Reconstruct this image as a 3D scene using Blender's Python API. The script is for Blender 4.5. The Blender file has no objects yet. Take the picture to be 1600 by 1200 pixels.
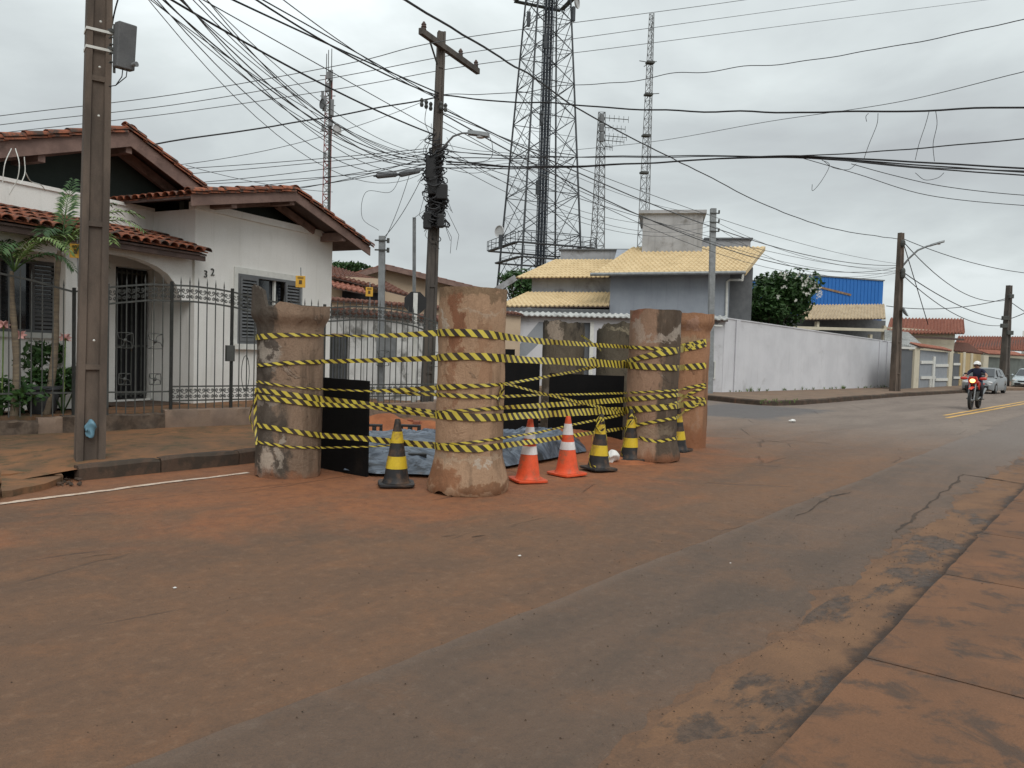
import bpy, math, random
from math import sin, cos, pi, radians, sqrt, atan2
from mathutils import Vector, Matrix, noise
random.seed(7)
SC = bpy.context.scene
COL = SC.collection
# ------------------------------------------------------------------ camera
CH = 1.55
PITCH, ROLL, FPX = math.atan(50/1200), math.atan(0.03), 1200.0
_f = Vector((0, cos(PITCH), -sin(PITCH))); _r0 = Vector((1, 0, 0)); _u0 = Vector((0, sin(PITCH), cos(PITCH)))
_r = _r0*cos(ROLL)+_u0*sin(ROLL); _u = _u0*cos(ROLL)-_r0*sin(ROLL)
cd = bpy.data.cameras.new('camera'); cam = bpy.data.objects.new('camera', cd); COL.objects.link(cam)
cd.sensor_width = 36; cd.lens = 27.0; cd.clip_start = 0.05; cd.clip_end = 4000
m = Matrix((( _r.x, _u.x, -_f.x, 0), (_r.y, _u.y, -_f.y, 0), (_r.z, _u.z, -_f.z, CH), (0, 0, 0, 1)))
cam.matrix_world = m
SC.camera = cam
# ------------------------------------------------------------------ sky and sun
W = bpy.data.worlds.new('World'); SC.world = W; W.use_nodes = True
nt = W.node_tree; nt.nodes.clear()
def wn(t, **k):
    n = nt.nodes.new(t)
    for a, b in k.items(): setattr(n, a, b)
    return n
SUN_EL, SUN_AZ = radians(48), radians(160)      # azimuth clockwise from +Y: behind the camera, a bit right
sky = wn('ShaderNodeTexSky', sky_type='NISHITA', sun_disc=False, sun_elevation=SUN_EL, sun_rotation=SUN_AZ, air_density=1.2, dust_density=3.0)
tc = wn('ShaderNodeTexCoord'); sep = wn('ShaderNodeSeparateXYZ'); nt.links.new(tc.outputs['Generated'], sep.inputs[0])
def wm(op, a, b=None, c=None, clamp=False):
    n = wn('ShaderNodeMath', operation=op, use_clamp=clamp)
    for i, v in enumerate((a, b, c)):
        if v is None: continue
        if isinstance(v, (int, float)): n.inputs[i].default_value = v
        else: nt.links.new(v, n.inputs[i])
    return n.outputs[0]
zz = wm('ADD', wm('MAXIMUM', sep.outputs[2], 0.0), 0.22)
cmb = wn('ShaderNodeCombineXYZ')
nt.links.new(wm('DIVIDE', sep.outputs[0], zz), cmb.inputs[0]); nt.links.new(wm('DIVIDE', sep.outputs[1], zz), cmb.inputs[1])
cmb.inputs[2].default_value = 3.7
n1 = wn('ShaderNodeTexNoise'); n1.inputs['Scale'].default_value = 0.85; n1.inputs['Detail'].default_value = 7; n1.inputs['Roughness'].default_value = .52; n1.inputs['Distortion'].default_value = .35
nt.links.new(cmb.outputs[0], n1.inputs['Vector'])
rmp = wn('ShaderNodeValToRGB'); e = rmp.color_ramp.elements
e[0].position = .35; e[0].color = (.40, .425, .44, 1); e[1].position = .655; e[1].color = (.76, .815, .825, 1)
k = rmp.color_ramp.elements.new(.47); k.color = (.49, .53, .54, 1)
k = rmp.color_ramp.elements.new(.57); k.color = (.61, .66, .665, 1)
nt.links.new(n1.outputs[0], rmp.inputs[0])
# low sky is a little brighter, as under a thin overcast
hz = wm('SUBTRACT', 1.0, wm('MULTIPLY', wm('MAXIMUM', sep.outputs[2], 0.0), 3.6, clamp=True))
mxh = wn('ShaderNodeMix', data_type='RGBA'); nt.links.new(wm('MULTIPLY', hz, .42), mxh.inputs[0]); nt.links.new(rmp.outputs[0], mxh.inputs[6]); mxh.inputs[7].default_value = (.72, .785, .795, 1)
zen = wm('ADD', 1.0, wm('MULTIPLY', wm('MAXIMUM', sep.outputs[2], 0.0), 1.0))
sc_ = wn('ShaderNodeVectorMath', operation='SCALE'); nt.links.new(mxh.outputs[2], sc_.inputs[0]); nt.links.new(zen, sc_.inputs['Scale'])
b1 = wn('ShaderNodeBackground'); nt.links.new(sky.outputs[0], b1.inputs[0]); b1.inputs[1].default_value = .05
b2 = wn('ShaderNodeBackground'); nt.links.new(sc_.outputs[0], b2.inputs[0]); b2.inputs[1].default_value = 1.0
ms = wn('ShaderNodeMixShader'); ms.inputs[0].default_value = .93
nt.links.new(b1.outputs[0], ms.inputs[1]); nt.links.new(b2.outputs[0], ms.inputs[2])
wo = wn('ShaderNodeOutputWorld'); nt.links.new(ms.outputs[0], wo.inputs[0])
sl = bpy.data.lights.new('sun', 'SUN'); sl.energy = 1.5; sl.angle = radians(40); sl.color = (1, .97, .93)
so = bpy.data.objects.new('sun', sl); COL.objects.link(so)
so.rotation_euler = Vector((-sin(SUN_AZ)*cos(SUN_EL), -cos(SUN_AZ)*cos(SUN_EL), -sin(SUN_EL))).to_track_quat('-Z', 'Y').to_euler()
SC.view_settings.view_transform = 'Standard'; SC.view_settings.look = 'None'; SC.view_settings.exposure = 0.0; SC.view_settings.gamma = 1
SC.view_settings.use_curve_mapping = False
SC.cycles.max_bounces = 6
# ------------------------------------------------------------------ measuring helpers: from the survey of the photograph to metres
def ray(u, v): return (_f*FPX+_r*(u-800)-_u*(v-600))
def G(u, v, z=0.0):
    d = ray(u, v); k = (z-CH)/d.z
    return Vector((d.x*k, d.y*k, z))
def P(u, v, D):
    d = ray(u, v); k = D/d.y
    return Vector((d.x*k, D, CH+d.z*k))
class Fr:                                    # a vertical frame: x along the facade, y away from the viewer's side, z up
    def __init__(s, p, th):
        s.p = Vector((p[0], p[1], 0)); s.rz = radians(90-th); s.d = Vector((cos(s.rz), sin(s.rz), 0)); s.b = Vector((-sin(s.rz), cos(s.rz), 0))
    def w(s, x, y, z=0): return s.p+s.d*x+s.b*y+Vector((0, 0, z))
    def l(s, q): q = Vector(q)-s.p; return Vector((q.dot(s.d), q.dot(s.b), q.z))
    def uv(s, u, v, y=0.0):                  # where the sight line meets the plane y
        d = ray(u, v); o = Vector((0, 0, CH))-s.p
        k = (y-o.dot(s.b))/d.dot(s.b); q = o+d*k
        return q.dot(s.d), q.z
def th_of(a, b): return math.degrees(atan2(b.x-a.x, b.y-a.y))
STREET = Fr((0, 0), 39)
# ------------------------------------------------------------------ mesh builder
class MB:
    def __init__(s): s.v = []; s.f = []; s.uv = None
    def add(s, vs, fs):
        n = len(s.v); s.v += [tuple(q) for q in vs]; s.f += [tuple(i+n for i in f) for f in fs]; return s
    def box(s, x0, x1, y0, y1, z0, z1, R=None):
        vs = [Vector((x, y, z)) for z in (z0, z1) for y in (y0, y1) for x in (x0, x1)]
        if R is not None: vs = [R @ q for q in vs]
        return s.add(vs, [(0, 2, 3, 1), (4, 5, 7, 6), (0, 1, 5, 4), (2, 6, 7, 3), (0, 4, 6, 2), (1, 3, 7, 5)])
    def bar(s, a, b, w, h=None, up=(0, 0, 1)):
        a, b = Vector(a), Vector(b); h = h or w; d = (b-a).normalized(); up = Vector(up)
        if abs(d.dot(up)) > .98: up = Vector((1, 0, 0))
        r = d.cross(up).normalized(); t = r.cross(d)
        vs = [p+r*i*w/2+t*j*h/2 for p in (a, b) for i, j in ((-1, -1), (1, -1), (1, 1), (-1, 1))]
        return s.add(vs, [(0, 1, 2, 3), (7, 6, 5, 4), (0, 4, 5, 1), (1, 5, 6, 2), (2, 6, 7, 3), (3, 7, 4, 0)])
    def tube(s, pts, r, n=6, cap=True):
        pts = [Vector(p) for p in pts]; m_ = len(pts); rr = r if isinstance(r, (list, tuple)) else [r]*m_
        prev = None; vs = []; fs = []
        for i, p in enumerate(pts):
            d = (pts[min(i+1, m_-1)]-pts[max(i-1, 0)])
            d = d.normalized() if d.length > 1e-9 else Vector((0, 0, 1))
            if prev is None: prev = Vector((0, 0, 1)) if abs(d.z) < .9 else Vector((1, 0, 0))
            a = (prev-d*prev.dot(d)).normalized(); prev = a; b = d.cross(a)
            vs += [p+(a*cos(2*pi*k/n)+b*sin(2*pi*k/n))*rr[i] for k in range(n)]
        for i in range(m_-1):
            for k in range(n):
                k2 = (k+1) % n; fs.append((i*n+k, i*n+k2, (i+1)*n+k2, (i+1)*n+k))
        if cap: fs.append(tuple(range(n-1, -1, -1))); fs.append(tuple((m_-1)*n+k for k in range(n)))
        return s.add(vs, fs)
    def lathe(s, prof, n=24, c=(0, 0, 0), M=None, closed=False):
        vs = []; fs = []; L = len(prof)
        for (r, z) in prof: vs += [Vector((c[0]+r*cos(2*pi*k/n), c[1]+r*sin(2*pi*k/n), c[2]+z)) for k in range(n)]
        if M is not None: vs = [M @ q for q in vs]
        for i in range(L if closed else L-1):
            j = (i+1) % L
            for k in range(n):
                k2 = (k+1) % n; fs.append((i*n+k, i*n+k2, j*n+k2, j*n+k))
        if not closed: fs.append(tuple(range(n-1, -1, -1))); fs.append(tuple((L-1)*n+k for k in range(n)))
        return s.add(vs, fs)
    def prism(s, poly, a, b, ax='y'):            # polygon in the plane across ax, from a to b
        def q(p, h): return {'y': (p[0], h, p[1]), 'z': (p[0], p[1], h), 'x': (h, p[0], p[1])}[ax]
        n = len(poly); vs = [q(p, a) for p in poly]+[q(p, b) for p in poly]
        return s.add(vs, [tuple(range(n)), tuple(range(2*n-1, n-1, -1))]+[(i, i+n, (i+1) % n+n, (i+1) % n) for i in range(n)])
    def slab(s, pts, th, n=None):                # any planar polygon given thickness
        pts = [Vector(p) for p in pts]
        if n is None: n = (pts[1]-pts[0]).cross(pts[2]-pts[0]).normalized()
        k = len(pts); vs = pts+[p-n*th for p in pts]
        return s.add(vs, [tuple(range(k)), tuple(range(2*k-1, k-1, -1))]+[(i, i+k, (i+1) % k+k, (i+1) % k) for i in range(k)])
    def sphere(s, c, r, n=12, m_=8, sq=(1, 1, 1)):
        vs = []; fs = []
        for i in range(m_+1):
            a = pi*i/m_
            for k in range(n): vs.append((c[0]+r*sq[0]*sin(a)*cos(2*pi*k/n), c[1]+r*sq[1]*sin(a)*sin(2*pi*k/n), c[2]-r*sq[2]*cos(a)))
        for i in range(m_):
            for k in range(n):
                k2 = (k+1) % n; fs.append((i*n+k, i*n+k2, (i+1)*n+k2, (i+1)*n+k))
        return s.add(vs, fs)
    def xf(s, M): s.v = [tuple(M @ Vector(q)) for q in s.v]; return s
    def wob(s, amp, sc=3.0):
        s.v = [tuple(Vector(q)+noise.noise_vector(Vector(q)*sc)*amp) for q in s.v]; return s
    def mesh(s, name, mat, smooth=False):
        me = bpy.data.meshes.new(name); me.from_pydata(s.v, [], s.f)
        if s.uv:
            l = me.uv_layers.new(name='UVMap')
            for p in me.polygons:
                for li in p.loop_indices: l.data[li].uv = s.uv[me.loops[li].vertex_index]
        if mat: me.materials.append(mat)
        if smooth:
            me.polygons.foreach_set('use_smooth', [True]*len(me.polygons))
            if smooth != 'all': me.set_sharp_from_angle(angle=radians(40))
        me.update(); return me
    def build(s, name, mat, parent=None, loc=None, rz=0, smooth=False, bevel=0):
        o = bpy.data.objects.new(name, s.mesh(name, mat, smooth)); COL.objects.link(o)
        if parent: o.parent = parent
        if loc is not None: o.location = loc
        o.rotation_euler.z = rz
        if bevel:
            b = o.modifiers.new('bevel', 'BEVEL'); b.width = bevel; b.segments = 2; b.limit_method = 'ANGLE'
        return o
def tag(o, label=None, cat=None, group=None, kind=None):
    for k_, v_ in (('label', label), ('category', cat), ('group', group), ('kind', kind)):
        if v_: o[k_] = v_
    return o
def thing(name, label, cat, loc=(0, 0, 0), rz=0, group=None):
    o = bpy.data.objects.new(name, None); COL.objects.link(o); o.location = loc; o.rotation_euler.z = rz; o.empty_display_size = .1
    return tag(o, label, cat, group)
def inst(name, me, parent=None, M=None):
    o = bpy.data.objects.new(name, me); COL.objects.link(o)
    if parent: o.parent = parent
    if M is not None: o.matrix_local = M
    return o
def copy_tree(o, parent=None):
    c = o.copy(); COL.objects.link(c)
    if parent: c.parent = parent
    for ch in [x for x in o.children]: copy_tree(ch, c)
    return c
def T(x, y, z): return Matrix.Translation((x, y, z))
def R(a, ax): return Matrix.Rotation(a, 4, ax)
# ------------------------------------------------------------------ materials
class Nd:
    def __init__(s, name):
        s.m = bpy.data.materials.new(name); s.m.use_nodes = True; s.t = s.m.node_tree; s.t.nodes.clear()
        s.o = s.n('ShaderNodeOutputMaterial'); s.b = s.n('ShaderNodeBsdfPrincipled'); s.t.links.new(s.b.outputs[0], s.o.inputs[0])
        s.co = s.n('ShaderNodeTexCoord')
    def n(s, t, **k):
        x = s.t.nodes.new(t)
        for a, b in k.items(): setattr(x, a, b)
        return x
    def put(s, v, i):
        if isinstance(v, bpy.types.NodeSocket): s.t.links.new(v, i)
        elif isinstance(v, (tuple, list)) and len(v) == 3 and i.type == 'RGBA': i.default_value = (*v, 1)
        else: i.default_value = v
    def math(s, op, a, b=None, c=None, clamp=False):
        x = s.n('ShaderNodeMath', operation=op, use_clamp=clamp)
        for i, v in enumerate((a, b, c)):
            if v is not None: s.put(v, x.inputs[i])
        return x.outputs[0]
    def map(s, src, sc=(1, 1, 1), loc=(0, 0, 0), rot=(0, 0, 0)):
        x = s.n('ShaderNodeMapping'); s.put(src, x.inputs[0]); x.inputs['Scale'].default_value = sc; x.inputs['Location'].default_value = loc; x.inputs['Rotation'].default_value = rot
        return x.outputs[0]
    def noise(s, vec, scale, det=5, rough=.55, dist=0):
        x = s.n('ShaderNodeTexNoise'); s.put(vec, x.inputs['Vector']); x.inputs['Scale'].default_value = scale
        x.inputs['Detail'].default_value = det; x.inputs['Roughness'].default_value = rough; x.inputs['Distortion'].default_value = dist
        return x.outputs[0]
    def vor(s, vec, scale, feat='F1', out=0):
        x = s.n('ShaderNodeTexVoronoi', feature=feat); s.put(vec, x.inputs['Vector']); x.inputs['Scale'].default_value = scale
        return x.outputs[out]
    def step(s, v, a, b):                       # smooth 0..1 between a and b
        x = s.n('ShaderNodeMapRange', interpolation_type='SMOOTHSTEP'); s.put(v, x.inputs[0]); x.inputs[1].default_value = a; x.inputs[2].default_value = b
        return x.outputs[0]
    def mix(s, f, a, b):
        x = s.n('ShaderNodeMix', data_type='RGBA'); s.put(f, x.inputs[0]); s.put(a, x.inputs[6]); s.put(b, x.inputs[7]); return x.outputs[2]
    def xyz(s, v): x = s.n('ShaderNodeSeparateXYZ'); s.put(v, x.inputs[0]); return x.outputs
    def bump(s, h, st=.3, d=.02):
        x = s.n('ShaderNodeBump'); s.put(h, x.inputs['Height']); x.inputs['Strength'].default_value = st; x.inputs['Distance'].default_value = d
        s.put(x.outputs[0], s.b.inputs['Normal'])
    def fin(s, col, rough=.8, metal=0, spec=None):
        s.put(col, s.b.inputs['Base Color']); s.put(rough, s.b.inputs['Roughness']); s.b.inputs['Metallic'].default_value = metal
        if spec is not None: s.b.inputs['Specular IOR Level'].default_value = spec
        return s.m
def std(name, c1, c2=None, sc=2.5, rough=.85, bump=.25, bs=60, dirt=None, ds=1.2, da=(.5, .7), st=(1, 1, 1), metal=0, rnd=0, spec=.3, streak=None):
    k = Nd(name); oc = k.co.outputs['Object']
    if rnd:
        oi = k.n('ShaderNodeObjectInfo'); va = k.n('ShaderNodeVectorMath', operation='ADD'); k.put(oc, va.inputs[0])
        mu = k.math('MULTIPLY', oi.outputs['Random'], 37.0); k.put(mu, va.inputs[1]); oc = va.outputs[0]
    v = k.map(oc, st)
    c2 = c2 or tuple(x*.75 for x in c1)
    col = k.mix(k.step(k.noise(v, sc, 6, .6), .35, .65), c1, c2)
    if rnd:
        col = k.mix(k.math('MULTIPLY', oi.outputs['Random'], rnd), col, tuple(x*.35 for x in c2))
    if dirt:
        col = k.mix(k.step(k.noise(v, ds, 7, .65, .3), *da), col, dirt)
    if streak:                                   # vertical run marks from rain
        sv = k.map(oc, (3.5, 3.5, .22)); col = k.mix(k.math('MULTIPLY', k.step(k.noise(sv, 2.2, 5, .6), .52, .78), streak[1]), col, streak[0])
    fine = k.noise(oc, bs, 4, .6)
    col = k.mix(k.math('MULTIPLY', k.step(fine, .3, .7), .22), col, tuple(x*.6 for x in c2))
    k.bump(fine, bump, .01)
    ro = k.math('ADD', rough-.06, k.math('MULTIPLY', fine, .12))
    return k.fin(col, ro, metal, spec)
def flat(name, c, rough=.5, metal=0, spec=.4, var=.15):
    k = Nd(name); oc = k.co.outputs['Object']
    f = k.noise(oc, 9, 4, .6)
    k.bump(k.noise(oc, 70, 3), .06, .004)
    return k.fin(k.mix(k.math('MULTIPLY', k.step(f, .35, .75), 1.0), c, tuple(x*(1-var) for x in c)), rough, metal, spec)
MT = dict(
    pole=std('concrete_weathered', (.158, .122, .097), (.085, .068, .056), 3, .92, .5, 90, dirt=(.05, .045, .04), ds=2.5, da=(.58, .75), st=(1, 1, .3)),
    pole_dk=std('concrete_dark', (.13, .112, .098), (.072, .064, .058), 3, .92, .5, 90, dirt=(.04, .035, .032), ds=2.5, da=(.55, .75), st=(1, 1, .3)),
    white=std('white_render', (.84, .83, .795), (.78, .765, .725), 1.3, .9, .2, 50, dirt=(.46, .44, .38), ds=.7, da=(.64, .85), streak=((.45, .43, .38), .25)),
    white_st=std('stained_white_render', (.72, .72, .70), (.60, .595, .575), 1.3, .9, .3, 50, dirt=(.16, .155, .14), ds=1.4, da=(.5, .66), streak=((.10, .10, .09), .8)),
    longwall=std('pale_grey_render', (.63, .63, .655), (.565, .565, .59), .8, .9, .3, 40, dirt=(.30, .29, .285), ds=.9, da=(.58, .85), streak=((.40, .395, .39), .35)),
    grey=std('grey_render', (.35, .375, .415), (.30, .325, .365), 1.2, .9, .2, 40, dirt=(.19, .19, .2), ds=.8, da=(.6, .85), streak=((.17, .175, .185), .35)),
    greylt=std('light_grey_render', (.44, .44, .45), (.34, .34, .345), 1.2, .9, .2, 40, dirt=(.2, .19, .18), ds=1.0, da=(.5, .7), streak=((.19, .185, .18), .5)),
    beige=std('beige_render', (.55, .43, .31), (.48, .37, .27), 1.2, .9, .2, 40, dirt=(.34, .27, .2), ds=.9, da=(.6, .85)),
    cream=std('cream_render', (.62, .57, .45), (.54, .49, .38), 1.2, .9, .2, 40, dirt=(.34, .30, .23), ds=.9, da=(.6, .85)),
    yellowwall=std('ochre_render', (.52, .40, .22), (.45, .34, .18), 1.2, .9, .2, 40, dirt=(.3, .23, .14), ds=.9, da=(.6, .85)),
    greenwall=std('green_grey_render', (.16, .18, .165), (.12, .135, .125), 1.2, .9, .2, 40),
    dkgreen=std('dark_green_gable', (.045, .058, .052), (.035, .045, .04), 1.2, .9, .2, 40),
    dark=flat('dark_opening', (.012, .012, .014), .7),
    tile=std('clay_tile', (.42, .14, .07), (.25, .085, .048), 7, .85, .4, 60, dirt=(.06, .048, .04), ds=6, da=(.45, .6), rnd=.6),
    tile_old=std('old_clay_tile', (.22, .095, .065), (.15, .07, .05), 5, .88, .4, 60, dirt=(.06, .05, .045), ds=3, da=(.5, .7), rnd=.3),
    tile_red=std('red_clay_tile', (.36, .15, .10), (.26, .105, .075), 3, .88, .4, 60, dirt=(.15, .06, .045), ds=2, da=(.55, .75)),
    tile_yel=std('straw_yellow_tile', (.66, .51, .30), (.58, .44, .25), 1.6, .85, .3, 60, dirt=(.34, .245, .12), ds=.9, da=(.56, .78)),
    tin=std('beige_sheet_metal', (.48, .38, .25), (.38, .29, .19), 1.5, .7, .2, 60, dirt=(.22, .16, .11), ds=1.3, da=(.55, .8)),
    fascia=std('faded_wood', (.25, .165, .138), (.18, .118, .10), 4, .85, .4, 60, st=(1, 1, 1), dirt=(.09, .06, .05), ds=3, da=(.55, .75)),
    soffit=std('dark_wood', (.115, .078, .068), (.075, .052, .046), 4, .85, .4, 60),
    iron=std('painted_iron', (.085, .088, .082), (.06, .062, .058), 8, .6, .3, 80, dirt=(.10, .055, .03), ds=12, da=(.6, .75)),
    steel=std('galvanised_steel', (.30, .315, .32), (.22, .23, .235), 5, .55, .2, 80, metal=.3),
    lattice=std('weathered_lattice_steel', (.075, .082, .09), (.055, .06, .065), 3, .6, .1, 60, metal=.3),
    lattice_dk=std('dark_cable_run', (.022, .03, .042), (.015, .02, .028), 3, .6, .1, 60),
    mast=std('pale_mast_steel', (.22, .225, .23), (.16, .165, .17), 3, .6, .1, 60, metal=.2),
    mast_red=flat('mast_red', (.28, .06, .05), .7),
    mast_white=flat('mast_white', (.5, .5, .5), .7),
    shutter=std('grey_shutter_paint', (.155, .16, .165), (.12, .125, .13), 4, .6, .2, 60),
    black=std('black_board', (.009, .0085, .0085), (.006, .006, .0065), 3, .8, .2, 50, dirt=(.02, .015, .012), ds=2, da=(.58, .8), spec=.15),
    rubber=flat('black_plastic', (.018, .018, .019), .55),
    cable=flat('black_cable', (.02, .02, .022), .6),
    cable_g=flat('grey_cable', (.09, .095, .10), .6),
    closure=flat('grey_closure', (.12, .125, .13), .6),
    orange=std('orange_cone_plastic', (.78, .105, .035), (.62, .085, .03), 5, .5, .15, 50, dirt=(.36, .12, .06), ds=7, da=(.48, .68)),
    refl=std('white_reflective_band', (.74, .72, .72), (.62, .58, .57), 6, .45, .1, 50, dirt=(.42, .33, .29), ds=5, da=(.58, .8)),
    coneblack=std('black_cone_plastic', (.022, .022, .024), (.03, .027, .026), 5, .55, .15, 50, dirt=(.13, .075, .045), ds=6, da=(.46, .7)),
    coneyel=std('yellow_cone_band', (.66, .47, .03), (.55, .38, .03), 5, .5, .1, 50, dirt=(.28, .17, .05), ds=6, da=(.48, .7)),
    yelsign=std('yellow_sign_plate', (.72, .41, .05), (.62, .35, .05), 5, .5, .1, 50),
    signdark=flat('sign_print', (.10, .06, .02), .6),
    glass=flat('window_glass', (.02, .024, .03), .08, spec=.8),
    blue=std('blue_sheet_metal', (.03, .165, .50), (.027, .15, .46), 1.0, .5, .1, 40),
    tan_mottle=std('mottled_tan', (.32, .22, .13), (.2, .12, .07), 3, .7, .3, 40),
    leaf=std('green_leaf', (.055, .115, .030), (.025, .065, .018), 6, .5, .1, 60, rnd=.3),
    leaf2=std('yellow_green_leaf', (.17, .24, .07), (.09, .15, .04), 4, .5, .1, 60),
    bark=std('bark', (.16, .13, .10), (.10, .08, .065), 8, .9, .5, 40, st=(1, 1, .4)),
    palmbark=std('palm_bark', (.24, .19, .13), (.15, .12, .09), 12, .9, .5, 40, st=(.3, .3, 2)),
    pink=flat('pink_petal', (.62, .34, .31), .5), wflower=flat('white_petal', (.75, .75, .68), .5),
    bag=flat('light_blue_plastic', (.12, .24, .31), .4), wbag=flat('white_plastic', (.72, .71, .68), .4),
    skin=flat('skin', (.40, .22, .15), .6), navy=flat('navy_cloth', (.018, .022, .05), .9), jean=flat('dark_trousers', (.035, .037, .045), .9),
    helmet=flat('white_helmet', (.72, .70, .68), .3), visor=flat('helmet_lining', (.10, .07, .06), .5),
    red=flat('red_bike_plastic', (.55, .045, .03), .35), tyre=flat('tyre_rubber', (.02, .019, .018), .85),
    silver=flat('silver_car_paint', (.26, .27, .275), .3, .5), white_car=flat('pale_car_paint', (.50, .56, .58), .3, .3), lamp=flat('headlamp_glass', (.6, .6, .6), .12),
    greygate=std('grey_gate_sheet', (.12, .128, .14), (.10, .108, .118), 2, .6, .1, 50),
    whitepaint=flat('white_paint_trim', (.66, .66, .62), .6),
    bandgrey=std('grey_painted_band', (.30, .32, .345), (.27, .29, .315), 2, .9, .1, 50),
    brick=std('red_brick', (.36, .13, .07), (.28, .10, .06), 6, .9, .4, 60, rnd=.3),
    asbestos=std('fibre_cement_sheet', (.50, .50, .48), (.36, .36, .35), 2, .9, .3, 50, dirt=(.2, .2, .18), ds=2, da=(.5, .7)),
    potgrey=std('grey_pot', (.075, .078, .085), (.055, .058, .062), 5, .7, .2, 60),
)
k = Nd('lit_headlight'); k.b.inputs['Emission Color'].default_value = (1, .62, .16, 1); k.b.inputs['Emission Strength'].default_value = 2.6; MT['lit'] = k.fin((.9, .7, .4), .3)
# ================================================================== GROUND
def road_mat():
    k = Nd('road_surface'); oc = k.co.outputs['Object']; x, y, z = k.xyz(oc)
    st = k.map(oc, (.22, 1, 1)); big = k.noise(st, 1.1, 7, .6, .4); med = k.noise(oc, 2.6, 7, .62, .5); fine = k.noise(oc, 95, 3, .7)
    wob = k.math('MULTIPLY', k.math('SUBTRACT', k.noise(oc, 1.6, 6, .6), .5), .5)
    col = k.mix(k.step(big, .34, .66), (.195, .106, .060), (.150, .088, .055))
    col = k.mix(k.math('MULTIPLY', k.step(med, .45, .75), .5), col, (.27, .130, .065))
    col = k.mix(k.math('MULTIPLY', k.step(k.noise(st, 3.1, 6, .65), .52, .8), .45), col, (.085, .062, .049))
    # farther along the street the surface is a greyer, paler old asphalt
    far = k.step(k.math('ADD', x, k.math('MULTIPLY', wob, 8)), 11, 22)
    col = k.mix(far, col, k.mix(k.step(big, .3, .7), (.25, .20, .165), (.19, .15, .125)))
    # soil tracked and spilled around the excavation
    dx = k.math('DIVIDE', k.math('SUBTRACT', x, 8.2), 6.2); dy = k.math('DIVIDE', k.math('SUBTRACT', y, 6.9), 2.9)
    d = k.math('SQRT', k.math('ADD', k.math('MULTIPLY', dx, dx), k.math('MULTIPLY', dy, dy)))
    ms = k.step(k.math('ADD', d, k.math('MULTIPLY', k.math('SUBTRACT', k.noise(oc, .9, 8, .65, .6), .5), 1.7)), 1.08, .50)
    soil = k.mix(k.step(k.noise(oc, 5, 6, .6), .35, .7), (.34, .132, .055), (.25, .10, .048))
    col = k.mix(k.math('MULTIPLY', ms, .88), col, soil)
    # washed soil along the left kerb
    mk = k.step(k.math('ADD', y, wob), 7.6, 9.0)
    mk = k.math('MULTIPLY', mk, k.step(x, 13, 8))
    col = k.mix(k.math('MULTIPLY', mk, .7), col, soil)
    # crossing street: bluish newer asphalt patch
    px = k.math('ABSOLUTE', k.math('SUBTRACT', k.math('ADD', x, k.math('MULTIPLY', wob, 3)), 22.5)); py = k.math('ABSOLUTE', k.math('SUBTRACT', k.math('ADD', y, k.math('MULTIPLY', wob, 3)), 9.2))
    mp = k.math('MULTIPLY', k.step(px, 3.4, 2.6), k.step(py, 2.2, 1.4))
    col = k.mix(k.math('MULTIPLY', mp, .8), col, (.11, .11, .115))
    # shallow cracks
    ce = k.vor(k.map(k.mix(.12, oc, k.n('ShaderNodeTexNoise').outputs[1]), (.33, .8, 1)), .9, 'DISTANCE_TO_EDGE')
    cr = k.math('MULTIPLY', k.step(ce, .012, .0), k.step(k.noise(oc, .6, 3), .5, .62))
    col = k.mix(k.math('MULTIPLY', cr, .3), col, (.07, .05, .04))
    mm = k.noise(oc, 13, 6, .75); col = k.mix(k.math('MULTIPLY', k.step(mm, .5, .68), .30), col, (.075, .052, .038)); col = k.mix(k.math('MULTIPLY', k.step(mm, .47, .34), .22), col, (.34, .21, .13))
    speck = k.step(k.noise(oc, 160, 2, .6), .68, .8)
    col = k.mix(k.math('MULTIPLY', speck, .35), col, (.34, .25, .2))
    col = k.mix(k.math('MULTIPLY', k.step(fine, .35, .7), .28), col, (.07, .05, .04))
    h = k.math('ADD', k.math('MULTIPLY', fine, .5), k.math('SUBTRACT', k.math('MULTIPLY', med, 2.2), k.math('MULTIPLY', cr, 3)))
    g2 = k.noise(oc, 34, 5, .75); k.bump(k.math('ADD', h, k.math('MULTIPLY', g2, 1.6)), .8, .014)
    return k.fin(col, k.math('ADD', .62, k.math('MULTIPLY', med, .35)), 0, .3)
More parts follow.
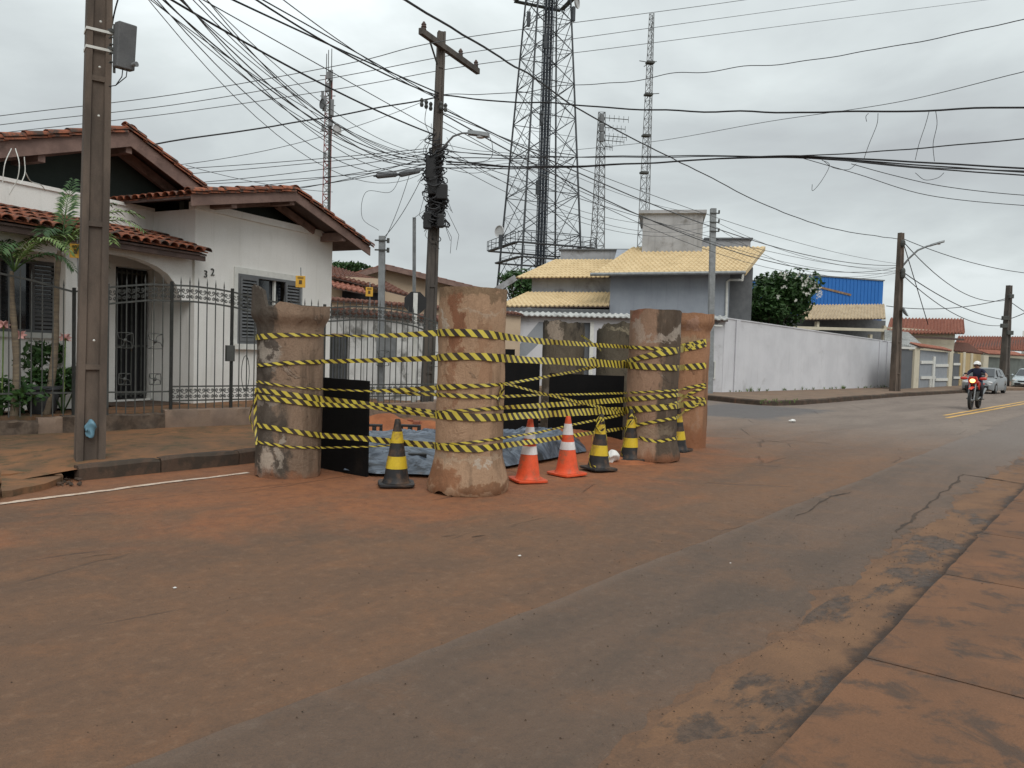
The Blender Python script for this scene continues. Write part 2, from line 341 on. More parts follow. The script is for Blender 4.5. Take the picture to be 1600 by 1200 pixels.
def patch_mat():
    k = Nd('newer_asphalt'); oc = k.co.outputs['Object']; st = k.map(oc, (.16, 1, 1))
    med = k.noise(st, 1.7, 7, .62, .4); fine = k.noise(oc, 120, 3, .7)
    col = k.mix(k.step(med, .35, .68), (.170, .106, .070), (.130, .089, .064))
    col = k.mix(k.math('MULTIPLY', k.step(k.noise(oc, 1.6, 7, .65, .6), .46, .70), .7), col, (.21, .115, .065))
    col = k.mix(k.math('MULTIPLY', k.step(k.noise(oc, 5.3, 6, .7), .60, .74), .5), col, (.065, .055, .05))
    mm = k.noise(oc, 13, 6, .75); col = k.mix(k.math('MULTIPLY', k.step(mm, .5, .68), .28), col, (.06, .05, .044)); col = k.mix(k.math('MULTIPLY', k.step(mm, .47, .34), .2), col, (.28, .21, .16))
    x, y, z = k.xyz(oc)
    edge = k.step(k.math('ADD', y, k.math('MULTIPLY', k.noise(oc, 4, 5), .16)), 2.72, 2.86)
    col = k.mix(k.math('MULTIPLY', edge, .35), col, (.22, .155, .115))
    far = k.step(x, 10, 20); col = k.mix(far, col, (.20, .16, .135))
    col = k.mix(k.math('MULTIPLY', k.step(k.noise(oc, 170, 2, .6), .66, .8), .4), col, (.32, .27, .23))
    col = k.mix(k.math('MULTIPLY', k.step(fine, .35, .7), .3), col, (.06, .05, .045))
    k.bump(k.math('ADD', k.math('ADD', fine, k.math('MULTIPLY', k.noise(oc, 34, 5, .75), 1.8)), k.math('MULTIPLY', med, 1.5)), .85, .013)
    return k.fin(col, k.math('ADD', .55, k.math('MULTIPLY', med, .35)), 0, .35)
def gutter_mat():
    k = Nd('gutter_concrete'); oc = k.co.outputs['Object']; st = k.map(oc, (.5, 1, 1))
    n = k.noise(st, 1.9, 9, .72, .15); fine = k.noise(oc, 100, 3, .7)
    col = k.mix(k.step(k.noise(oc, 3, 6), .35, .7), (.225, .122, .066), (.175, .097, .056))
    col = k.mix(k.step(n, .50, .57), col, k.mix(k.step(k.noise(oc, 14, 5, .7), .4, .6), (.062, .042, .031), (.115, .072, .048)))
    col = k.mix(k.math('MULTIPLY', k.step(fine, .35, .7), .3), col, (.07, .045, .035))
    x, y, z = k.xyz(oc); ed = k.step(k.math('ADD', y, k.math('MULTIPLY', k.math('SUBTRACT', k.noise(oc, 3.2, 8, .7), .5), .42)), 1.14, 1.03)
    col = k.mix(k.math('MULTIPLY', ed, .88), col, (.055, .040, .033))  # contact shade along the pavement edge, painted into the gutter colour
    k.bump(k.math('ADD', fine, k.math('MULTIPLY', n, 3)), .7, .012)
    return k.fin(col, k.math('SUBTRACT', .9, k.math('MULTIPLY', k.step(n, .5, .6), .3)), 0, .3)
def pave_mat(name, c1, c2, moss, ms_=.62, streets=True):
    k = Nd(name); oc = k.co.outputs['Object']
    n = k.noise(oc, 1.3, 8, .62, .5); fine = k.noise(oc, 90, 3, .7)
    col = k.mix(k.step(n, .34, .66), c1, c2)
    col = k.mix(k.math('MULTIPLY', k.step(k.noise(oc, 3.6, 7, .7, .4), ms_-.06, ms_+.1), .8), col, moss)
    col = k.mix(k.math('MULTIPLY', k.step(k.noise(oc, .8, 5, .6), .55, .75), .5), col, (.33, .135, .06))
    col = k.mix(k.math('MULTIPLY', k.step(fine, .35, .7), .25), col, tuple(q*.5 for q in c2))
    k.bump(k.math('ADD', fine, k.math('MULTIPLY', n, 3)), .6, .012)
    return k.fin(col, .88, 0, .25)
MT['road'] = road_mat(); MT['patch'] = patch_mat(); MT['gutter'] = gutter_mat()
MT['pave_r'] = pave_mat('right_pavement', (.21, .104, .056), (.155, .082, .048), (.075, .056, .045), .54)
MT['pave_l'] = pave_mat('left_pavement', (.27, .130, .062), (.15, .092, .056), (.078, .070, .040), .54)
MT['pave_f'] = pave_mat('far_pavement', (.24, .165, .115), (.18, .125, .09), (.10, .10, .06), .6)
MT['kerb'] = pave_mat('kerb_concrete', (.115, .075, .052), (.075, .05, .038), (.05, .042, .033), .5)
MT['soil'] = std('red_soil', (.36, .13, .055), (.25, .092, .042), 3, .95, .6, 40, dirt=(.16, .07, .04), ds=2, da=(.55, .75))
MT['land'] = std('land', (.16, .12, .07), (.10, .10, .05), .2, .95, .2, 5)
SR = STREET.rz
def grid(name, mat, x0, x1, y0, y1, nx, ny, zf, kind='structure', parent=None, loc=(0, 0, 0), rz=0, smooth='all', xs=None):
    m_ = MB(); vs = []
    xs = xs or [x0+(x1-x0)*i/nx for i in range(nx+1)]; nx = len(xs)-1
    for j in range(ny+1):
        y = y0+(y1-y0)*j/ny
        for x in xs: q = zf(x, y); vs.append(q if isinstance(q, tuple) else (x, y, q))
    fs = [(j*(nx+1)+i, j*(nx+1)+i+1, (j+1)*(nx+1)+i+1, (j+1)*(nx+1)+i) for j in range(ny) for i in range(nx)]
    m_.add(vs, fs); o = m_.build(name, mat, parent, loc, rz, smooth)
    if kind: o['kind'] = kind
    return o
g = MB(); g.add([(-1500, -600, -.12), (1500, -600, -.12), (1500, 2500, -.12), (-1500, 2500, -.12)], [(0, 1, 2, 3)]); tag(g.build('ground', MT['land']), kind='structure')
def nz(x, y, s=1.0): return noise.noise(Vector((x*s, y*s, 1.7)))
xs = [-10+.25*i for i in range(120)]+[20+2.0*i for i in range(60)]
grid('road', MT['road'], 0, 0, .2, 60, 0, 150, lambda x, y: .018*nz(x, y, .5)*(1 if x < 20 else .3)+.006*nz(x, y, 2.3)-.012, rz=SR, xs=xs)
# newer asphalt strip with a ragged edge on the gutter side
pm = MB(); vs = []; nx = 840
for i in range(nx+1):
    x = -3+i*.045
    e0 = 1.50+.13*nz(x, 0, 1.1)+.12*nz(x, 5, 3.3)+.05*nz(x, 9, 9); 
    for j, fr in enumerate((0, .02, .25, .5, .75, .985, 1)):
        t1 = 2.80+.03*nz(x, 3, .8)+.012*nz(x, 3, 6)
        z = .018*nz(x, e0+(t1-e0)*fr, .5)+.006*nz(x, e0+(t1-e0)*fr, 2.3)-.012
        vs.append((x, e0+(t1-e0)*fr, z+(.009 if 0 < j < 6 else -.008)))
fs = [(i*7+j, (i+1)*7+j, (i+1)*7+j+1, i*7+j+1) for i in range(nx) for j in range(6)]
pm.add(vs, fs); tag(pm.build('asphalt_strip', MT['patch'], rz=SR, smooth=True), kind='structure')
grid('gutter', MT['gutter'], 0, 0, .9, 1.62, 0, 14, lambda x, y: .018*nz(x, y, .5)+.006*nz(x, y, 2.3)-.012+.004+.012*nz(x, y, 1.9)-(.012 if y > 1.5 else 0), rz=SR, xs=[-3+.12*i for i in range(260)])
# right pavement (the side the photographer stands on): concrete slabs, each a child of the pavement
rp = thing('pavement', None, None); rp.rotation_euler.z = SR; rp['kind'] = 'structure'
x = -6.0; n_ = 0
while x < 46:
    L = random.uniform(1.7, 2.6); gp = .008
    for (y0, y1) in ((-1.25, .985), (-3.6, -1.262)):
        s = MB(); vs = []; nx_, ny_ = 12, 8
        for zt in (0, 1):
            for j in range(ny_+1):
                for i in range(nx_+1):
                    px_ = x+gp+(L-2*gp)*i/nx_; py_ = y0+(y1-y0)*j/ny_
                    if zt and j == ny_: py_ += .012*nz(px_, 4, 5)-.012
                    vs.append((px_, py_, (-.05 if not zt else .095+.006*nz(px_, py_, 1.2)-(.012 if (i in (0, nx_) or j in (0, ny_)) else 0))))
        N_ = (nx_+1)*(ny_+1)
        fs = [(N_+j*(nx_+1)+i, N_+j*(nx_+1)+i+1, N_+(j+1)*(nx_+1)+i+1, N_+(j+1)*(nx_+1)+i) for j in range(ny_) for i in range(nx_)]
        for i in range(nx_): fs += [(i, i+1, N_+i+1, N_+i), (ny_*(nx_+1)+i+1, ny_*(nx_+1)+i, N_+ny_*(nx_+1)+i, N_+ny_*(nx_+1)+i+1)]
        for j in range(ny_): fs += [((j+1)*(nx_+1), j*(nx_+1), N_+j*(nx_+1), N_+(j+1)*(nx_+1)), (j*(nx_+1)+nx_, (j+1)*(nx_+1)+nx_, N_+(j+1)*(nx_+1)+nx_, N_+j*(nx_+1)+nx_)]
        s.add(vs, fs); s.build('paving_slab', MT['pave_r'], rp, smooth=True)
    x += L
grid('verge', MT['pave_f'], -8, 140, -40, -3.62, 40, 10, lambda x, y: .08+.02*nz(x, y, .4), rz=SR)
grid('verge', MT['pave_f'], 46, 140, -3.6, .98, 40, 4, lambda x, y: .09, rz=SR)
# left pavement block
LS, LE = 3.55, 12.2
lp = grid('pavement', MT['pave_l'], 0, 0, 9.02, 12.4, 0, 24, lambda x, y: .15+.012*nz(x, y, .9)+.02*max(0, (y-9)/3)-(.10*max(0, 3.9-x) if x < 3.9 else 0)*(1-(y-9)/3.4), rz=SR, xs=[-4+.2*i for i in range(82)])
kb = thing('kerb', None, None); kb.rotation_euler.z = SR; kb['kind'] = 'structure'
def kerbstone(parent, p0, p1, w, h, zb=-.08, mt='kerb'):
    L = (p1-p0).length; a = atan2(p1.y-p0.y, p1.x-p0.x); b = MB(); n = 6; vs = []
    for i in range(n+1):
        xx = .006+(L-.012)*i/n
        en = .01 if i in (0, n) else 0
        q = random.uniform(-.012, .008); q2 = random.uniform(-.012, .012)
        vs += [(xx, 0+q2*.5, zb), (xx, w, zb), (xx, w, h-en), (xx, .035+q2, h-en+q*.4), (xx, .0+q2, h-.03-en+q)]
    fs = []
    for i in range(n):
        for j in range(5): j2 = (j+1) % 5; fs.append((i*5+j, i*5+j2, (i+1)*5+j2, (i+1)*5+j))
    fs += [(4, 3, 2, 1, 0), tuple(n*5+j for j in range(5))]
    b.add(vs, fs); o = b.build('kerb_stone', MT[mt], parent, smooth=True); o.location = (p0.x, p0.y, 0); o.rotation_euler.z = a; return o
x = LS
while x < LE+.1:
    L = min(random.uniform(.85, 1.1), LE+.3-x)
    if L < .2: break
    kerbstone(kb, Vector((x, 8.98, 0)), Vector((x+L, 8.98+random.uniform(-.012, .012), 0)), .14, .165+random.uniform(-.012, .01)); x += L
for i in range(6):                                   # rounded corner into the side street
    a0, a1 = -pi/2+i*pi/12, -pi/2+(i+1)*pi/12; c = Vector((12.4, 10.4, 0)); r = 1.42
    kerbstone(kb, c+Vector((cos(a0)*r, sin(a0)*r, 0)), c+Vector((cos(a1)*r, sin(a1)*r, 0)), .14, .16)
for i in range(14): kerbstone(kb, Vector((13.82, 10.4+i, 0)), Vector((13.82, 11.4+i, 0)), .14, .16)
grid('pavement', MT['pave_l'], 12.1, 13.8, 9.5, 30, 6, 30, lambda x, y: .15+.01*nz(x, y, .9)+(-.03 if x+y < 22 and x > 12.3 else 0), rz=SR)
grid('garden_ground', MT['pave_l'], 0, 0, 12.38, 45, 0, 40, lambda x, y: .22+.02*nz(x, y, .9), rz=SR, xs=[-10+.5*i for i in range(46)])
# broken, sunken slabs where the kerb ends by the pole
def crackslab(pix, z, th=.07):
    pts = [G(u, v, z+random.uniform(-.006, .006)) for u, v in pix]
    s = MB(); s.slab([(p.x, p.y, z) for p in pts], th, Vector((0, 0, 1))); return s
bs = thing('broken_apron', None, None); bs['kind'] = 'structure'
for pix, z in (([(2, 768), (70, 757), (98, 744), (62, 738), (2, 742)], .06), ([(2, 741), (60, 736), (44, 712), (2, 706)], .085), ([(62, 737), (98, 743), (86, 729), (58, 714), (46, 712)], .08),
               ([(-60, 783), (0, 770), (0, 745), (-60, 748)], .06), ([(-60, 744), (-1, 740), (-1, 706), (-60, 704)], .08), ([(2, 704), (44, 709), (52, 700), (20, 684), (2, 684)], .13)):
    c = (sum(p[0] for p in pix)/len(pix), sum(p[1] for p in pix)/len(pix)); pix2 = []
    for i in range(len(pix)):
        a, b = pix[i], pix[(i+1) % len(pix)]
        for j in range(4): pix2.append((a[0]+(b[0]-a[0])*j/4+random.uniform(-1, 1), a[1]+(b[1]-a[1])*j/4+random.uniform(-.6, .6)))
    crackslab(pix2, z).build('broken_slab', MT['pave_l'], bs)
rub = MB()
for i in range(60):
    q = G(random.uniform(70, 125), random.uniform(742, 760), 0); r = random.uniform(.008, .03)
    rub.sphere((q.x, q.y, r*.4), r, 6, 4, (1, random.uniform(.6, 1), .6))
tag(rub.wob(.01, 30).build('rubble', MT['kerb']), kind='stuff')
# white edge line and yellow centre line, laid as thin sheets a few mm up
def paintmat(name, c, under, lo, hi):
    k = Nd(name); oc = k.co.outputs['Object']; n = k.noise(k.map(oc, (1, 3, 1)), 7, 7, .7)
    return k.fin(k.mix(k.step(n, lo, hi), c, under), .8)
MT['whiteline'] = paintmat('worn_white_line', (.58, .47, .38), (.32, .17, .09), .47, .63)
MT['yelline'] = paintmat('worn_yellow_line', (.62, .36, .09), (.26, .18, .12), .5, .68)
def strip(name, mat, x0, x1, y0, w, n, rag=.012):
    b = MB(); vs = []
    for i in range(n+1):
        x = x0+(x1-x0)*i/n
        for sd in (0, 1):
            y = y0(x)+w*(sd-.5)+rag*nz(x, sd*9, 5)
            vs.append((x, y, .018*nz(x, y, .5)*(1 if x < 20 else .3)+.006*nz(x, y, 2.3)-.012+.007))
    b.add(vs, [(2*i, 2*i+2, 2*i+3, 2*i+1) for i in range(n)]); return tag(b.build(name, mat, rz=SR), kind='structure')
la, lb = STREET.l(G(0, 787)), STREET.l(G(388, 737))
strip('edge_line', MT['whiteline'], la.x-3, lb.x, lambda x: la.y+(lb.y-la.y)*(x-la.x)/(lb.x-la.x), .085, 120)
ya, yb = STREET.l(G(1470, 652)), STREET.l(G(1600, 629))
for dd in (-.16, .16):
    strip('centre_line', MT['yelline'], ya.x+(1.2 if dd > 0 else 0), 90, lambda x: ya.y+dd+(yb.y-ya.y)*(x-ya.x)/(yb.x-ya.x)*(1 if x < 60 else 1), .13, 160)
# far corner block: kerb, pavement and lot on the other side of the side street
kp = [G(700, 607), G(860, 612.5), G(1000, 618), G(1100, 624), G(1150, 629.5), G(1190, 633), G(1215, 633.6), G(1255, 632), G(1330, 626), G(1400, 620), G(1493, 614.5), G(1560, 610)]
far = MB(); back = [Vector((110, 95, 0)), Vector((60, 130, 0)), Vector((-30, 120, 0)), Vector((-8, 70, 0))]
far.prism([(p.x, p.y) for p in [p+Vector((.0, .12, 0)) for p in kp]+back], -.1, .15, 'z'); tag(far.build('corner_block', MT['pave_f']), kind='structure')
kf = thing('kerb', None, None); kf['kind'] = 'structure'
for a, b in zip(kp[2:-1], kp[3:]):
    n = max(1, round((b-a).length/1.3))
    for i in range(n): kerbstone(kf, a.lerp(b, i/n), a.lerp(b, (i+1)/n), .16, .17+random.uniform(-.02, .01))
# open cracks and patch edges in the old asphalt, as thin sunken-looking seams
MT['crack'] = std('crack_fill', (.055, .040, .032), (.085, .058, .042), 9, .95, .6, 60)
for pts, w in (([(1400, 833), (1430, 806), (1462, 778), (1505, 741)], .045), ([(1500, 741), (1535, 746), (1562, 750), (1604, 757)], .06), ([(1243, 806), (1275, 792), (1300, 776), (1330, 768)], .035),
               ([(688, 836), (712, 833)], .05), ([(736, 837), (758, 834)], .04), ([(120, 872), (150, 866), (190, 863)], .015), ([(1180, 690), (1240, 688), (1300, 692)], .04)):
    P3 = [G(u, v) for u, v in pts]; c = []
    for a, b in zip(P3, P3[1:]):
        n = max(3, int((b-a).length/.05)); c += [a.lerp(b, j/n) for j in range(n)]
    c.append(P3[-1]); vs = []
    for i, p in enumerate(c):
        d = (c[min(i+1, len(c)-1)]-c[max(i-1, 0)]).normalized(); sd = Vector((-d.y, d.x, 0)); ww = w*.5*(.25+1.1*abs(noise.noise(p*2.3))+.5*abs(noise.noise(p*9)))*min(1, .2+i/4, .2+(len(c)-1-i)/4)
        o_ = sd*.05*noise.noise(p*1.7+Vector((5, 0, 0)))+sd*.018*noise.noise(p*9); q = STREET.l(p); zz_ = .018*nz(q.x, q.y, .5)*(1 if q.x < 20 else .3)+.006*nz(q.x, q.y, 2.3)-.012+.006+(.006 if q.y < 2.85 else 0)
        vs += [(p.x+o_.x+sd.x*ww, p.y+o_.y+sd.y*ww, zz_), (p.x+o_.x-sd.x*ww, p.y+o_.y-sd.y*ww, zz_)]
    tag(MB().add(vs, [(2*i, 2*i+1, 2*i+3, 2*i+2) for i in range(len(c)-1)]).build('road_crack', MT['crack']), kind='structure')
# grit and small stones strewn over the near road and gutter
gm = MB(); rd_ = random.Random(3)
for i in range(1500):
    s_ = rd_.uniform(.5, 9); t_ = rd_.choice((rd_.uniform(1.0, 1.6), rd_.uniform(.3, 9), rd_.uniform(1.0, 3.2))); q = STREET.w(s_, t_); r = rd_.choice((.0025, .003, .004, .006)); zz_ = .018*nz(s_, t_, .5)+.006*nz(s_, t_, 2.3)-.012+(.012 if 1 < t_ < 2.8 else 0)+(.1 if t_ < .98 else 0)
    gm.add([(q.x-r, q.y, zz_), (q.x+r, q.y-r*.4, zz_), (q.x, q.y+r, zz_), (q.x, q.y, zz_+r*1.1)], [(0, 1, 3), (1, 2, 3), (2, 0, 3)])
tag(gm.build('grit', MT['kerb']), kind='stuff')
# litter
for (u, v, s_, lb_) in ((1238, 659, .07, 'small white scrap of plastic lying on the asphalt near the far corner'), (273, 918, .009, 'tiny pale pebble on the brown road at lower left'), (1141, 880, .009, 'tiny pale pebble on the grey asphalt strip'), (812, 868, .010, 'small pale pebble in the middle of the road')):
    q = G(u, v); b = MB().sphere((0, 0, s_*.4), s_, 8, 5, (1.3, .8, .5)).wob(s_*.4, 20/s_*.07)
    tag(b.build('litter' if s_ > .03 else 'pebble', MT['wbag'], loc=(q.x, q.y, -.005)), lb_, 'litter' if s_ > .03 else 'pebble')
# ================================================================== THE EXCAVATION BARRICADE
def pipe_mat(name, c1, c2, dark, side, dth, pale, pth, mud=(.26, .11, .055), mudh=.22, spots=()):
    k = Nd(name); oc = k.co.outputs['Object']; x, y, z = k.xyz(oc); st = k.map(oc, (1, 1, .45))
    n1 = k.noise(st, 1.9, 7, .62, .4); n2 = k.noise(st, 5.2, 7, .66, .5); n3 = k.noise(k.map(oc, (1, 1, 1), (4, 2, 9)), 3.3, 8, .7, .8); fine = k.noise(oc, 70, 4, .65)
    col = k.mix(k.step(n1, .36, .64), c1, c2)
    col = k.mix(k.math('MULTIPLY', k.step(k.noise(k.map(oc, (2.5, 2.5, .3)), 1.7, 4, .6), .55, .68), .75), col, tuple(q*.55 for q in c2))
    f = k.math('ADD', k.math('MULTIPLY', x, side[0]), k.math('MULTIPLY', z, side[1]))
    f = k.math('ADD', f, k.math('MULTIPLY', k.math('SUBTRACT', n1, .5), 2.2))
    f = k.math('ADD', f, k.math('MULTIPLY', k.math('SUBTRACT', n2, .5), 1.0))
    col = k.mix(k.math('MULTIPLY', k.step(f, dth, dth+.3), .9), col, k.mix(k.step(n2, .35, .65), dark, tuple(q*.55 for q in dark)))
    col = k.mix(k.math('MULTIPLY', k.step(n3, pth, pth+.10), .6), col, pale)
    w1 = k.math('MULTIPLY', k.math('SUBTRACT', k.noise(oc, 4.5, 7, .7, .4), .5), .55); w2 = k.math('MULTIPLY', k.math('SUBTRACT', k.noise(k.map(oc, (1, 1, 1), (7, 3, 1)), 4.5, 7, .7, .4), .5), .55)
    for (sx, sz, rx, rz_, sc, am) in spots:
        qx = k.math('DIVIDE', k.math('SUBTRACT', k.math('ADD', x, w1), sx), rx); qz = k.math('DIVIDE', k.math('SUBTRACT', k.math('ADD', z, w2), sz), rz_)
        dd = k.math('ADD', k.math('MULTIPLY', qx, qx), k.math('MULTIPLY', qz, qz)); front = k.step(y, .12, -.02)
        col = k.mix(k.math('MULTIPLY', k.math('MULTIPLY', k.step(dd, 1.3, .45), am), front), col, k.mix(k.step(n2, .4, .62), sc, tuple(q*.75 for q in sc)))
    mz = k.math('ADD', z, k.math('MULTIPLY', k.math('SUBTRACT', n2, .5), .6))
    col = k.mix(k.math('MULTIPLY', k.step(mz, mudh+.05, mudh-.12), .8), col, mud)
    col = k.mix(k.math('MULTIPLY', k.step(fine, .35, .7), .3), col, tuple(q*.4 for q in c2))
    k.bump(k.math('ADD', k.math('MULTIPLY', fine, .4), k.math('ADD', k.math('MULTIPLY', n2, 3.5), k.math('MULTIPLY', k.step(n3, pth, pth+.05), 1.2))), .8, .016)
    return k.fin(col, .92, 0, .2)
PIPES = {}
def pipe(key, label, c, r, h, bell, br, bh, mat, rim, lean=(0, 0), fr=.03):
    n = 72; rows = 46; wall = .055; v = []; rr = random.Random(key)
    def prof(z, a):
        q = r
        if bell == 'bottom':
            q = r+(br-r)*max(0, min(1, (bh-z)/(bh*.8)))**1.1 if z < bh else r
            if z < .03: q -= .012*(1-z/.03)
        if bell == 'top':
            zz_ = z-(h-bh); q = r+(br-r)*max(0, min(1, zz_/(bh*.45)))**1.1 if zz_ > 0 else r
        return q
    def pt(a, z, off, nzf=1):
        q = prof(z, a)+off; p = Vector((cos(a)*q, sin(a)*q, z))
        d = noise.noise(Vector((cos(a)*1.5, sin(a)*1.5, z*1.5+ord(key)*3)))*.018+noise.noise(Vector((cos(a)*6, sin(a)*6, z*6+ord(key))))*.006
        e_ = min(1, max(0, z/.05)); p.x += cos(a)*d*nzf; p.y += sin(a)*d*nzf
        p.x += lean[0]*z; p.y += lean[1]*z
        return p
    for i in range(rows+1):
        for k_ in range(n):
            a = 2*pi*k_/n; top = h+rim(a); foot = fr*abs(noise.noise(Vector((cos(a)*2.2, sin(a)*2.2, ord(key)*7.))))-.02
            v.append(pt(a, foot+(top-foot)*i/rows, 0))
    for i in range(6):
        for k_ in range(n):
            a = 2*pi*k_/n; top = h+rim(a)
            zt = top-.012+.018*noise.noise(Vector((cos(a)*9, sin(a)*9, 3.)))-(0, .01, .15, .5, 1.1, top-.05)[i]*1.0
            v.append(pt(a, max(zt, .02), -wall+(.02 if i == 0 else 0), .5))
    L = rows+7
    f = [(i*n+k_, i*n+(k_+1) % n, (i+1)*n+(k_+1) % n, (i+1)*n+k_) for i in range(L-1) for k_ in range(n)]
    o = MB().add(v, f).build('concrete_pipe', mat, loc=(c[0], c[1], 0), smooth=True)
    tag(o, label, 'concrete pipe', 'concrete pipes stood on end around the excavation'); PIPES[key] = (Vector((c[0], c[1], 0)), r, lean); return o
def rimf(amp, sc_, key, extra=None):
    def f(a):
        q = amp*noise.noise(Vector((cos(a)*sc_, sin(a)*sc_, key*5.3)))+amp*.4*noise.noise(Vector((cos(a)*sc_*4, sin(a)*sc_*4, key*2.1)))
        return q+(extra(a) if extra else 0)
    return f
def bump_at(a0, w, hgt, hard=.35):
    def f(a):
        d = abs((a-a0+pi) % (2*pi)-pi)
        return hgt*max(0, min(1, (w-d)/(w*hard)))*(1+.25*noise.noise(Vector((a*9, 0, 1))))
    return f
def ctr(u, v, r, z=0): g = G(u, v, z); d = Vector((g.x, g.y, 0)).normalized(); return (g.x+d.x*r, g.y+d.y*r)
pA = pipe_mat('pipe_brown_grey', (.29, .20, .14), (.225, .16, .115), (.105, .092, .078), (-2.8, -.1), -.22, (.42, .36, .30), .60, mudh=.06, spots=((-.14, 1.42, .16, .20, (.44, .39, .33), .8), (-.10, 1.52, .09, .10, (.05, .04, .035), .85), (-.18, 1.25, .15, .1, (.06, .05, .042), .8), (-.17, .25, .09, .17, (.50, .42, .34), .9), (.02, .34, .05, .22, (.46, .40, .33), .8), (-.25, .07, .3, .05, (.40, .33, .27), .5), (-.2, .9, .22, .05, (.42, .37, .32), .5)))
pB = pipe_mat('pipe_tan', (.43, .275, .175), (.365, .235, .15), (.27, .115, .06), (-.5, .3), 1.25, (.52, .41, .31), .64, mud=(.25, .115, .055), mudh=.02, spots=((-.15, 1.8, .07, .42, (.24, .095, .05), .85), (-.20, 1.2, .06, .32, (.30, .14, .075), .6), (.16, 1.45, .06, .5, (.31, .16, .09), .5), (-.31, 1.9, .035, .15, (.55, .47, .38), .8), (.1, 1.98, .22, .035, (.52, .40, .30), .6), (-.0, 2.2, .6, .075, (.20, .14, .085), .7), (0, .40, .6, .03, (.50, .38, .27), .6), (-.30, .18, .20, .15, (.25, .10, .045), .8), (.2, .08, .34, .08, (.22, .10, .05), .8), (.18, .33, .05, .04, (.55, .48, .4), .7)))
pE = pipe_mat('pipe_tan_grey', (.35, .22, .15), (.285, .18, .122), (.10, .082, .064), (2.6, .12), .02, (.40, .35, .30), .62, mudh=.12, spots=((-.27, 1.98, .07, .26, (.44, .34, .27), .8), (.05, 1.83, .26, .045, (.45, .38, .32), .8), (.26, 1.92, .08, .12, (.44, .38, .32), .8), (-.3, 2.2, .1, .1, (.30, .12, .07), .8), (-.1, 1.50, .3, .015, (.12, .08, .06), .7), (.0, .45, .3, .1, (.30, .24, .17), .5)))
pF = pipe_mat('pipe_orange', (.40, .215, .125), (.33, .175, .10), (.24, .095, .055), (-.3, .85), 1.92, (.46, .30, .22), .64, mudh=.36, spots=((.0, 2.12, .16, .10, (.44, .27, .20), .7), (.1, 1.85, .4, .06, (.42, .30, .19), .7), (.12, .35, .03, .4, (.45, .28, .19), .5)))
pC = pipe_mat('pipe_dark', (.145, .118, .088), (.105, .088, .066), (.055, .047, .04), (.3, .5), .9, (.33, .27, .21), .63, mudh=.05, spots=((-.19, 1.95, .13, .2, (.46, .37, .29), .9), (-.24, .6, .07, .5, (.34, .29, .24), .7)))
pipe('A', 'grey brown leftmost pipe with a broken flared top and a shard sticking up', ctr(450.5, 748, .40), .385, 2.03, 'top', .455, .26, pA,
     rimf(.035, 1.6, 1, lambda a: bump_at(pi*1.06+.42, .58, .20, .22)(a)-bump_at(-pi*.62, .35, .05)(a)), fr=.05)
pipe('B', 'tallest looking tan pipe in the middle, standing on its flared foot', ctr(731, 775, .455), .375, 2.235, 'bottom', .462, .40, pB, rimf(.012, 1.2, 2), fr=.09)
pipe('C', 'dark broken pipe behind the zebra tape, left one of the two rear pipes', ctr(876, 687, .38), .385, 2.12, None, 0, 0, pC, rimf(.09, 1.9, 3, lambda a: -bump_at(.15, .6, .10)(a)))
pD = pipe_mat('pipe_mossy', (.135, .112, .082), (.10, .085, .063), (.05, .044, .036), (.3, .5), .9, (.26, .22, .17), .64, mudh=.05, spots=((.1, 2.02, .3, .05, (.34, .29, .20), .8),))
pipe('D', 'dark mossy pipe with a chipped slanting rim, half hidden behind the tan and grey pipe', ctr(960, 690, .38), .39, 2.10, None, 0, 0, pD, rimf(.07, 1.5, 4, lambda a: -bump_at(pi, .9, .10)(a)))
pipe('E', 'tan pipe with a dark grey right half and white smears, right of the striped cones', ctr(1015.5, 721, .40), .383, 2.235, 'bottom', .45, .32, pE, rimf(.02, 1.5, 5), fr=.05)
pipe('F', 'orange stained pipe with a flared red-brown top at the right end of the barricade', ctr(1068, 700, .385), .375, 2.30, 'top', .445, .30, pF, rimf(.02, 1.5, 6))
# ------------------------------------------------------------------ boards, sheeting, soil
def board(label, a, b, h, th=.022, hb=None, tilt=0.0):
    a, b = Vector((a[0], a[1], 0)), Vector((b[0], b[1], 0)); L = (b-a).length; m_ = MB(); n = 8
    vs = []
    for y in (0, th):
        for z in (0, 1):
            for i in range(n+1):
                x = L*i/n; zz_ = (h+(hb or 0)*i/n+.006*noise.noise(Vector((x*5, 1, a.x)))) if z else -.01
                vs.append((x, y+tilt*(zz_ if z else 0)+.012*noise.noise(Vector((x*2, z*2., a.x))), zz_))
    N = n+1; fs = []
    for i in range(n): fs += [(i, i+1, N+i+1, N+i), (2*N+i+1, 2*N+i, 3*N+i, 3*N+i+1), (N+i, N+i+1, 3*N+i+1, 3*N+i), (i+1, i, 2*N+i, 2*N+i+1)]
    fs += [(0, N, 3*N, 2*N), (n, 2*N+n, 3*N+n, N+n)]
    m_.add(vs, fs); o = m_.build('black_board', MT['black'], loc=(a.x, a.y, 0), rz=atan2(b.y-a.y, b.x-a.x)); return tag(o, label, 'board', 'black boards standing between the pipes')
board('black board standing between the left pipe and the nearest striped cone', P(500, 600, 9.85).xy, P(575.5, 600, 9.22).xy, 1.15, .03)
board('black board in the gap just right of the middle pipe', P(776, 600, 12.9).xy, P(843, 600, 13.3).xy, 1.40)
board('black board behind the orange cones, in front of the dark rear pipes', P(858, 600, 13.35).xy, P(975, 600, 13.0).xy, 1.20)
board('narrow taller black board peeping over its neighbour beside the middle pipe', P(762, 600, 13.35).xy, P(803, 600, 13.5).xy, 1.60)
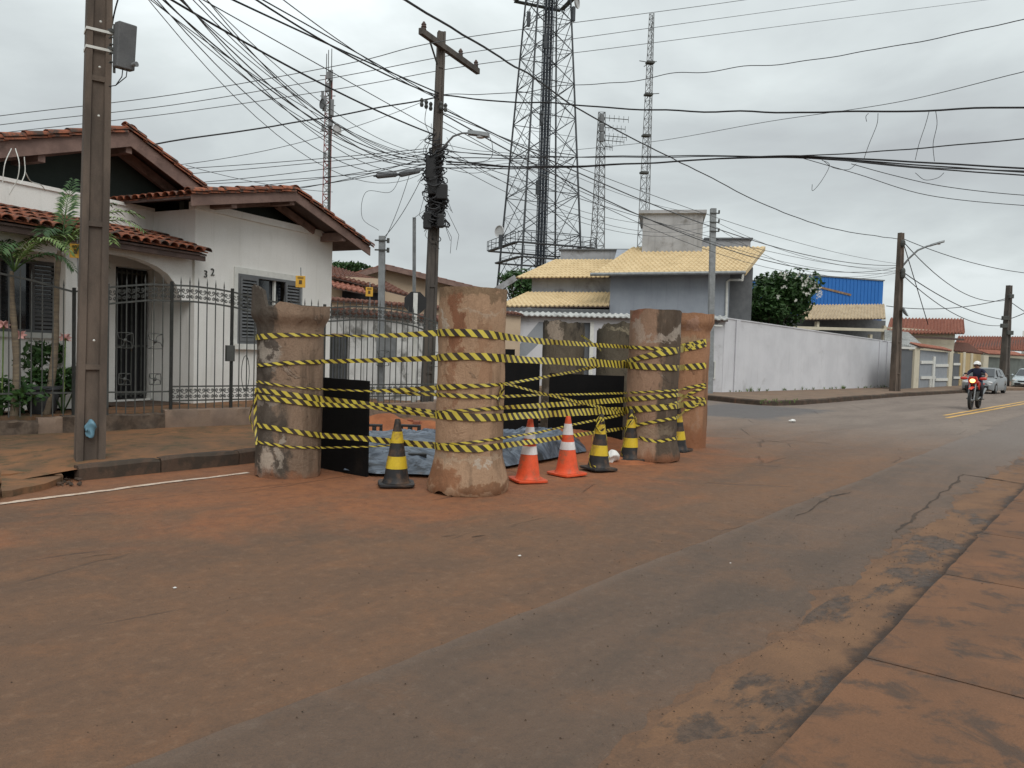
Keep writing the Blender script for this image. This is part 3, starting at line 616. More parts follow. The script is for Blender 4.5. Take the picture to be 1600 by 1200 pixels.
near = [(-2.05, 9.45), (-1.6, 9.25), (-.95, 9.3), (-.12, 10.05), (.45, 10.85), (1.2, 12.0)]; farr = [(-2.5, 12.0), (-1.7, 12.2), (-.9, 12.5), (0.0, 12.8), (.7, 12.8), (1.25, 12.7)]
def lerpl(L_, t):
    t = max(0, min(.9999, t))*(len(L_)-1); i = int(t); f = t-i; return Vector((L_[i][0]+(L_[i+1][0]-L_[i][0])*f, L_[i][1]+(L_[i+1][1]-L_[i][1])*f, 0))
def tarpf(s_, t):
    p = lerpl(near, s_).lerp(lerpl(farr, s_), t)
    e = min(1, t*7, (1-t)*5, s_*14, (1-s_)*9); e = max(0, e)
    z = .03+e*(.10+.10*t+.09*noise.noise(p*1.1)+.12*(1-abs(noise.noise(Vector((p.x*1.6+p.y*2.4, p.x*.7, 3)))*2))*1.0)
    z += .018*e*(1-abs(noise.noise(Vector((p.x*6, p.y*9, 1)))*2))
    return (p.x+.03*noise.noise(Vector((t*9, s_*9, 2))), p.y+.05*noise.noise(Vector((s_*14, t*3, 5))), z)
k = Nd('grey_blue_sheeting'); oc = k.co.outputs['Object']; n_ = k.noise(k.map(oc, (1, 2.4, 1)), 2.6, 7, .65, 1.2)
cc = k.mix(k.step(n_, .38, .62), (.045, .058, .08), (.15, .18, .225)); cc = k.mix(k.step(k.noise(k.map(oc, (1, 2.2, 1)), 3.2, 6, .65), .53, .62), cc, (.02, .023, .03)); cc = k.mix(k.math('MULTIPLY', k.step(k.noise(oc, 5, 6, .65), .62, .75), .6), cc, (.24, .15, .10))  # pale sheen streaks and dark folds are painted into the sheeting colour
k.bump(k.noise(k.map(oc, (1, 2, 1)), 7, 4, .6, 1), .35, .03); MT['tarp'] = k.fin(cc, .42, 0, .5)
tp_ = grid('plastic_sheet', MT['tarp'], 0, 1, 0, 1, 130, 60, tarpf, kind=None)
tag(tp_, 'crumpled grey blue plastic sheeting spread over the dug ground inside the pipes', 'plastic sheet')
def mound(name, cx, cy, rx, ry, h, seed, label):
    def f(x, y):
        d = sqrt(x*x+y*y); e = max(0, 1-d)**.8
        return (cx+x*rx*1.15, cy+y*ry*1.15, e*h*(1+.5*noise.noise(Vector((x*2.5, y*2.5, seed))))+e*.05*noise.noise(Vector((x*9, y*9, seed)))-.03)
    o = grid(name, MT['soil'], -1, 1, -1, 1, 44, 44, f, kind='stuff'); o['label'] = label; return o
mound('soil', -2.0, 13.2, 1.7, .8, .42, 2, 'red soil heaped behind the sheeting')
mound('soil', .9, 13.0, 1.4, .6, .30, 5, 'red soil heaped in front of the dark pipes')
mound('soil', 1.5, 11.5, .7, .5, .10, 8, 'thin red soil round the striped cones')
for i in range(7):
    q = P(random.uniform(566, 668), 640, random.uniform(13.0, 13.6)); b = MB().box(-.1, .1, -.05, .05, 0, .075)
    o = b.build('brick', MT['brick'], loc=(q.x, q.y, .22+random.uniform(-.03, .05)), rz=random.uniform(0, 3), bevel=.006)
    tag(o, 'loose red brick lying on the soil heap behind the sheeting', 'brick', 'loose bricks on the soil heap')
def footblock(label, q, rz, w=.30, h=.15):
    b = MB(); b.box(-w/2, w/2, -.06, .06, 0, .04).box(-w/2, -w/2+.045, -.06, .06, .04, h).box(w/2-.045, w/2, -.06, .06, .04, h).box(-w/2, w/2, -.06, .06, h, h+.035).box(-.03, .03, -.06, .06, .04, h)
    tag(b.build('plastic_block', MT['rubber'], loc=q, rz=rz, bevel=.008), label, 'plastic block', 'black plastic blocks on the sheeting')
footblock('black plastic block with hand holes at the back left corner of the sheeting', (P(585, 660, 12.3).x, 12.3, .14), .1, .26)
footblock('black plastic block with hand holes at the back of the sheeting beside the middle pipe', (P(641, 660, 12.4).x, 12.4, .14), -.05, .34)
footblock('black plastic block with hand holes low down between striped cone and middle pipe', (P(650, 730, 9.75).x, 9.75, .06), .15, .26, .13)
b = MB().sphere((0, 0, .07), .10, 22, 14, (.9, .7, .8)).wob(.06, 11); q = G(955, 722)
tag(b.build('plastic_bag', MT['wbag'], loc=(q.x, q.y, .0), smooth='all'), 'crumpled white plastic bag between the two wrapped striped cones', 'plastic bag')
# ------------------------------------------------------------------ cones
def cone_proto(kind):
    body, band = (MT['orange'], MT['refl']) if kind == 'o' else (MT['coneblack'], MT['coneyel'])
    bands = ((.655, .515), (.425, .325)) if kind == 'o' else ((.61, .48), (.33, .19))
    root = thing('traffic_cone', 'cone', 'traffic cone')
    rad = lambda z: .148-(.148-.030)*(z-.035)/(.75-.035)
    cuts = sorted({.035, .75}|{z for b_ in bands for z in b_})
    m_ = MB()
    pr = [(.165, .032), (rad(.05)+.004, .052)]+[(rad(z), z) for z in (.1, .2, .3, .4, .5, .6, .7, .74)]+[(.026, .75), (.020, .75), (.020, .70)]
    m_.lathe(pr, 28); m_.build('cone_body', body, root, smooth=True)
    s = MB(); n = 32; outl = []
    for i in range(n):
        a = 2*pi*i/n; c_, s_ = cos(a), sin(a); q = .205/max(abs(c_), abs(s_)); q = min(q, .262)*(1-.02*(i % 2)); outl.append((c_*q, s_*q))
    s.prism(outl, 0, .03, 'z'); s.build('cone_base', body, root, bevel=.006)
    for hi, lo in bands:
        b = MB(); b.lathe([(rad(lo)-.002, lo), (rad(lo)+.003, lo+.001), (rad((lo+hi)/2)+.003, (lo+hi)/2), (rad(hi)+.003, hi-.001), (rad(hi)-.002, hi)], 28, closed=False); b.build('band', band, root, smooth=True)
    return root
co, cb = cone_proto('o'), cone_proto('b'); first = {'o': True, 'b': True}; CONES = []
for kind, u, v, rz, lb_, lean in (('o', 825, 751, .35, 'orange and white cone standing nearest the middle pipe', .01), ('o', 886, 741, .7, 'orange and white cone between its orange neighbour and the first wrapped striped cone', -.015),
                       ('b', 619, 757, .2, 'black and yellow cone in front of the sheeting, left of the middle pipe', 0), ('b', 935, 733, .5, 'black and yellow cone wrapped in zebra tape, just right of the orange cones', .03),
                       ('b', 985, 718, .1, 'black and yellow cone leaning against the foot of the tan and grey pipe', -.02), ('b', 1059, 704, .9, 'black and yellow cone mostly hidden between the two right hand pipes', -.05)):
    src = co if kind == 'o' else cb
    o = src if first[kind] else copy_tree(src); first[kind] = False
    q = G(u, v); o.location = (q.x, q.y, .0); o.rotation_euler = (0, lean, rz); o['label'] = lb_; o['group'] = 'orange and white cones' if kind == 'o' else 'black and yellow cones'
    CONES.append(q)
# ------------------------------------------------------------------ zebra tape
k = Nd('zebra_tape'); uvn = k.n('ShaderNodeUVMap'); x, y, z = k.xyz(uvn.outputs[0])
fr_ = k.math('FRACT', k.math('ADD', k.math('DIVIDE', x, .128), k.math('MULTIPLY', y, -.6)))
s1 = k.math('MULTIPLY', k.step(fr_, .0, .03), k.step(fr_, .53, .50))
oc = k.co.outputs['Object']; yel = k.mix(k.step(k.noise(oc, 3, 5), .3, .7), (.66, .54, .07), (.52, .42, .07)); blk = k.mix(k.step(k.noise(oc, 3, 5), .3, .7), (.030, .022, .018), (.055, .038, .026))
MT['tape'] = k.fin(k.mix(s1, yel, blk), .42, 0, .5)
def on_pipe(key, u, v, off):
    c, r, ln = PIPES[key]; d = ray(u, v); zh = 1.0; c = c+Vector((ln[0]*zh, ln[1]*zh, 0)); R_ = r+off
    dx, dy = d.x, d.y; a = dx*dx+dy*dy; b = -(dx*c.x+dy*c.y); cc_ = c.x**2+c.y**2-R_*R_; disc = b*b-a*cc_
    kk = (-b-sqrt(disc))/a if disc > 0 else -b/a
    p = Vector((d.x*kk, d.y*kk, CH+d.z*kk))
    if disc <= 0:
        h = Vector((p.x-c.x, p.y-c.y, 0)).normalized(); p.x, p.y = c.x+h.x*R_, c.y+h.y*R_
    return p, (Vector((p.x, p.y, 0))-Vector((c.x, c.y, 0))).normalized()
FULL = .098
def tape(label, pts, phase=0.0, gname='zebra tape strands wound round the pipes'):
    # pts: (u, v, apparent width in photo pixels, pipe key or depth)
    raw = []
    for (u, v, w, key) in pts:
        if isinstance(key, str): p, nrm = on_pipe(key, u, v, .012); D = p.y
        elif key is None: p, nrm, D = None, None, None
        else: p, nrm, D = P(u, v, key), None, key
        raw.append([u, v, w, p, nrm, D])
    for i, q in enumerate(raw):
        if q[3] is None:
            a = next(raw[j] for j in range(i-1, -1, -1) if raw[j][5] is not None); b = next(raw[j] for j in range(i+1, len(raw)) if raw[j][5] is not None)
            t = ((q[0]-a[0])**2+(q[1]-a[1])**2)**.5/max(1e-6, (((q[0]-a[0])**2+(q[1]-a[1])**2)**.5+((q[0]-b[0])**2+(q[1]-b[1])**2)**.5))
            q[5] = 1/((1-t)/a[5]+t/b[5]); q[3] = P(q[0], q[1], q[5])
    # dense resample: smooth widths, hug the pipes
    out = []
    for i in range(len(raw)-1):
        a, b = raw[i], raw[i+1]; same = isinstance(pts[i][3], str) and pts[i][3] == pts[i+1][3]; L = (a[3]-b[3]).length; n = max(2, int(L/.05))
        for j in range(n):
            t = j/n; u, v, w = a[0]+(b[0]-a[0])*t, a[1]+(b[1]-a[1])*t, a[2]+(b[2]-a[2])*t
            if same: p, nrm = on_pipe(pts[i][3], u, v, .012)
            else: p, nrm = a[3].lerp(b[3], t), None
            out.append((p, w, nrm))
    out.append((raw[-1][3], raw[-1][2], raw[-1][4]))
    m_ = MB(); vs = []; uv = []; s_ = phase
    for i, (p, w, nrm) in enumerate(out):
        if i: s_ += (p-out[i-1][0]).length
        d = (out[min(i+1, len(out)-1)][0]-out[max(i-1, 0)][0]).normalized()
        view = (p-Vector((0, 0, CH))).normalized(); up = Vector((0, 0, 1)); up = (up-d*up.dot(d)).normalized()
        if abs(d.z) > .9: up = d.cross(view).normalized()
        wm_ = w/1200*p.y; full = max(FULL, wm_); c_ = min(1, wm_/full); sn = sqrt(1-c_*c_)
        nn = d.cross(up).normalized()
        wid = full if nrm is None else min(full, wm_*1.15+.01)
        c_, sn = 1.0, 0.0; wid = wm_          # folded lengthwise where it looks narrow
        if nrm is None: tw = .45*noise.noise(Vector((s_*1.3, phase*9, 4))); c_, sn = cos(tw), sin(tw)
        ax = up*c_+nn*sn
        wid *= 1+.16*noise.noise(Vector((s_*2.7, phase*5, 8)))
        fl = .007*noise.noise(Vector((s_*7, phase, 0)))
        off = (nrm*(.004+.004*abs(noise.noise(Vector((s_*9, phase, 1))))) if nrm is not None else Vector((0, 0, 0)))
        vs += [p+ax*wid*.5+off+nn*fl, p+off, p-ax*wid*.5+off-nn*fl]
        uv += [(s_, 0), (s_, .5), (s_, 1)]
    m_.add(vs, [(3*i+j, 3*i+3+j, 3*i+4+j, 3*i+1+j) for i in range(len(out)-1) for j in (0, 1)]); m_.uv = uv
    return tag(m_.build('zebra_tape', MT['tape'], smooth='all'), label, 'zebra tape', gname)
A_, B_, C_, E_, F_ = 'A', 'B', 'C', 'E', 'F'
tape('topmost zebra tape strand, crossing the middle pipe near its top and sagging to the right', [(400, 527, 9, A_), (420, 525, 9, A_), (455, 523, 6, A_), (503, 524, 3, A_), (560, 525, 3.5, None), (620, 524, 7, None), (676, 520, 10, B_), (700, 519.5, 11, B_), (731, 520, 12, B_), (760, 522, 12, B_), (781, 525, 11, B_), (842, 533, 9, None), (907, 537.5, 7, None), (975, 542, 5, E_), (1015, 544, 5, E_), (1060, 546, 6, E_), (1065, 542, 9, F_), (1103, 534, 10, F_)])
tape('second zebra tape strand down, at shoulder height across the middle pipe', [(402, 571, 5, A_), (450, 567, 6, A_), (503, 565, 6, A_), (590, 563, 7, None), (676, 559.5, 9, B_), (705, 557, 11, B_), (731, 556.5, 11, B_), (760, 557.5, 12, B_), (781, 559.5, 12, B_), (842, 563.5, 10, None), (907, 565.5, 12, None), (975, 570, 11, E_), (1015, 573, 10, E_), (1060, 575, 9, E_), (1070, 574, 9, F_), (1103, 571, 9, F_)], .05)
tape('thin twisted zebra tape strand running level just above the main double band', [(401, 596, 4, A_), (425, 600, 4, A_), (460, 605, 2.5, A_), (503, 608, 2.5, A_), (570, 611, 3, None), (625, 610, 7, None), (676, 606, 8, B_), (710, 604, 8, B_), (750, 602.5, 6, B_), (780, 601, 4, B_), (800, 598, 4, None), (840, 591, 4, None), (900, 580, 4, None), (930, 572, 5, 11.0)], .02)
tape('main wide zebra tape strand sloping down from the left pipe across the middle pipe', [(400, 609, 7, A_), (430, 613, 8, A_), (470, 619, 9, A_), (503, 624, 10, A_), (567, 632, 11, None), (630, 641, 12, None), (676, 647, 12, B_), (710, 650, 13, B_), (745, 652.5, 12, B_), (781, 652, 11, B_), (840, 648, 11, None), (907, 644, 11, None), (975, 641, 11, E_), (1015, 638, 10, E_), (1060, 634, 9, E_), (1068, 632, 9, F_), (1103, 629, 9, F_)], .03)
tape('zebra tape strand lying close under the main wide one across the left pipe', [(402, 620, 8, A_), (430, 624, 8, A_), (470, 629, 8, A_), (503, 632, 7, A_), (567, 635, 6, None), (640, 646, 4, B_)], .09)
tape('level zebra tape strand crossing the middle pipe at hip height', [(590, 609, 3, 9.0), (640, 615, 5, None), (676, 616.5, 5, B_), (719, 618.5, 7, B_), (750, 619.5, 6, B_), (781, 620, 5, B_), (840, 617, 3, None), (907, 616, 3, None), (975, 614, 3, E_), (1060, 609.5, 3, E_), (1068, 607, 4, F_), (1103, 600, 4, F_)], .07)
tape('zebra tape strand just above the wide band on the right side of the middle pipe', [(676, 644, 3, B_), (705, 642, 4, B_), (745, 640, 5, B_), (781, 637, 6, B_), (840, 634, 8, None), (900, 630, 8, None), (975, 624.5, 8, E_), (1015, 621, 7, E_), (1060, 617, 6, E_), (1070, 619, 4, F_), (1103, 624, 4, F_)], .01)
tape('lowest wide zebra tape strand, running from the left pipe to the middle pipe foot', [(401, 664, 8, A_), (430, 669, 8, A_), (470, 676, 8, A_), (503, 680.5, 8, A_), (567, 685, 9, None), (631, 692, 10, None), (676, 696, 10, B_), (710, 700.5, 11, B_), (745, 701.5, 11, B_), (781, 697, 9, B_), (840, 689, 8, None), (907, 679, 6, None), (975, 669, 5, E_), (1010, 661, 5, E_), (1060, 652, 5, E_), (1070, 642, 4, F_), (1103, 625, 4, F_)], .06)
tape('thin zebra tape strand crossing the foot of the left pipe and passing behind the cone', [(401, 690, 4, A_), (430, 695, 5, A_), (455, 698.5, 4, A_), (503, 699.5, 3, A_), (572, 698, 2.5, None), (640, 695, 2.5, None), (677, 694.5, 2.5, B_), (720, 693, 4, B_), (781, 685, 4, B_), (840, 676, 3.5, None), (900, 662.5, 3.5, None), (974, 647, 4, E_)], .04)
tape('thin zebra tape strand slanting down to the right from the middle pipe', [(781, 599, 3, B_), (800, 602, 4, None), (840, 613, 3.5, None), (890, 625, 4, None), (950, 639, 4, None), (977, 645, 4, E_)], .03)
tape('zebra tape strand rising to the right across the two right hand pipes', [(930, 572, 4, 11.4), (978, 565, 7, E_), (1000, 559, 7, E_), (1030, 552, 10, E_), (1060, 547, 10, E_), (1070, 544, 10, F_), (1103, 537, 9, F_)], .08)
tape('thin zebra tape strand rising to the right edge of the orange stained pipe', [(1040, 634, 4, E_), (1060, 628, 4, E_), (1075, 616, 4, F_), (1103, 604, 4, F_)], .02)
tape('short zebra tape strand round the foot of the tan and grey pipe', [(998, 683, 4, E_), (1010, 687, 6, E_), (1028, 690, 5, E_), (1060, 684, 5, E_)], .05)
tape('zebra tape strand hanging down the left edge of the left pipe', [(401, 606, 4, A_), (399.5, 640, 5, A_), (400, 670, 4, A_), (402, 695, 4, A_)], .0)
tape('loose loop of zebra tape hanging at the far left of the left pipe', [(400, 621, 2, 9.25), (393, 636, 2, 9.3), (390, 652, 2, 9.3), (396, 672, 2, 9.3), (403, 690, 2, 9.25)], .0)
tape('zebra tape strand hanging down the right edge of the middle pipe', [(781, 600, 5, 8.45), (783, 610, 6, 8.4), (779, 622, 5, 8.35), (781, 634, 3, 8.4)], .0)
tape('torn end of zebra tape fluttering right of the middle pipe', [(783, 601, 4, 8.4), (787, 607, 4, 8.4), (783, 617, 3, 8.42)], .0)
tape('knotted zebra tape bunch between the rear dark pipes', [(906, 561, 7, 11.6), (918, 566, 9, 11.5), (928, 560, 6, 11.6), (936, 571, 6, 11.4), (915, 577, 5, 11.5)], .0)
tape('zebra tape leading from the knot up to the dark rear pipe', [(908, 524, 3, 13.6), (920, 532, 4, 13.0), (931, 541, 3, 12.4), (940, 548, 3, 12.0)], .0)
# tape wrapped round the striped cones
def conewrap(ci, label, pts):
    c = CONES[ci]; pp = []
    for (a, z) in pts:
        r = .148-.118*(z-.035)/.715+.012; pp.append(Vector((c.x+cos(a)*r, c.y+sin(a)*r, z)))
    dn = []
    for a, b in zip(pp, pp[1:]):
        for j in range(6): dn.append(a.lerp(b, j/6))
    for p in dn:
        h = Vector((p.x-c.x, p.y-c.y, 0)); r = .148-.118*(p.z-.035)/.715+.016
        if h.length < r: h = h.normalized()*r; p.x, p.y = c.x+h.x, c.y+h.y
    vs = []; uv = []; s_ = 0
    for i, p in enumerate(dn):
        if i: s_ += (p-dn[i-1]).length
        w = .022+.012*noise.noise(Vector((s_*6, ci, 0))); vs += [p+Vector((0, 0, w)), p-Vector((0, 0, w))]; uv += [(s_, 0), (s_, 1)]
    m_ = MB().add(vs, [(2*i, 2*i+2, 2*i+3, 2*i+1) for i in range(len(dn)-1)]); m_.uv = uv
    tag(m_.build('zebra_tape', MT['tape'], smooth='all'), label, 'zebra tape', 'zebra tape wrapped round the cones')
conewrap(3, 'zebra tape wound round the upper half of the wrapped striped cone', [(-.3, .70), (-1.6, .66), (-2.6, .58), (-1.5, .52), (-.4, .60), (-1.7, .72), (-2.8, .63)])
conewrap(3, 'zebra tape trailing down the left side of the wrapped striped cone', [(-2.6, .55), (-2.9, .40), (-2.7, .28), (-2.9, .15), (-2.4, .05), (-1.8, .04)])
conewrap(3, 'zebra tape trailing down the right side of the wrapped striped cone', [(-.5, .55), (-.3, .40), (-.5, .25), (-.2, .10)])
conewrap(4, 'zebra tape trailing down the left side of the cone by the tan and grey pipe', [(-1.4, .60), (-2.5, .52), (-2.9, .40), (-2.7, .25), (-3.0, .12), (-2.5, .04)])
conewrap(4, 'zebra tape over the top of the cone by the tan and grey pipe', [(-2.9, .56), (-1.7, .68), (-.5, .60), (-.1, .45), (-.3, .3)])
tape('loose zebra tape end lying on the soil left of the wrapped striped cone', [(902, 733, 4, 11.0), (914, 735, 4, 10.95), (926, 733, 4, 10.9)])
# ================================================================== HOUSE WITH TILED GABLES, LEFT
def wallh(m_, x0, x1, z0, z1, y0, y1, holes=()):
    xs_ = sorted({x0, x1}|{h[0] for h in holes}|{h[1] for h in holes})
    for a, b in zip(xs_, xs_[1:]):
        c = (a+b)/2; hs = sorted([(h[2], h[3]) for h in holes if h[0] < c < h[1]]); z = z0
        for p, q in hs:
            if p > z: m_.box(a, b, y0, y1, z, p)
            z = q
        if z < z1: m_.box(a, b, y0, y1, z, z1)
    return m_
def tile_mesh(r=.092, L=.44, n=6, th=.012):
    m_ = MB(); vs = []
    for (y, rr) in ((0, r), (L, r*.84)):
        for q in (rr, rr-th):
            for i in range(n+1): a = pi*i/n; vs.append((cos(a)*q, y, sin(a)*q*.8))
    N = n+1; fs = []
    for i in range(n): fs += [(i, i+1, 2*N+i+1, 2*N+i), (N+i+1, N+i, 3*N+i, 3*N+i+1), (i+1, i, N+i, N+i+1), (2*N+i, 2*N+i+1, 3*N+i+1, 3*N+i)]
    m_.add(vs, fs); return m_
TILE = tile_mesh(); TILE_ME = TILE.mesh('roof_tile', MT['tile'], True); TILE_OLD = TILE.mesh('roof_tile', MT['tile_old'], True)
def tiled(roof, E, a, s, W_, L_, pick, sp=.19, co_=.37, me=None, matn='tile', jit=.006, under=True, cap=300):
    a, s = Vector(a).normalized(), Vector(s).normalized(); n = a.cross(s).normalized()
    if n.z < 0: n = -n
    nc, nr = int(W_/sp), max(1, int(round(L_/co_))); rest = MB(); cnt = 0
    for i in range(nc+1):
        for j in range(nr):
            if j*co_ > L_-.15: continue
            p = Vector(E)+a*(i*sp+random.uniform(-jit, jit))+s*(j*co_-.05+random.uniform(-jit*2, jit*2))+n*(.035+random.uniform(0, jit))
            M = Matrix(((a.x, s.x, n.x, p.x), (a.y, s.y, n.y, p.y), (a.z, s.z, n.z, p.z), (0, 0, 0, 1))) @ R(-.05, 'X') @ R(random.uniform(-.02, .02), 'Z')
            if pick(i, j) and cnt < cap: inst('roof_tile', me or TILE_ME, roof, M); cnt += 1
            else:
                t_ = MB(); t_.v = [tuple(M @ Vector(v)) for v in TILE.v]; rest.add(t_.v, TILE.f)
    if rest.v: rest.build('roof_tile', MT[matn], roof, smooth=True)['kind'] = 'stuff'
    if under:
        E = Vector(E); u_ = MB().slab([E, E+a*W_, E+a*W_+s*L_, E+s*L_], .02, n); u_.v = [tuple(Vector(v)+n*.022) for v in u_.v]; u_.build('roof_underlay', MT[matn], roof)
K = P(303, 535, 14.2)
H = Fr((K.x, K.y), 26)
house = thing('house', 'white house number 32 with orange clay tile gables behind the iron fence', 'house', (H.p.x, H.p.y, 0), H.rz)
TZ = .45
# --- front block
m_ = MB(); wx0, wzt = H.uv(371, 427); _, wzb = H.uv(371, 537); wx1, _ = H.uv(471, 445)
wallh(m_, 0, 3.87, TZ-.3, 4.0, 0, .16, [(wx0, wx1, wzb, wzt)])
m_.box(0, .16, .16, 5.2, TZ-.3, 4.0); m_.box(3.71, 3.87, .16, 5.2, TZ-.3, 4.0)
wall_o = m_.build('wall', MT['white'], house)
MB().box(-.03, 3.90, -.05, .14, 4.0, 4.13).build('cornice', MT['white'], house)
# --- gable roofs
def gable(apx, lft, rgt, yf, yb, pickL, pickR, name='gable_roof', fasc=.17, beamz=.3):
    ax, az = apx; lx, lz = lft; rx, rz_ = rgt
    core = MB()
    for (ex, ez) in (lft, rgt):
        core.slab([(ex, yf, ez), (ax, yf, az), (ax, yb, az), (ex, yb, ez)] if ex < ax else [(ax, yf, az), (ex, yf, ez), (ex, yb, ez), (ax, yb, az)], .035, Vector((0, 0, 1)))
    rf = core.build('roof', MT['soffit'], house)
    f = MB()
    for (ex, ez) in (lft, rgt):
        f.add([(ex, yf-.035, ez-fasc), (ax, yf-.035, az-fasc), (ax, yf-.035, az+.02), (ex, yf-.035, ez+.02), (ex, yf-.004, ez-fasc), (ax, yf-.004, az-fasc), (ax, yf-.004, az+.02), (ex, yf-.004, ez+.02)],
              [(0, 1, 2, 3), (7, 6, 5, 4), (0, 4, 5, 1), (3, 2, 6, 7), (0, 3, 7, 4), (1, 5, 6, 2)])
    f.build('fascia_board', MT['fascia'], rf)
    for (ex, ez), pk in ((lft, pickL), (rgt, pickR)):
        dx, dz = ax-ex, az-ez; L = sqrt(dx*dx+dz*dz); s = Vector((dx/L, 0, dz/L))
        tiled(rf, (ex, yf, ez), (0, 1, 0), s, yb-yf, L, pk)
    # ridge caps
    for i in range(int((yb-yf)/.38)):
        inst('ridge_tile', TILE_ME, rf, T(ax, yf-.06+i*.38, az+.06) @ Matrix.Diagonal((1.35, 1, 1.3, 1)) @ R(-.04, 'X'))
    # verge: capping tiles that lie along the rake
    for (ex, ez) in (lft, rgt):
        dx, dz = ax-ex, az-ez; L = sqrt(dx*dx+dz*dz); s = Vector((dx/L, 0, dz/L)); a = Vector((0, 1, 0)); n = a.cross(s)
        if n.z < 0: n = -n
        for j in range(int((L-.2)/.38)+1):
            p = Vector((ex, yf-.01, ez))+s*(j*.38-.06)+n*.085
            inst('verge_tile', TILE_ME, rf, Matrix(((a.x, s.x, n.x, p.x), (a.y, s.y, n.y, p.y), (a.z, s.z, n.z, p.z), (0, 0, 0, 1))) @ R(-.05, 'X') @ R(random.uniform(-.03, .03), 'Z'))
    return rf
ya = -.62
ap, lf, rt = H.uv(460, 301, ya), H.uv(298, 306, ya), H.uv(577, 388, ya)
blockroof = gable(ap, lf, rt, ya, 4.6, lambda i, j: j < 1 or i < 2, lambda i, j: i < 2)
gz = lambda x: (lf[1]+(ap[1]-lf[1])*(x-lf[0])/(ap[0]-lf[0])) if x < ap[0] else (ap[1]+(rt[1]-ap[1])*(x-ap[0])/(rt[0]-ap[0]))
gx = [-.0, ap[0], 3.87]
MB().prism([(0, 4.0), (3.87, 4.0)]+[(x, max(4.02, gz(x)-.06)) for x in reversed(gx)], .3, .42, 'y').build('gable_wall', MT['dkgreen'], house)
for x, w in ((ap[0]-.1, .13), (.28, .13), (3.45, .13)): MB().box(x, x+w, ya+.02, .5, gz(x+w/2)-.24, gz(x+w/2)-.06).build('purlin', MT['fascia'], house)
br = MB()
for sgn, (ex, ez) in ((1, rt), (-1, lf)):
    a0 = Vector((ap[0]+.12*sgn, -.05, ap[1]-.19)); b0 = Vector((ap[0]+1.25*sgn, -.05, gz(ap[0]+1.25*sgn)-.17)); br = MB().bar(a0, b0, .09, .14); br.build('rafter', MT['fascia'], house)
# --- main gable behind
yM = 1.0
ap2, lf2, rt2 = H.uv(203, 208, yM), H.uv(-70, 228, yM), H.uv(334, 311, yM)
mainroof = gable(ap2, lf2, rt2, yM, 6.0, lambda i, j: i < 2, lambda i, j: i < 2, fasc=.24)
g2 = lambda x: (lf2[1]+(ap2[1]-lf2[1])*(x-lf2[0])/(ap2[0]-lf2[0])) if x < ap2[0] else (ap2[1]+(rt2[1]-ap2[1])*(x-ap2[0])/(rt2[0]-ap2[0]))
xa, xb = lf2[0]+.2, rt2[0]-.1
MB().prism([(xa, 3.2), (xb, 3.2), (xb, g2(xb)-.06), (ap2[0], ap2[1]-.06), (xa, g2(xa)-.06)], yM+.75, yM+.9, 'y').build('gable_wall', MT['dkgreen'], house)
for sgn in (1, -1):
    L = (rt2[0]-ap2[0])*.86 if sgn > 0 else (ap2[0]-lf2[0])*.9; e_ = ap2[0]+sgn*L
    MB().bar((ap2[0]+sgn*.1, yM+.5, ap2[1]-.2), (e_, yM+.5, g2(e_)-.2), .10, .17).build('rafter', MT['fascia'], house)
for x in (ap2[0], ap2[0]-1.6): MB().box(x-.06, x+.06, yM+.02, yM+.8, g2(x)-.36, g2(x)-.2).build('purlin', MT['fascia'], house)
# hanging loose service wires in front of the gable
# --- left wing
yw = 1.1
dx0, dzt = H.uv(181, 415, yw); dx1, dzb = H.uv(235, 604, yw)
wx2, wz2 = H.uv(0, 400, yw); wx3, wz3 = H.uv(94, 521, yw)
m_ = MB(); wallh(m_, -7, -.001, TZ-.3, 4.0, yw, yw+.16, [(wx2-1.0, wx3, wz3, wz2), (dx0, dx1, TZ, dzt)]); m_.build('wall', MT['white'], house)
MB().box(-7, -.002, yw-.03, yw+.2, 4.0, 4.06).build('coping', MT['white'], house)
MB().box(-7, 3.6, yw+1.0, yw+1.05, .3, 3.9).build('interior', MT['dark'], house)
# barred door
dr = MB().box(dx0+.02, dx1-.02, yw+.10, yw+.13, TZ+.02, dzt-.02).build('door', MT['dark'], house)
for i in range(7): x = dx0+.06+(dx1-dx0-.12)*i/6; MB().box(x-.012, x+.012, yw+.05, yw+.075, TZ+.05, dzt-.05).build('bar', MT['iron'], dr)
for z in (TZ+.1, TZ+1.0, dzt-.1): MB().box(dx0+.02, dx1-.02, yw+.076, yw+.095, z-.02, z+.02).build('rail', MT['iron'], dr)
MB().box(dx1, dx1+.1, yw-.03, yw, TZ, dzt+.1).build('door_jamb', MT['whitepaint'], house)
# left window with frame and sill
wf = MB(); X0, X1, Z0, Z1 = wx2-1.0, wx3, wz3, wz2
for b_ in ((X0, X1, Z1-.06, Z1), (X0, X1, Z0, Z0+.05), (X1-.05, X1, Z0+.05, Z1-.06), (X1-1.0, X1-.95, Z0+.05, Z1-.06)): wf.box(b_[0], b_[1], yw+.03, yw+.09, b_[2], b_[3])
wfo = wf.build('window', MT['shutter'], house); MB().box(X0+.01, X1-.06, yw+.10, yw+.11, Z0+.05, Z1-.06).build('pane', MT['glass'], wfo)
MB().box(X0, X1+.06, yw-.06, yw-.001, Z0-.09, Z0).build('window_sill', MT['whitepaint'], house)
sh = MB()
for i in range(16): z = Z0+.1+(Z1-Z0-.2)*i/15; sh.box(X1-.42, X1-.08, yw+.05, yw+.085, z-.03, z+.012)
MB().box(X1-.47, X1-.42, yw+.02, yw+.095, Z0+.05, Z1-.06).build('shutter_stile', MT['shutter'], wfo); sh.build('shutter_louvres', MT['shutter'], wfo)['kind'] = 'stuff'
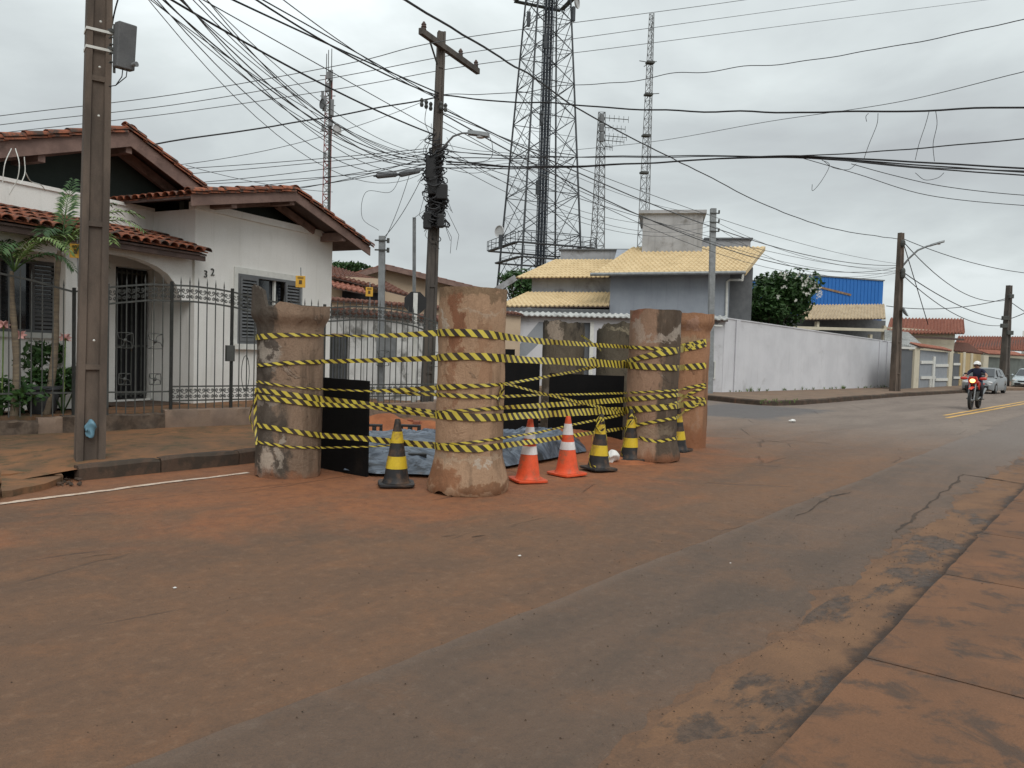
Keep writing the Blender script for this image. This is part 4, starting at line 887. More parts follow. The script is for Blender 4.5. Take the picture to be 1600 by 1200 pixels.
# porch column, arch and steps
cx0, _ = H.uv(97, 500, .1); cx1, _ = H.uv(131, 500, .1)
MB().box(cx0, cx1, .02, .30, TZ, 3.2).build('column', MT['white'], house)
apts = [H.uv(u, v, .05) for u, v in ((131, 420), (142, 404), (160, 397), (185, 397), (205, 401), (225, 407), (245, 416), (262, 428), (275, 445), (284, 470))]
poly = [(apts[0][0], 3.3)]+apts+[(-.002, apts[-1][1]), (-.002, 3.3)]
MB().prism(poly, .05, .24, 'y').build('arch', MT['white'], house)
MB().box(-7, cx0, .05, .24, 2.85, 3.3).build('porch_beam', MT['white'], house)
for i, (yy, zz_) in enumerate(((-.05, TZ-.02), (-.4, TZ-.15))): MB().box(dx0-.6, -.1, yy-.0, 1.05, .2, zz_).build('step', MT['kerb'], house)
# --- awning of clay tiles over the porch
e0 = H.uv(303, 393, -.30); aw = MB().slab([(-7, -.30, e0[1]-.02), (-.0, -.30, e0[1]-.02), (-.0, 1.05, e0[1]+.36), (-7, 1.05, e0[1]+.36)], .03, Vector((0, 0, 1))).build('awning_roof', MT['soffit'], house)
tiled(aw, (-6.9, -.33, e0[1]), (1, 0, 0), (0, cos(.27), sin(.27)), 6.9, 1.38, lambda i, j: i > 8, sp=.185)
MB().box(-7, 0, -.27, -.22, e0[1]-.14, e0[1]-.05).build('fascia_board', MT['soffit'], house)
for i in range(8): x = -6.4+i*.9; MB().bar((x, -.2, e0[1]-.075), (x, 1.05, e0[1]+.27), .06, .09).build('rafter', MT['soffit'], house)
# --- shuttered window of the block
wn_ = MB(); fw = .05
for b_ in ((wx0, wx1, wzt-fw, wzt), (wx0, wx1, wzb, wzb+fw), (wx0, wx0+fw, wzb+fw, wzt-fw), (wx1-fw, wx1, wzb+fw, wzt-fw)): wn_.box(b_[0], b_[1], -.03, .06, b_[2], b_[3])
win = wn_.build('window', MT['shutter'], house)
sx0, _ = H.uv(401, 480); sx1, _ = H.uv(444, 480)
for (a, b) in ((wx0+fw, sx0), (sx1, wx1-fw)):
    s = MB().box(a, a+.05, -.045, -.005, wzb+fw, wzt-fw).box(b-.05, b, -.045, -.005, wzb+fw, wzt-fw).box(a+.05, b-.05, -.045, -.005, wzt-fw-.06, wzt-fw).box(a+.05, b-.05, -.045, -.005, wzb+fw, wzb+fw+.07)
    so_ = s.build('shutter', MT['shutter'], house); n = 17
    sl_ = MB().add([(a+.05, -.04, -.025), (b-.05, -.04, -.025), (b-.05, .0, .022), (a+.05, .0, .022), (a+.05, -.034, -.031), (b-.05, -.034, -.031), (b-.05, .006, .016), (a+.05, .006, .016)], [(0, 1, 2, 3), (7, 6, 5, 4), (0, 4, 5, 1), (3, 2, 6, 7), (0, 3, 7, 4), (1, 5, 6, 2)]).mesh('slat', MT['shutter'])
    for i in range(n): inst('slat', sl_, so_, T(0, 0, wzb+fw+.11+(wzt-wzb-2*fw-.2)*i/(n-1)))
MB().box(sx0+.01, sx1-.01, .10, .11, wzb+fw, wzt-fw).build('pane', MT['glass'], win)
MB().box((sx0+sx1)/2+.12, (sx0+sx1)/2+.17, .03, .08, wzb+fw, wzt-fw).build('mullion', MT['whitepaint'], win)
MB().box(wx0-.09, wx1+.09, -.025, -.001, wzt, wzt+.12).build('window_trim', MT['whitepaint'], house)
MB().box(wx0-.09, wx0, -.025, -.001, wzb, wzt).build('window_trim', MT['whitepaint'], house)
MB().box(wx0-.1, wx1+.1, -.10, -.001, wzb-.11, wzb).build('window_sill', MT['whitepaint'], house)
def text_mesh(txt, size, depth, mat, name):
    c = bpy.data.curves.new('t', 'FONT'); c.body = txt; c.size = size; c.extrude = depth; o = bpy.data.objects.new('t', c); COL.objects.link(o)
    dg = bpy.context.evaluated_depsgraph_get(); me = bpy.data.meshes.new_from_object(o.evaluated_get(dg)); bpy.data.objects.remove(o); me.name = name
    me.materials.clear(); me.materials.append(mat); return me
for ch, u, v, ang in (('3', 318, 433, .08), ('2', 329, 430, .12)):
    x, z = H.uv(u, v, -.01); o = inst('house_number_digit', text_mesh(ch, .19, .008, MT['iron'], 'house_number_digit'), house, T(x, -.012, z) @ R(pi/2, 'X') @ R(ang-.1, 'Z'))
# terrace and low wall along the pavement
f0, f1 = G(40, 679, .17), G(395, 663, .17); FN = Fr((f0.x, f0.y), th_of(f0, f1))
FL = FN.uv(-60, 600)[0]; FRt = FN.uv(700, 600)[0]
tr = MB().prism([tuple(FN.w(FL, .18).xy), tuple(FN.w(FRt, .18).xy), tuple(H.w(3.9, 3.2).xy), tuple(H.w(3.9, 1).xy), tuple(H.w(-.0, .5).xy), tuple(H.w(-8, .5).xy)], .1, TZ-.03, 'z')
tag(tr.build('terrace', MT['pave_l']), kind='structure')
lw = thing('low_wall', 'low rough plastered wall under the iron fence, partly crumbled', 'wall', (FN.p.x, FN.p.y, 0), FN.rz)
xm = FN.uv(258, 650)[0]
def roughwall(x0, x1, h0, h1, amp, mt, th=.2, tz=TZ):
    n = int((x1-x0)/.05); m_ = MB(); vs = []
    for i in range(n+1):
        x = x0+(x1-x0)*i/n
        for (y, z) in ((0, .0), (0, .12), (0, .2), (.0, .28), (.01, h0-.02), (.03, h0), (th, h0), (th, 0)):
            d = amp*noise.noise(Vector((x*4, z*9, 2)))+amp*.6*noise.noise(Vector((x*14, z*20, 4)))
            vs.append((x, y-d if y < th else y, z+(d*.6 if z > .1 else 0)))
    fs = [(i*8+j, (i+1)*8+j, (i+1)*8+(j+1) % 8, i*8+(j+1) % 8) for i in range(n) for j in range(8)]+[tuple(range(8)), tuple(n*8+j for j in range(7, -1, -1))]
    return m_.add(vs, fs).build('wall_section', mt, lw, smooth=True)
MT['crumble'] = std('crumbled_plaster', (.13, .095, .07), (.07, .052, .04), 7, .95, .9, 30, dirt=(.25, .22, .18), ds=3.5, da=(.66, .72))
MT['oldplaster'] = std('old_plaster', (.24, .17, .125), (.18, .13, .10), 3, .95, .4, 50, dirt=(.09, .07, .055), ds=2, da=(.5, .7))
roughwall(FL, FN.uv(60, 650)[0], .36, .36, .04, MT['crumble']); roughwall(FN.uv(60, 650)[0]+.0, FN.uv(98, 650)[0], .40, .40, .015, MT['oldplaster']); roughwall(FN.uv(98, 650)[0], xm, .40, .40, .06, MT['crumble']); roughwall(xm, FRt, .46, .46, .012, MT['oldplaster'])
# ------------------------------------------------------------------ iron fence
rail = [FN.uv(u, v, .1) for u, v in ((-60, 417), (0, 427), (50, 438), (85, 448), (115, 456), (130, 454), (180, 448), (235, 444), (300, 447), (340, 452), (367, 457), (400, 466), (430, 472), (470, 478), (515, 481), (552, 479), (590, 480), (620, 484), (650, 491), (672, 500), (700, 512))]
def rz_at(x):
    for (a, za), (b, zb) in zip(rail, rail[1:]):
        if a <= x <= b: return za+(zb-za)*(x-a)/(b-a)
    return rail[0][1] if x < rail[0][0] else rail[-1][1]
BARME = MB().box(-.007, .007, -.007, .007, 0, 1).add([(-.012, -.003, 1), (.012, -.003, 1), (.012, .003, 1), (-.012, .003, 1), (0, 0, 1.055)], [(0, 1, 4), (1, 2, 4), (2, 3, 4), (3, 0, 4)]).mesh('bar', MT['iron'])
def spiral(c, r, s, a0, turns=1.6, n=12):
    return [Vector((c[0]+s*cos(a0+turns*2*pi*i/n)*r*(1-.75*i/n), 0, c[1]+sin(a0+turns*2*pi*i/n)*r*(1-.75*i/n))) for i in range(n+1)]
sc_m = MB()
for s in (1, -1): sc_m.tube(spiral((s*.032, .05), .030, s, -pi/2), .006, 4); sc_m.tube(spiral((s*.032, -.05), .030, s, pi/2, -1.6), .006, 4)
sc_m.tube([(-.045, 0, .02), (0, 0, .0), (.045, 0, .02)], .006, 4)
SCR = sc_m.mesh('scroll', MT['iron']); SP = .1345
FY = .1
def fence_part(kind, label, u0, u1, top_scroll, bot_scroll, zb=None, seed=0, second=True):
    x0, x1 = FN.uv(u0, 600, FY)[0], FN.uv(u1, 600, FY)[0]; zb = zb or TZ-.02
    w0 = FN.w(x0, FY, 0); root = thing(kind, label, 'fence' if kind == 'iron_fence' else 'gate', (w0.x, w0.y, 0), FN.rz)
    L = x1-x0; n = max(2, int(round(L/SP))); st = L/n
    for px in (0, L): MB().box(px-.022, px+.022, -.022, .022, .3, rz_at(x0+px)+.06).build('post', MT['iron'], root, bevel=.003)
    def railc(dz, name='rail', h=.028):
        m_ = MB(); k_ = max(3, int(L/.12)); vs = []
        for i in range(k_+1):
            x = .024+(L-.048)*i/k_; z = rz_at(x0+x)+dz if dz is not None else 0
            vs += [(x, -.012, z-h/2), (x, .012, z-h/2), (x, .012, z+h/2), (x, -.012, z+h/2)]
        m_.add(vs, [(i*4+j, (i+1)*4+j, (i+1)*4+(j+1) % 4, i*4+(j+1) % 4) for i in range(k_) for j in range(4)]+[(0, 1, 2, 3), (k_*4+3, k_*4+2, k_*4+1, k_*4)])
        m_.build(name, MT['iron'], root)
    railc(-.0)
    if top_scroll: railc(-.25)
    for z in ((.40, .17) if bot_scroll else (.32,)): MB().box(.024, L-.024, -.012, .012, zb+z-.012, zb+z+.012).build('rail', MT['iron'], root)
    for i in range(1, n):
        x = i*st; h = rz_at(x0+x)+.045-zb+.02; inst('bar', BARME, root, T(x, 0, zb-.02) @ Matrix.Diagonal((1, 1, h/1.0, 1)))
    for i in range(n):
        x = (i+.5)*st
        if top_scroll: inst('scroll', SCR, root, T(x, 0, rz_at(x0+x)-.125))
        if bot_scroll: inst('scroll', SCR, root, T(x, 0, zb+.285))
    return root, L, x0
def rosette(root, x, z, r=.13):
    m_ = MB()
    for i in range(4):
        a = pi/4+i*pi/2; m_.tube([(0, 0, 0), (cos(a)*r*.5-sin(a)*.04, 0, sin(a)*r*.5+cos(a)*.04), (cos(a)*r, 0, sin(a)*r)], .006, 4)
        m_.tube([(cos(a)*r, 0, sin(a)*r), (cos(a+pi/4)*r*.75, 0, sin(a+pi/4)*r*.75), (cos(a+pi/2)*r, 0, sin(a+pi/2)*r)], .006, 4)
    m_.sphere((0, 0, 0), .03, 8, 5); m_.xf(T(x, -.014, z)); m_.build('rosette', MT['iron'], root)
r1, L1, xx1 = fence_part('iron_fence', 'black iron fence section in front of the potted palms at far left', -60, 115, False, False)
r2, L2, xx2 = fence_part('iron_gate', 'black iron gate with star ornaments in front of the dark barred house door', 167, 267, True, False)
for px in (.25, L2-.25): rosette(r2, px, 1.55, .16); rosette(r2, px, .95, .12)
r3, L3, xx3 = fence_part('iron_fence', 'black iron fence section with scrollwork below the house number 32', 267, 361, True, True)
MB().box(L3-.10, L3+.04, -.05, .03, 1.25, 1.52).build('lock_box', MT['iron'], r3, bevel=.006)
r4, L4, xx4 = fence_part('iron_gate', 'black iron gate with oval ornament just left of and behind the left pipe', 361, 505, True, True)
ov = MB()
for i, px in enumerate((.25, .62)):
    ov = MB(); ov.tube([(px+.07*cos(a), 0, 1.05+.30*sin(a)) for a in [2*pi*j/16 for j in range(17)]], .007, 4, False); ov.build('oval_ornament', MT['iron'], r4)
r0, L0, xx0 = fence_part('iron_fence', 'short black iron fence piece right behind the thick concrete pole', 115, 167, False, False)
r5, L5, xx5 = fence_part('iron_fence', 'black iron fence with arched top between the left pipe and the middle pipe', 505, 700, True, True)
for px in (1.3, 2.6): rosette(r5, px, 1.35, .2)
# ------------------------------------------------------------------ plants in the front garden
def leafcloud(n, rx, ry, rz_, size, seed, shell=.45, asp=.45, lumps=9):
    rd = random.Random(seed); m_ = MB(); L_ = [(Vector((rd.uniform(-1, 1), rd.uniform(-1, 1), rd.uniform(-1, 1))).normalized()*rd.uniform(.35, .8), rd.uniform(.32, .55)) for _ in range(lumps)]
    for i in range(n):
        c, r = rd.choice(L_); d = Vector((rd.gauss(0, 1), rd.gauss(0, 1), rd.gauss(0, 1))).normalized()*r*rd.uniform(shell, 1)
        p = c+d; p = Vector((p.x*rx, p.y*ry, p.z*rz_)); a = Vector((rd.gauss(0, 1), rd.gauss(0, 1), rd.gauss(0, .7))).normalized(); b = a.cross(Vector((rd.gauss(0, 1), rd.gauss(0, 1), rd.gauss(0, 1)))).normalized()
        s = size*rd.uniform(.6, 1.3); q = a.cross(b)*s*.12
        m_.add([p-a*s, p+b*s*asp+q, p+a*s, p-b*s*asp+q], [(0, 1, 2, 3)])
    return m_
def frond(m_, base, az, L, el, droop, n=26, ll=.26, lw=.016, seed=0):
    rd = random.Random(seed); pts = []; p = Vector(base); e = el
    for i in range(n+1):
        pts.append(p.copy()); d = Vector((cos(az)*cos(e), sin(az)*cos(e), sin(e))); p = p+d*L/n; e -= droop/n*(.4+1.2*i/n)
    m_.tube(pts[::3]+[pts[-1]], [.012*(1-.8*i/(len(pts[::3]))) for i in range(len(pts[::3])+1)], 4)
    for i in range(5, n+1):
        d = (pts[min(i+1, n)]-pts[i-1]).normalized(); side = d.cross(Vector((0, 0, 1))).normalized()
        for s in (1, -1):
            f = ll*sin(pi*min(1, (i-3)/(n-1)*.9+.1))**.6*rd.uniform(.85, 1.1); dr = (d*.65+side*s*.8+Vector((0, 0, rd.uniform(-.15, .25)))).normalized()
            mid = pts[i]+dr*f*.55; tip = pts[i]+dr*f+Vector((0, 0, -.28*f)); w = side.cross(dr).cross(dr).normalized()*lw
            m_.add([pts[i], mid+w, tip, mid-w], [(0, 1, 2, 3)])
def palm(label, base, top, fr, seed, mat='leaf'):
    root = thing('palm', label, 'palm', base); top = Vector(top)-Vector(base)
    m_ = MB(); n = 10; pts = [Vector((top.x*t+.04*sin(t*5), top.y*t, top.z*t)) for t in [i/n for i in range(n+1)]]
    m_.tube(pts, [.055-.025*i/n+(.006 if i % 2 else 0) for i in range(n+1)], 9); m_.build('trunk', MT['palmbark'], root, smooth=True)
    for i, (az, L, el, dr, yl) in enumerate(fr):
        f = MB(); frond(f, top, az, L, el, dr, seed=seed*50+i); f.build('frond', MT['leaf2' if yl else mat], root)
b1 = P(22, 615, 11.0); t1_ = P(22, 424, 11.0)
palm('palm with drooping fronds at the far left behind the fence', (b1.x, b1.y, .42), t1_, [(2.6, 1.25, 1.2, 2.2, 0), (.4, 1.3, 1.2, 2.3, 1), (1.5, 1.0, 1.3, 1.9, 1), (-.3, 1.25, 1.05, 2.2, 1), (3.6, 1.1, 1.0, 2.2, 0), (-1.2, .9, 1.1, 2.2, 0), (.0, 1.0, .8, 2.0, 0), (3.1, 1.2, 1.1, 2.3, 0), (-2.2, .8, 1.2, 2.2, 0)], 1)
b2 = P(72, 610, 11.35); t2_ = P(97, 392, 11.5)
palm('slender leaning palm with yellow green fronds beside the thick concrete pole', (b2.x, b2.y, .42), t2_, [(1.6, 1.15, 1.5, .5, 0), (.3, 1.35, 1.1, 1.6, 1), (.0, 1.4, .9, 1.7, 1), (2.9, 1.0, 1.1, 1.8, 1), (-.4, 1.2, .75, 1.8, 1), (3.4, 1.0, .8, 1.7, 0), (-1.4, .8, .9, 1.8, 0), (1.9, 1.2, 1.35, 1.1, 1), (.6, 1.1, 1.3, 1.2, 0), (-.2, .8, .3, 1.5, 0)], 2)
pot = thing('plant_pot', 'big grey round pot standing behind the fence at far left', 'plant pot', (P(66, 640, 11.45).x, 11.45, .42))
MB().lathe([(.15, 0), (.19, .06), (.22, .25), (.235, .36), (.27, .37), (.275, .42), (.24, .42), (.22, .36), (.21, .34)], 30).build('pot', MT['potgrey'], pot, smooth=True)
MB().lathe([(.0, .355), (.215, .36)], 20).build('soil', MT['soil'], pot)
for i, (u, v, D, rx, rz_, n, lb) in enumerate(((20, 612, 11.15, .55, .32, 420, 'dark low shrub behind the fence at far left'), (66, 588, 11.45, .30, .16, 160, 'leafy plant growing in the big grey pot'), (105, 590, 11.8, .45, .33, 380, 'dark low shrub beside the grey pot, next to the thick pole'), (60, 560, 11.9, .5, .3, 300, 'dark leafy plant under the left window behind the pot'))):
    q = P(u, v, D); tag(leafcloud(n, rx, rx*.7, rz_, .07, 40+i).build('shrub', MT['leaf'], loc=q), lb, 'shrub')
for i, (u, v, D, lb) in enumerate(((4, 508, 10.95, 'pink amaryllis flower at the left edge'), (30, 524, 11.05, 'pink amaryllis flower between the two palms'), (101, 528, 11.5, 'pink amaryllis flower close to the thick pole'))):
    q = P(u, v, D); base = Vector((q.x-.03, q.y+.02, .42)); root = thing('amaryllis', lb, 'flower', base); h = q.z-.42
    MB().tube([(0, 0, 0), (.02, 0, h*.5), (.03, 0, h)], .011, 6).build('stem', MT['leaf2'], root)
    for kx in range(3):
        f = MB(); az = kx*2.2+i
        for pz in range(6):
            a = pz*pi/3; c = Vector((cos(az), sin(az), .15)).normalized(); s = c.cross(Vector((0, 0, 1))).normalized(); t = s.cross(c)
            dd = (c*.7+(s*cos(a)+t*sin(a))*.7).normalized(); w = dd.cross(c).normalized()*.022
            o_ = Vector((.03, 0, h)); f.add([o_, o_+dd*.055+w, o_+dd*.10, o_+dd*.055-w], [(0, 1, 2, 3)])
        f.build('bloom', MT['pink'], root)
    l = MB()
    for kx in range(6):
        a = kx*1.05+i; w = Vector((-sin(a), cos(a), 0))*.02
        l.add([w*1, w*-1, Vector((cos(a)*.18, sin(a)*.18, .38))-w, Vector((cos(a)*.18, sin(a)*.18, .38))+w, Vector((cos(a)*.36, sin(a)*.36, .40))], [(0, 1, 2, 3), (3, 2, 4)])
    l.build('leaves', MT['leaf'], root)
# ------------------------------------------------------------------ thick concrete pole, left
pb = G(140, 715, .16); topx = P(155, 0, pb.y)
lean = (topx.x-pb.x)/(topx.z-.16)
def h_pole(label, base, H_, w0, w1, lean, rz, mat, rec=True, d_=.78, step=.95, first=.9):
    root = thing('utility_pole', label, 'utility pole', base)
    def sec(z):
        t = z/H_; w = w0+(w1-w0)*t; d = w*d_; g_ = w*.24; q = w*.13
        return [Vector((x*w/2 if False else x, y, 0)) for x, y in ((-w/2, -d/2), (-w/2+g_, -d/2), (-w/2+g_+q*.4, -d/2+q), (w/2-g_-q*.4, -d/2+q), (w/2-g_, -d/2), (w/2, -d/2), (w/2, d/2), (w/2-g_, d/2), (w/2-g_-q*.4, d/2-q), (-w/2+g_+q*.4, d/2-q), (-w/2+g_, d/2), (-w/2, d/2))]
    m_ = MB(); n = 40; vs = []; Mz = R(rz, 'Z')
    for i in range(n+1):
        z = -.3+(H_+.3)*i/n
        for p in sec(z): q = Mz @ p; vs.append((q.x+lean[0]*z, q.y+lean[1]*z, z))
    k_ = 12; m_.add(vs, [(i*k_+j, i*k_+(j+1) % k_, (i+1)*k_+(j+1) % k_, (i+1)*k_+j) for i in range(n) for j in range(k_)]+[tuple(range(k_-1, -1, -1)), tuple(n*k_+j for j in range(k_))])
    m_.wob(.004, 3); m_.build('shaft', mat, root)
    z = first
    while z < H_-.3:
        t = z/H_; w = w0+(w1-w0)*t; d = w*d_; b = MB().box(-w*.26, w*.26, -d/2+w*.02, -d/2+w*.12, z-.03, z+.03)
        b.v = [tuple((Mz @ Vector(v))+Vector((lean[0]*z, lean[1]*z, 0))) for v in b.v]; b.build('web_block', mat, root); z += step
    return root
POLE1 = h_pole('thick grey brown concrete pole on the left pavement with a small antenna box', (pb.x, pb.y, .15), 9.5, .305, .215, (lean, 0), .62, MT['pole'], step=1.65, first=1.08)
def on_pole(v, du=0, dy=0):
    u = 140+(715-v)*15/715; return P(u+du, v, pb.y+dy)
for i, v in enumerate((52, 80)):
    c = on_pole(v); w = .133; d = .105; m_ = MB(); Mz = R(.62, 'Z')
    ring = [(-w, -d), (w, -d), (w, d), (-w, d)]
    for a, b in zip(ring, ring[1:]+ring[:1]): m_.bar(Mz @ Vector((a[0], a[1], 0)), Mz @ Vector((b[0], b[1], 0)), .008, .03)
    m_.xf(T(c.x-pb.x, c.y-pb.y, c.z-.15)); m_.build('metal_strap', MT['whitepaint'], POLE1)
for v in (34, 105, 181, 532):
    c = on_pole(v, 3, -.105); MB().sphere((c.x-pb.x, c.y-pb.y, c.z-.15), .014, 8, 5).build('bolt', MT['whitepaint'], POLE1)
# antenna box bolted to the pole
c = P(195, 73, pb.y-.02); an = thing('antenna_box', 'dark flat antenna box on a bracket high on the thick left pole', 'antenna', c)
m_ = MB().box(-.07, .07, -.10, .10, -.25, .25); Mx = R(-.75, 'Z') @ R(.13, 'Y'); m_.xf(Mx); m_.build('panel', MT['shutter'], an, bevel=.012)
m_ = MB()
for z in (.16, -.04): m_.bar((-.2, 0, z+.02), (-.07, 0, z), .03, .03)
m_.bar((-.12, .0, .25), (-.12, 0, -.3), .022, .022); m_.bar((-.17, .02, .22), (-.19, .02, -.28), .02, .02)
for z in (.17, .08, 0, -.1, -.2): m_.tube([(-.19, 0, z), (-.16, 0, z+.03), (-.1, 0, z)], .01, 5)
m_.build('bracket', MT['iron'], an); MB().tube([(.09, .0, -.2), (.15, -.02, -.2)], [.022, .03], 10).build('connector', MT['steel'], an)
for k_, s in enumerate((0, .05)): MB().tube([(-.02+s, 0, -.25), (-.03+s, 0, -.34), (-.1, 0, -.44), (-.2, 0, -.46)], .006, 5).build('lead', MT['cable'], an)
q = P(141, 671, pb.y-.13); b = MB().sphere((0, 0, 0), .07, 20, 14, (.85, .45, 1.35)).wob(.045, 16)
tag(b.build('plastic_bag', MT['bag'], loc=q, smooth='all'), 'light blue plastic bag stuffed into the foot of the thick left pole', 'plastic bag')
# ------------------------------------------------------------------ small yellow electric fence signs
for (u, v, w, h, D, rod, lb) in ((118, 392, .155, .205, 11.35, (121, 368, 122, 448), 'small yellow warning plate beside the thick pole, leftmost of the three'), (469.5, 440, .165, .205, 13.6, (470, 418, 471, 476), 'small yellow warning plate above the left pipe, in front of the white house'), (577, 456, .14, .18, 15.1, (578, 441, 578, 482), 'small yellow warning plate over the arched fence, near the galvanised pole')):
    q = P(u, v, D); sgn = thing('warning_sign', lb, 'sign', q, .25, 'small yellow warning plates over the fence')
    MB().box(-w/2, w/2, -.004, .004, -h/2, h/2).build('plate', MT['yelsign'], sgn, bevel=.003)
    ic = MB().box(-w*.16, w*.16, -.0075, -.0045, -h*.22, h*.12)
    for i in range(3): ic.box(-w*.3, w*.3, -.0075, -.0045, h*(.24+.07*i), h*(.27+.07*i))
    ic.build('printed_icon', MT['signdark'], sgn)
    a, b_ = P(rod[0], rod[1], D+.03)-q, P(rod[2], rod[3], D+.03)-q; Mi = R(-.25, 'Z'); MB().tube([Mi @ a, Mi @ b_], .009, 6).build('rod', MT['steel'], sgn)
# ================================================================== BEYOND THE LEFT HOUSE
def wavy(parent, name, EL, ER, TR, TL, pitch, amp, mat, course=.38, step=.02, n_per=4, th=.03, round_=True):
    EL, ER, TR, TL = map(Vector, (EL, ER, TR, TL)); W_ = (ER-EL).length; L_ = ((TL-EL).length+(TR-ER).length)/2
    nrm = (ER-EL).cross(TL-EL).normalized(); nrm = nrm if nrm.z > 0 else -nrm
    nx = max(2, int(W_/pitch*n_per)); ny = max(1, int(L_/course)) if course else 1; m_ = MB(); vs = []; rows = []
    for j in range(ny):
        for (t, up) in ((j/ny, step), ((j+1)/ny, 0)): rows.append((t, up))
    if not course: rows = [(0, 0), (1, 0)]
    for (t, up) in rows:
        for i in range(nx+1):
            s = i/nx; p = EL.lerp(ER, s).lerp(TL.lerp(TR, s), t); ph = (s*W_/pitch) % 1
            h = (sin(pi*min(1, ph*1.45)) if ph < .69 else 0) if round_ else .5+.5*cos(2*pi*ph)
            vs.append(p+nrm*(amp*h+up+(random.uniform(-.004, .004) if course else 0)))
    k_ = nx+1
    for i in range(nx+1): vs.append(Vector(vs[i])-nrm*(th+amp*.6))
    fs = [(j*k_+i, j*k_+i+1, (j+1)*k_+i+1, (j+1)*k_+i) for j in range(len(rows)-1) for i in range(nx)]+[(len(rows)*k_+i, len(rows)*k_+i+1, i+1, i) for i in range(nx)]
    o = m_.add(vs, fs).build(name, mat, parent, smooth=True)
    MB().slab([EL-nrm*.02, ER-nrm*.02, TR-nrm*.02, TL-nrm*.02], .05, nrm).build('roof_deck', MT['soffit'], parent)
    return o
def fp(F, u, v, y): x, z = F.uv(u, v, y); return Vector((x, y, z))
def frame(u0, d0, u1, d1): a, b = P(u0, 550, d0), P(u1, 550, d1); return Fr((a.x, a.y), th_of(a, b))
# stained white yard wall behind the arched fence
NW = frame(514, 17.9, 700, 21.3); ye = thing('yard_wall', 'stained white yard wall with a dark sheet gate behind the arched iron fence', 'wall', NW.p, NW.rz)
za = NW.uv(515, 489)[1]; xb = NW.uv(720, 500)[0]; g0, g1 = NW.uv(508, 520)[0], NW.uv(546, 520)[0]; gzt = NW.uv(530, 521)[1]
m_ = MB(); wallh(m_, g0-.02, xb, .2, za, 0, .18, [(g0+.02, g1, .2, gzt)]); m_.build('wall', MT['white_st'], ye)
gt = MB().box(g0+.03, g1-.01, .05, .08, .45, gzt-.02).build('gate', MT['greygate'], ye)
for i in range(8): x = g0+.06+(g1-g0-.1)*i/7; MB().box(x-.015, x+.015, .025, .049, .47, gzt-.04).build('gate_rib', MT['iron'], gt)
wavy(ye, 'coping_tiles', (g0, -.12, za+.02), (xb, -.12, za+.02), (xb, .22, za+.14), (g0, .22, za+.14), .2, .05, MT['tile_old'])
MB().box(NW.uv(574, 500)[0], NW.uv(626, 500)[0], .25, .35, za, za+.26).build('raised_block', MT['beige'], ye)
# beige wall and houses
NB = frame(500, 26, 705, 30); bw = thing('yard_wall', 'beige wall topped with brown tiles below the neighbouring roofs', 'wall', NB.p, NB.rz); zb_ = NB.uv(520, 470)[1]
MB().box(-.5, 9.5, 0, .18, 0, zb_).build('wall', MT['beige'], bw); wavy(bw, 'coping_tiles', (-.5, -.15, zb_+.02), (9.5, -.15, zb_+.02), (9.5, .25, zb_+.12), (-.5, .25, zb_+.12), .2, .05, MT['tile_old'])
HB = frame(500, 33, 800, 36); nb = thing('house', 'beige house with dark old tile roofs behind the stop sign', 'house', HB.p, HB.rz)
apx = fp(HB, 603, 414, -.5); le = fp(HB, 560, 426, -.5); ri = fp(HB, 790, 460, -.5)
le2 = Vector((apx.x-(apx.x-le.x)*2.2, -.5, apx.z-(apx.z-le.z)*2.2))
MB().prism([(le2.x+.5, 0), (ri.x-.3, 0), (ri.x-.3, ri.z-.1), (apx.x, apx.z-.14), (le2.x+.5, le2.z-.05)], 0, .2, 'y').build('gable_wall', MT['beige'], nb)
yb_ = Vector((0, 7, 0))
wavy(nb, 'roof_tiles', le2, le2+yb_, apx+yb_, apx, .2, .06, MT['tile_old']); wavy(nb, 'roof_tiles', ri+yb_, ri, apx, apx+yb_, .2, .06, MT['tile_old'])
for e_ in (le2, ri): MB().bar((apx.x, -.53, apx.z-.1), (e_.x, -.53, e_.z-.1), .05, .2).build('fascia_board', MT['fascia'], nb)
m_ = MB().box(fp(HB, 498, 440, -3.2).x, fp(HB, 600, 440, -3.2).x, -3.2, -.1, 0, fp(HB, 520, 431, -3.2).z); m_.build('wall', MT['beige'], nb)
a_, b_, c_, d_ = fp(HB, 512, 430, -3.7), fp(HB, 644, 463, -3.7), fp(HB, 600, 440, -.6), fp(HB, 512, 414, -.6)
wavy(nb, 'roof_tiles', a_, b_, c_, d_, .2, .06, MT['tile_old'])
a_, b_ = fp(HB, 521, 448, -4.6), fp(HB, 572, 458, -4.6); wavy(nb, 'awning_tiles', a_, b_, b_+Vector((0, 1.3, .35)), a_+Vector((0, 1.3, .35)), .2, .06, MT['tile_red'])
MB().box(fp(HB, 536, 460, -3.5).x, fp(HB, 600, 460, -3.5).x, -3.3, -3.21, 2.8, fp(HB, 560, 452, -3.3).z-.1).build('window', MT['dark'], nb)
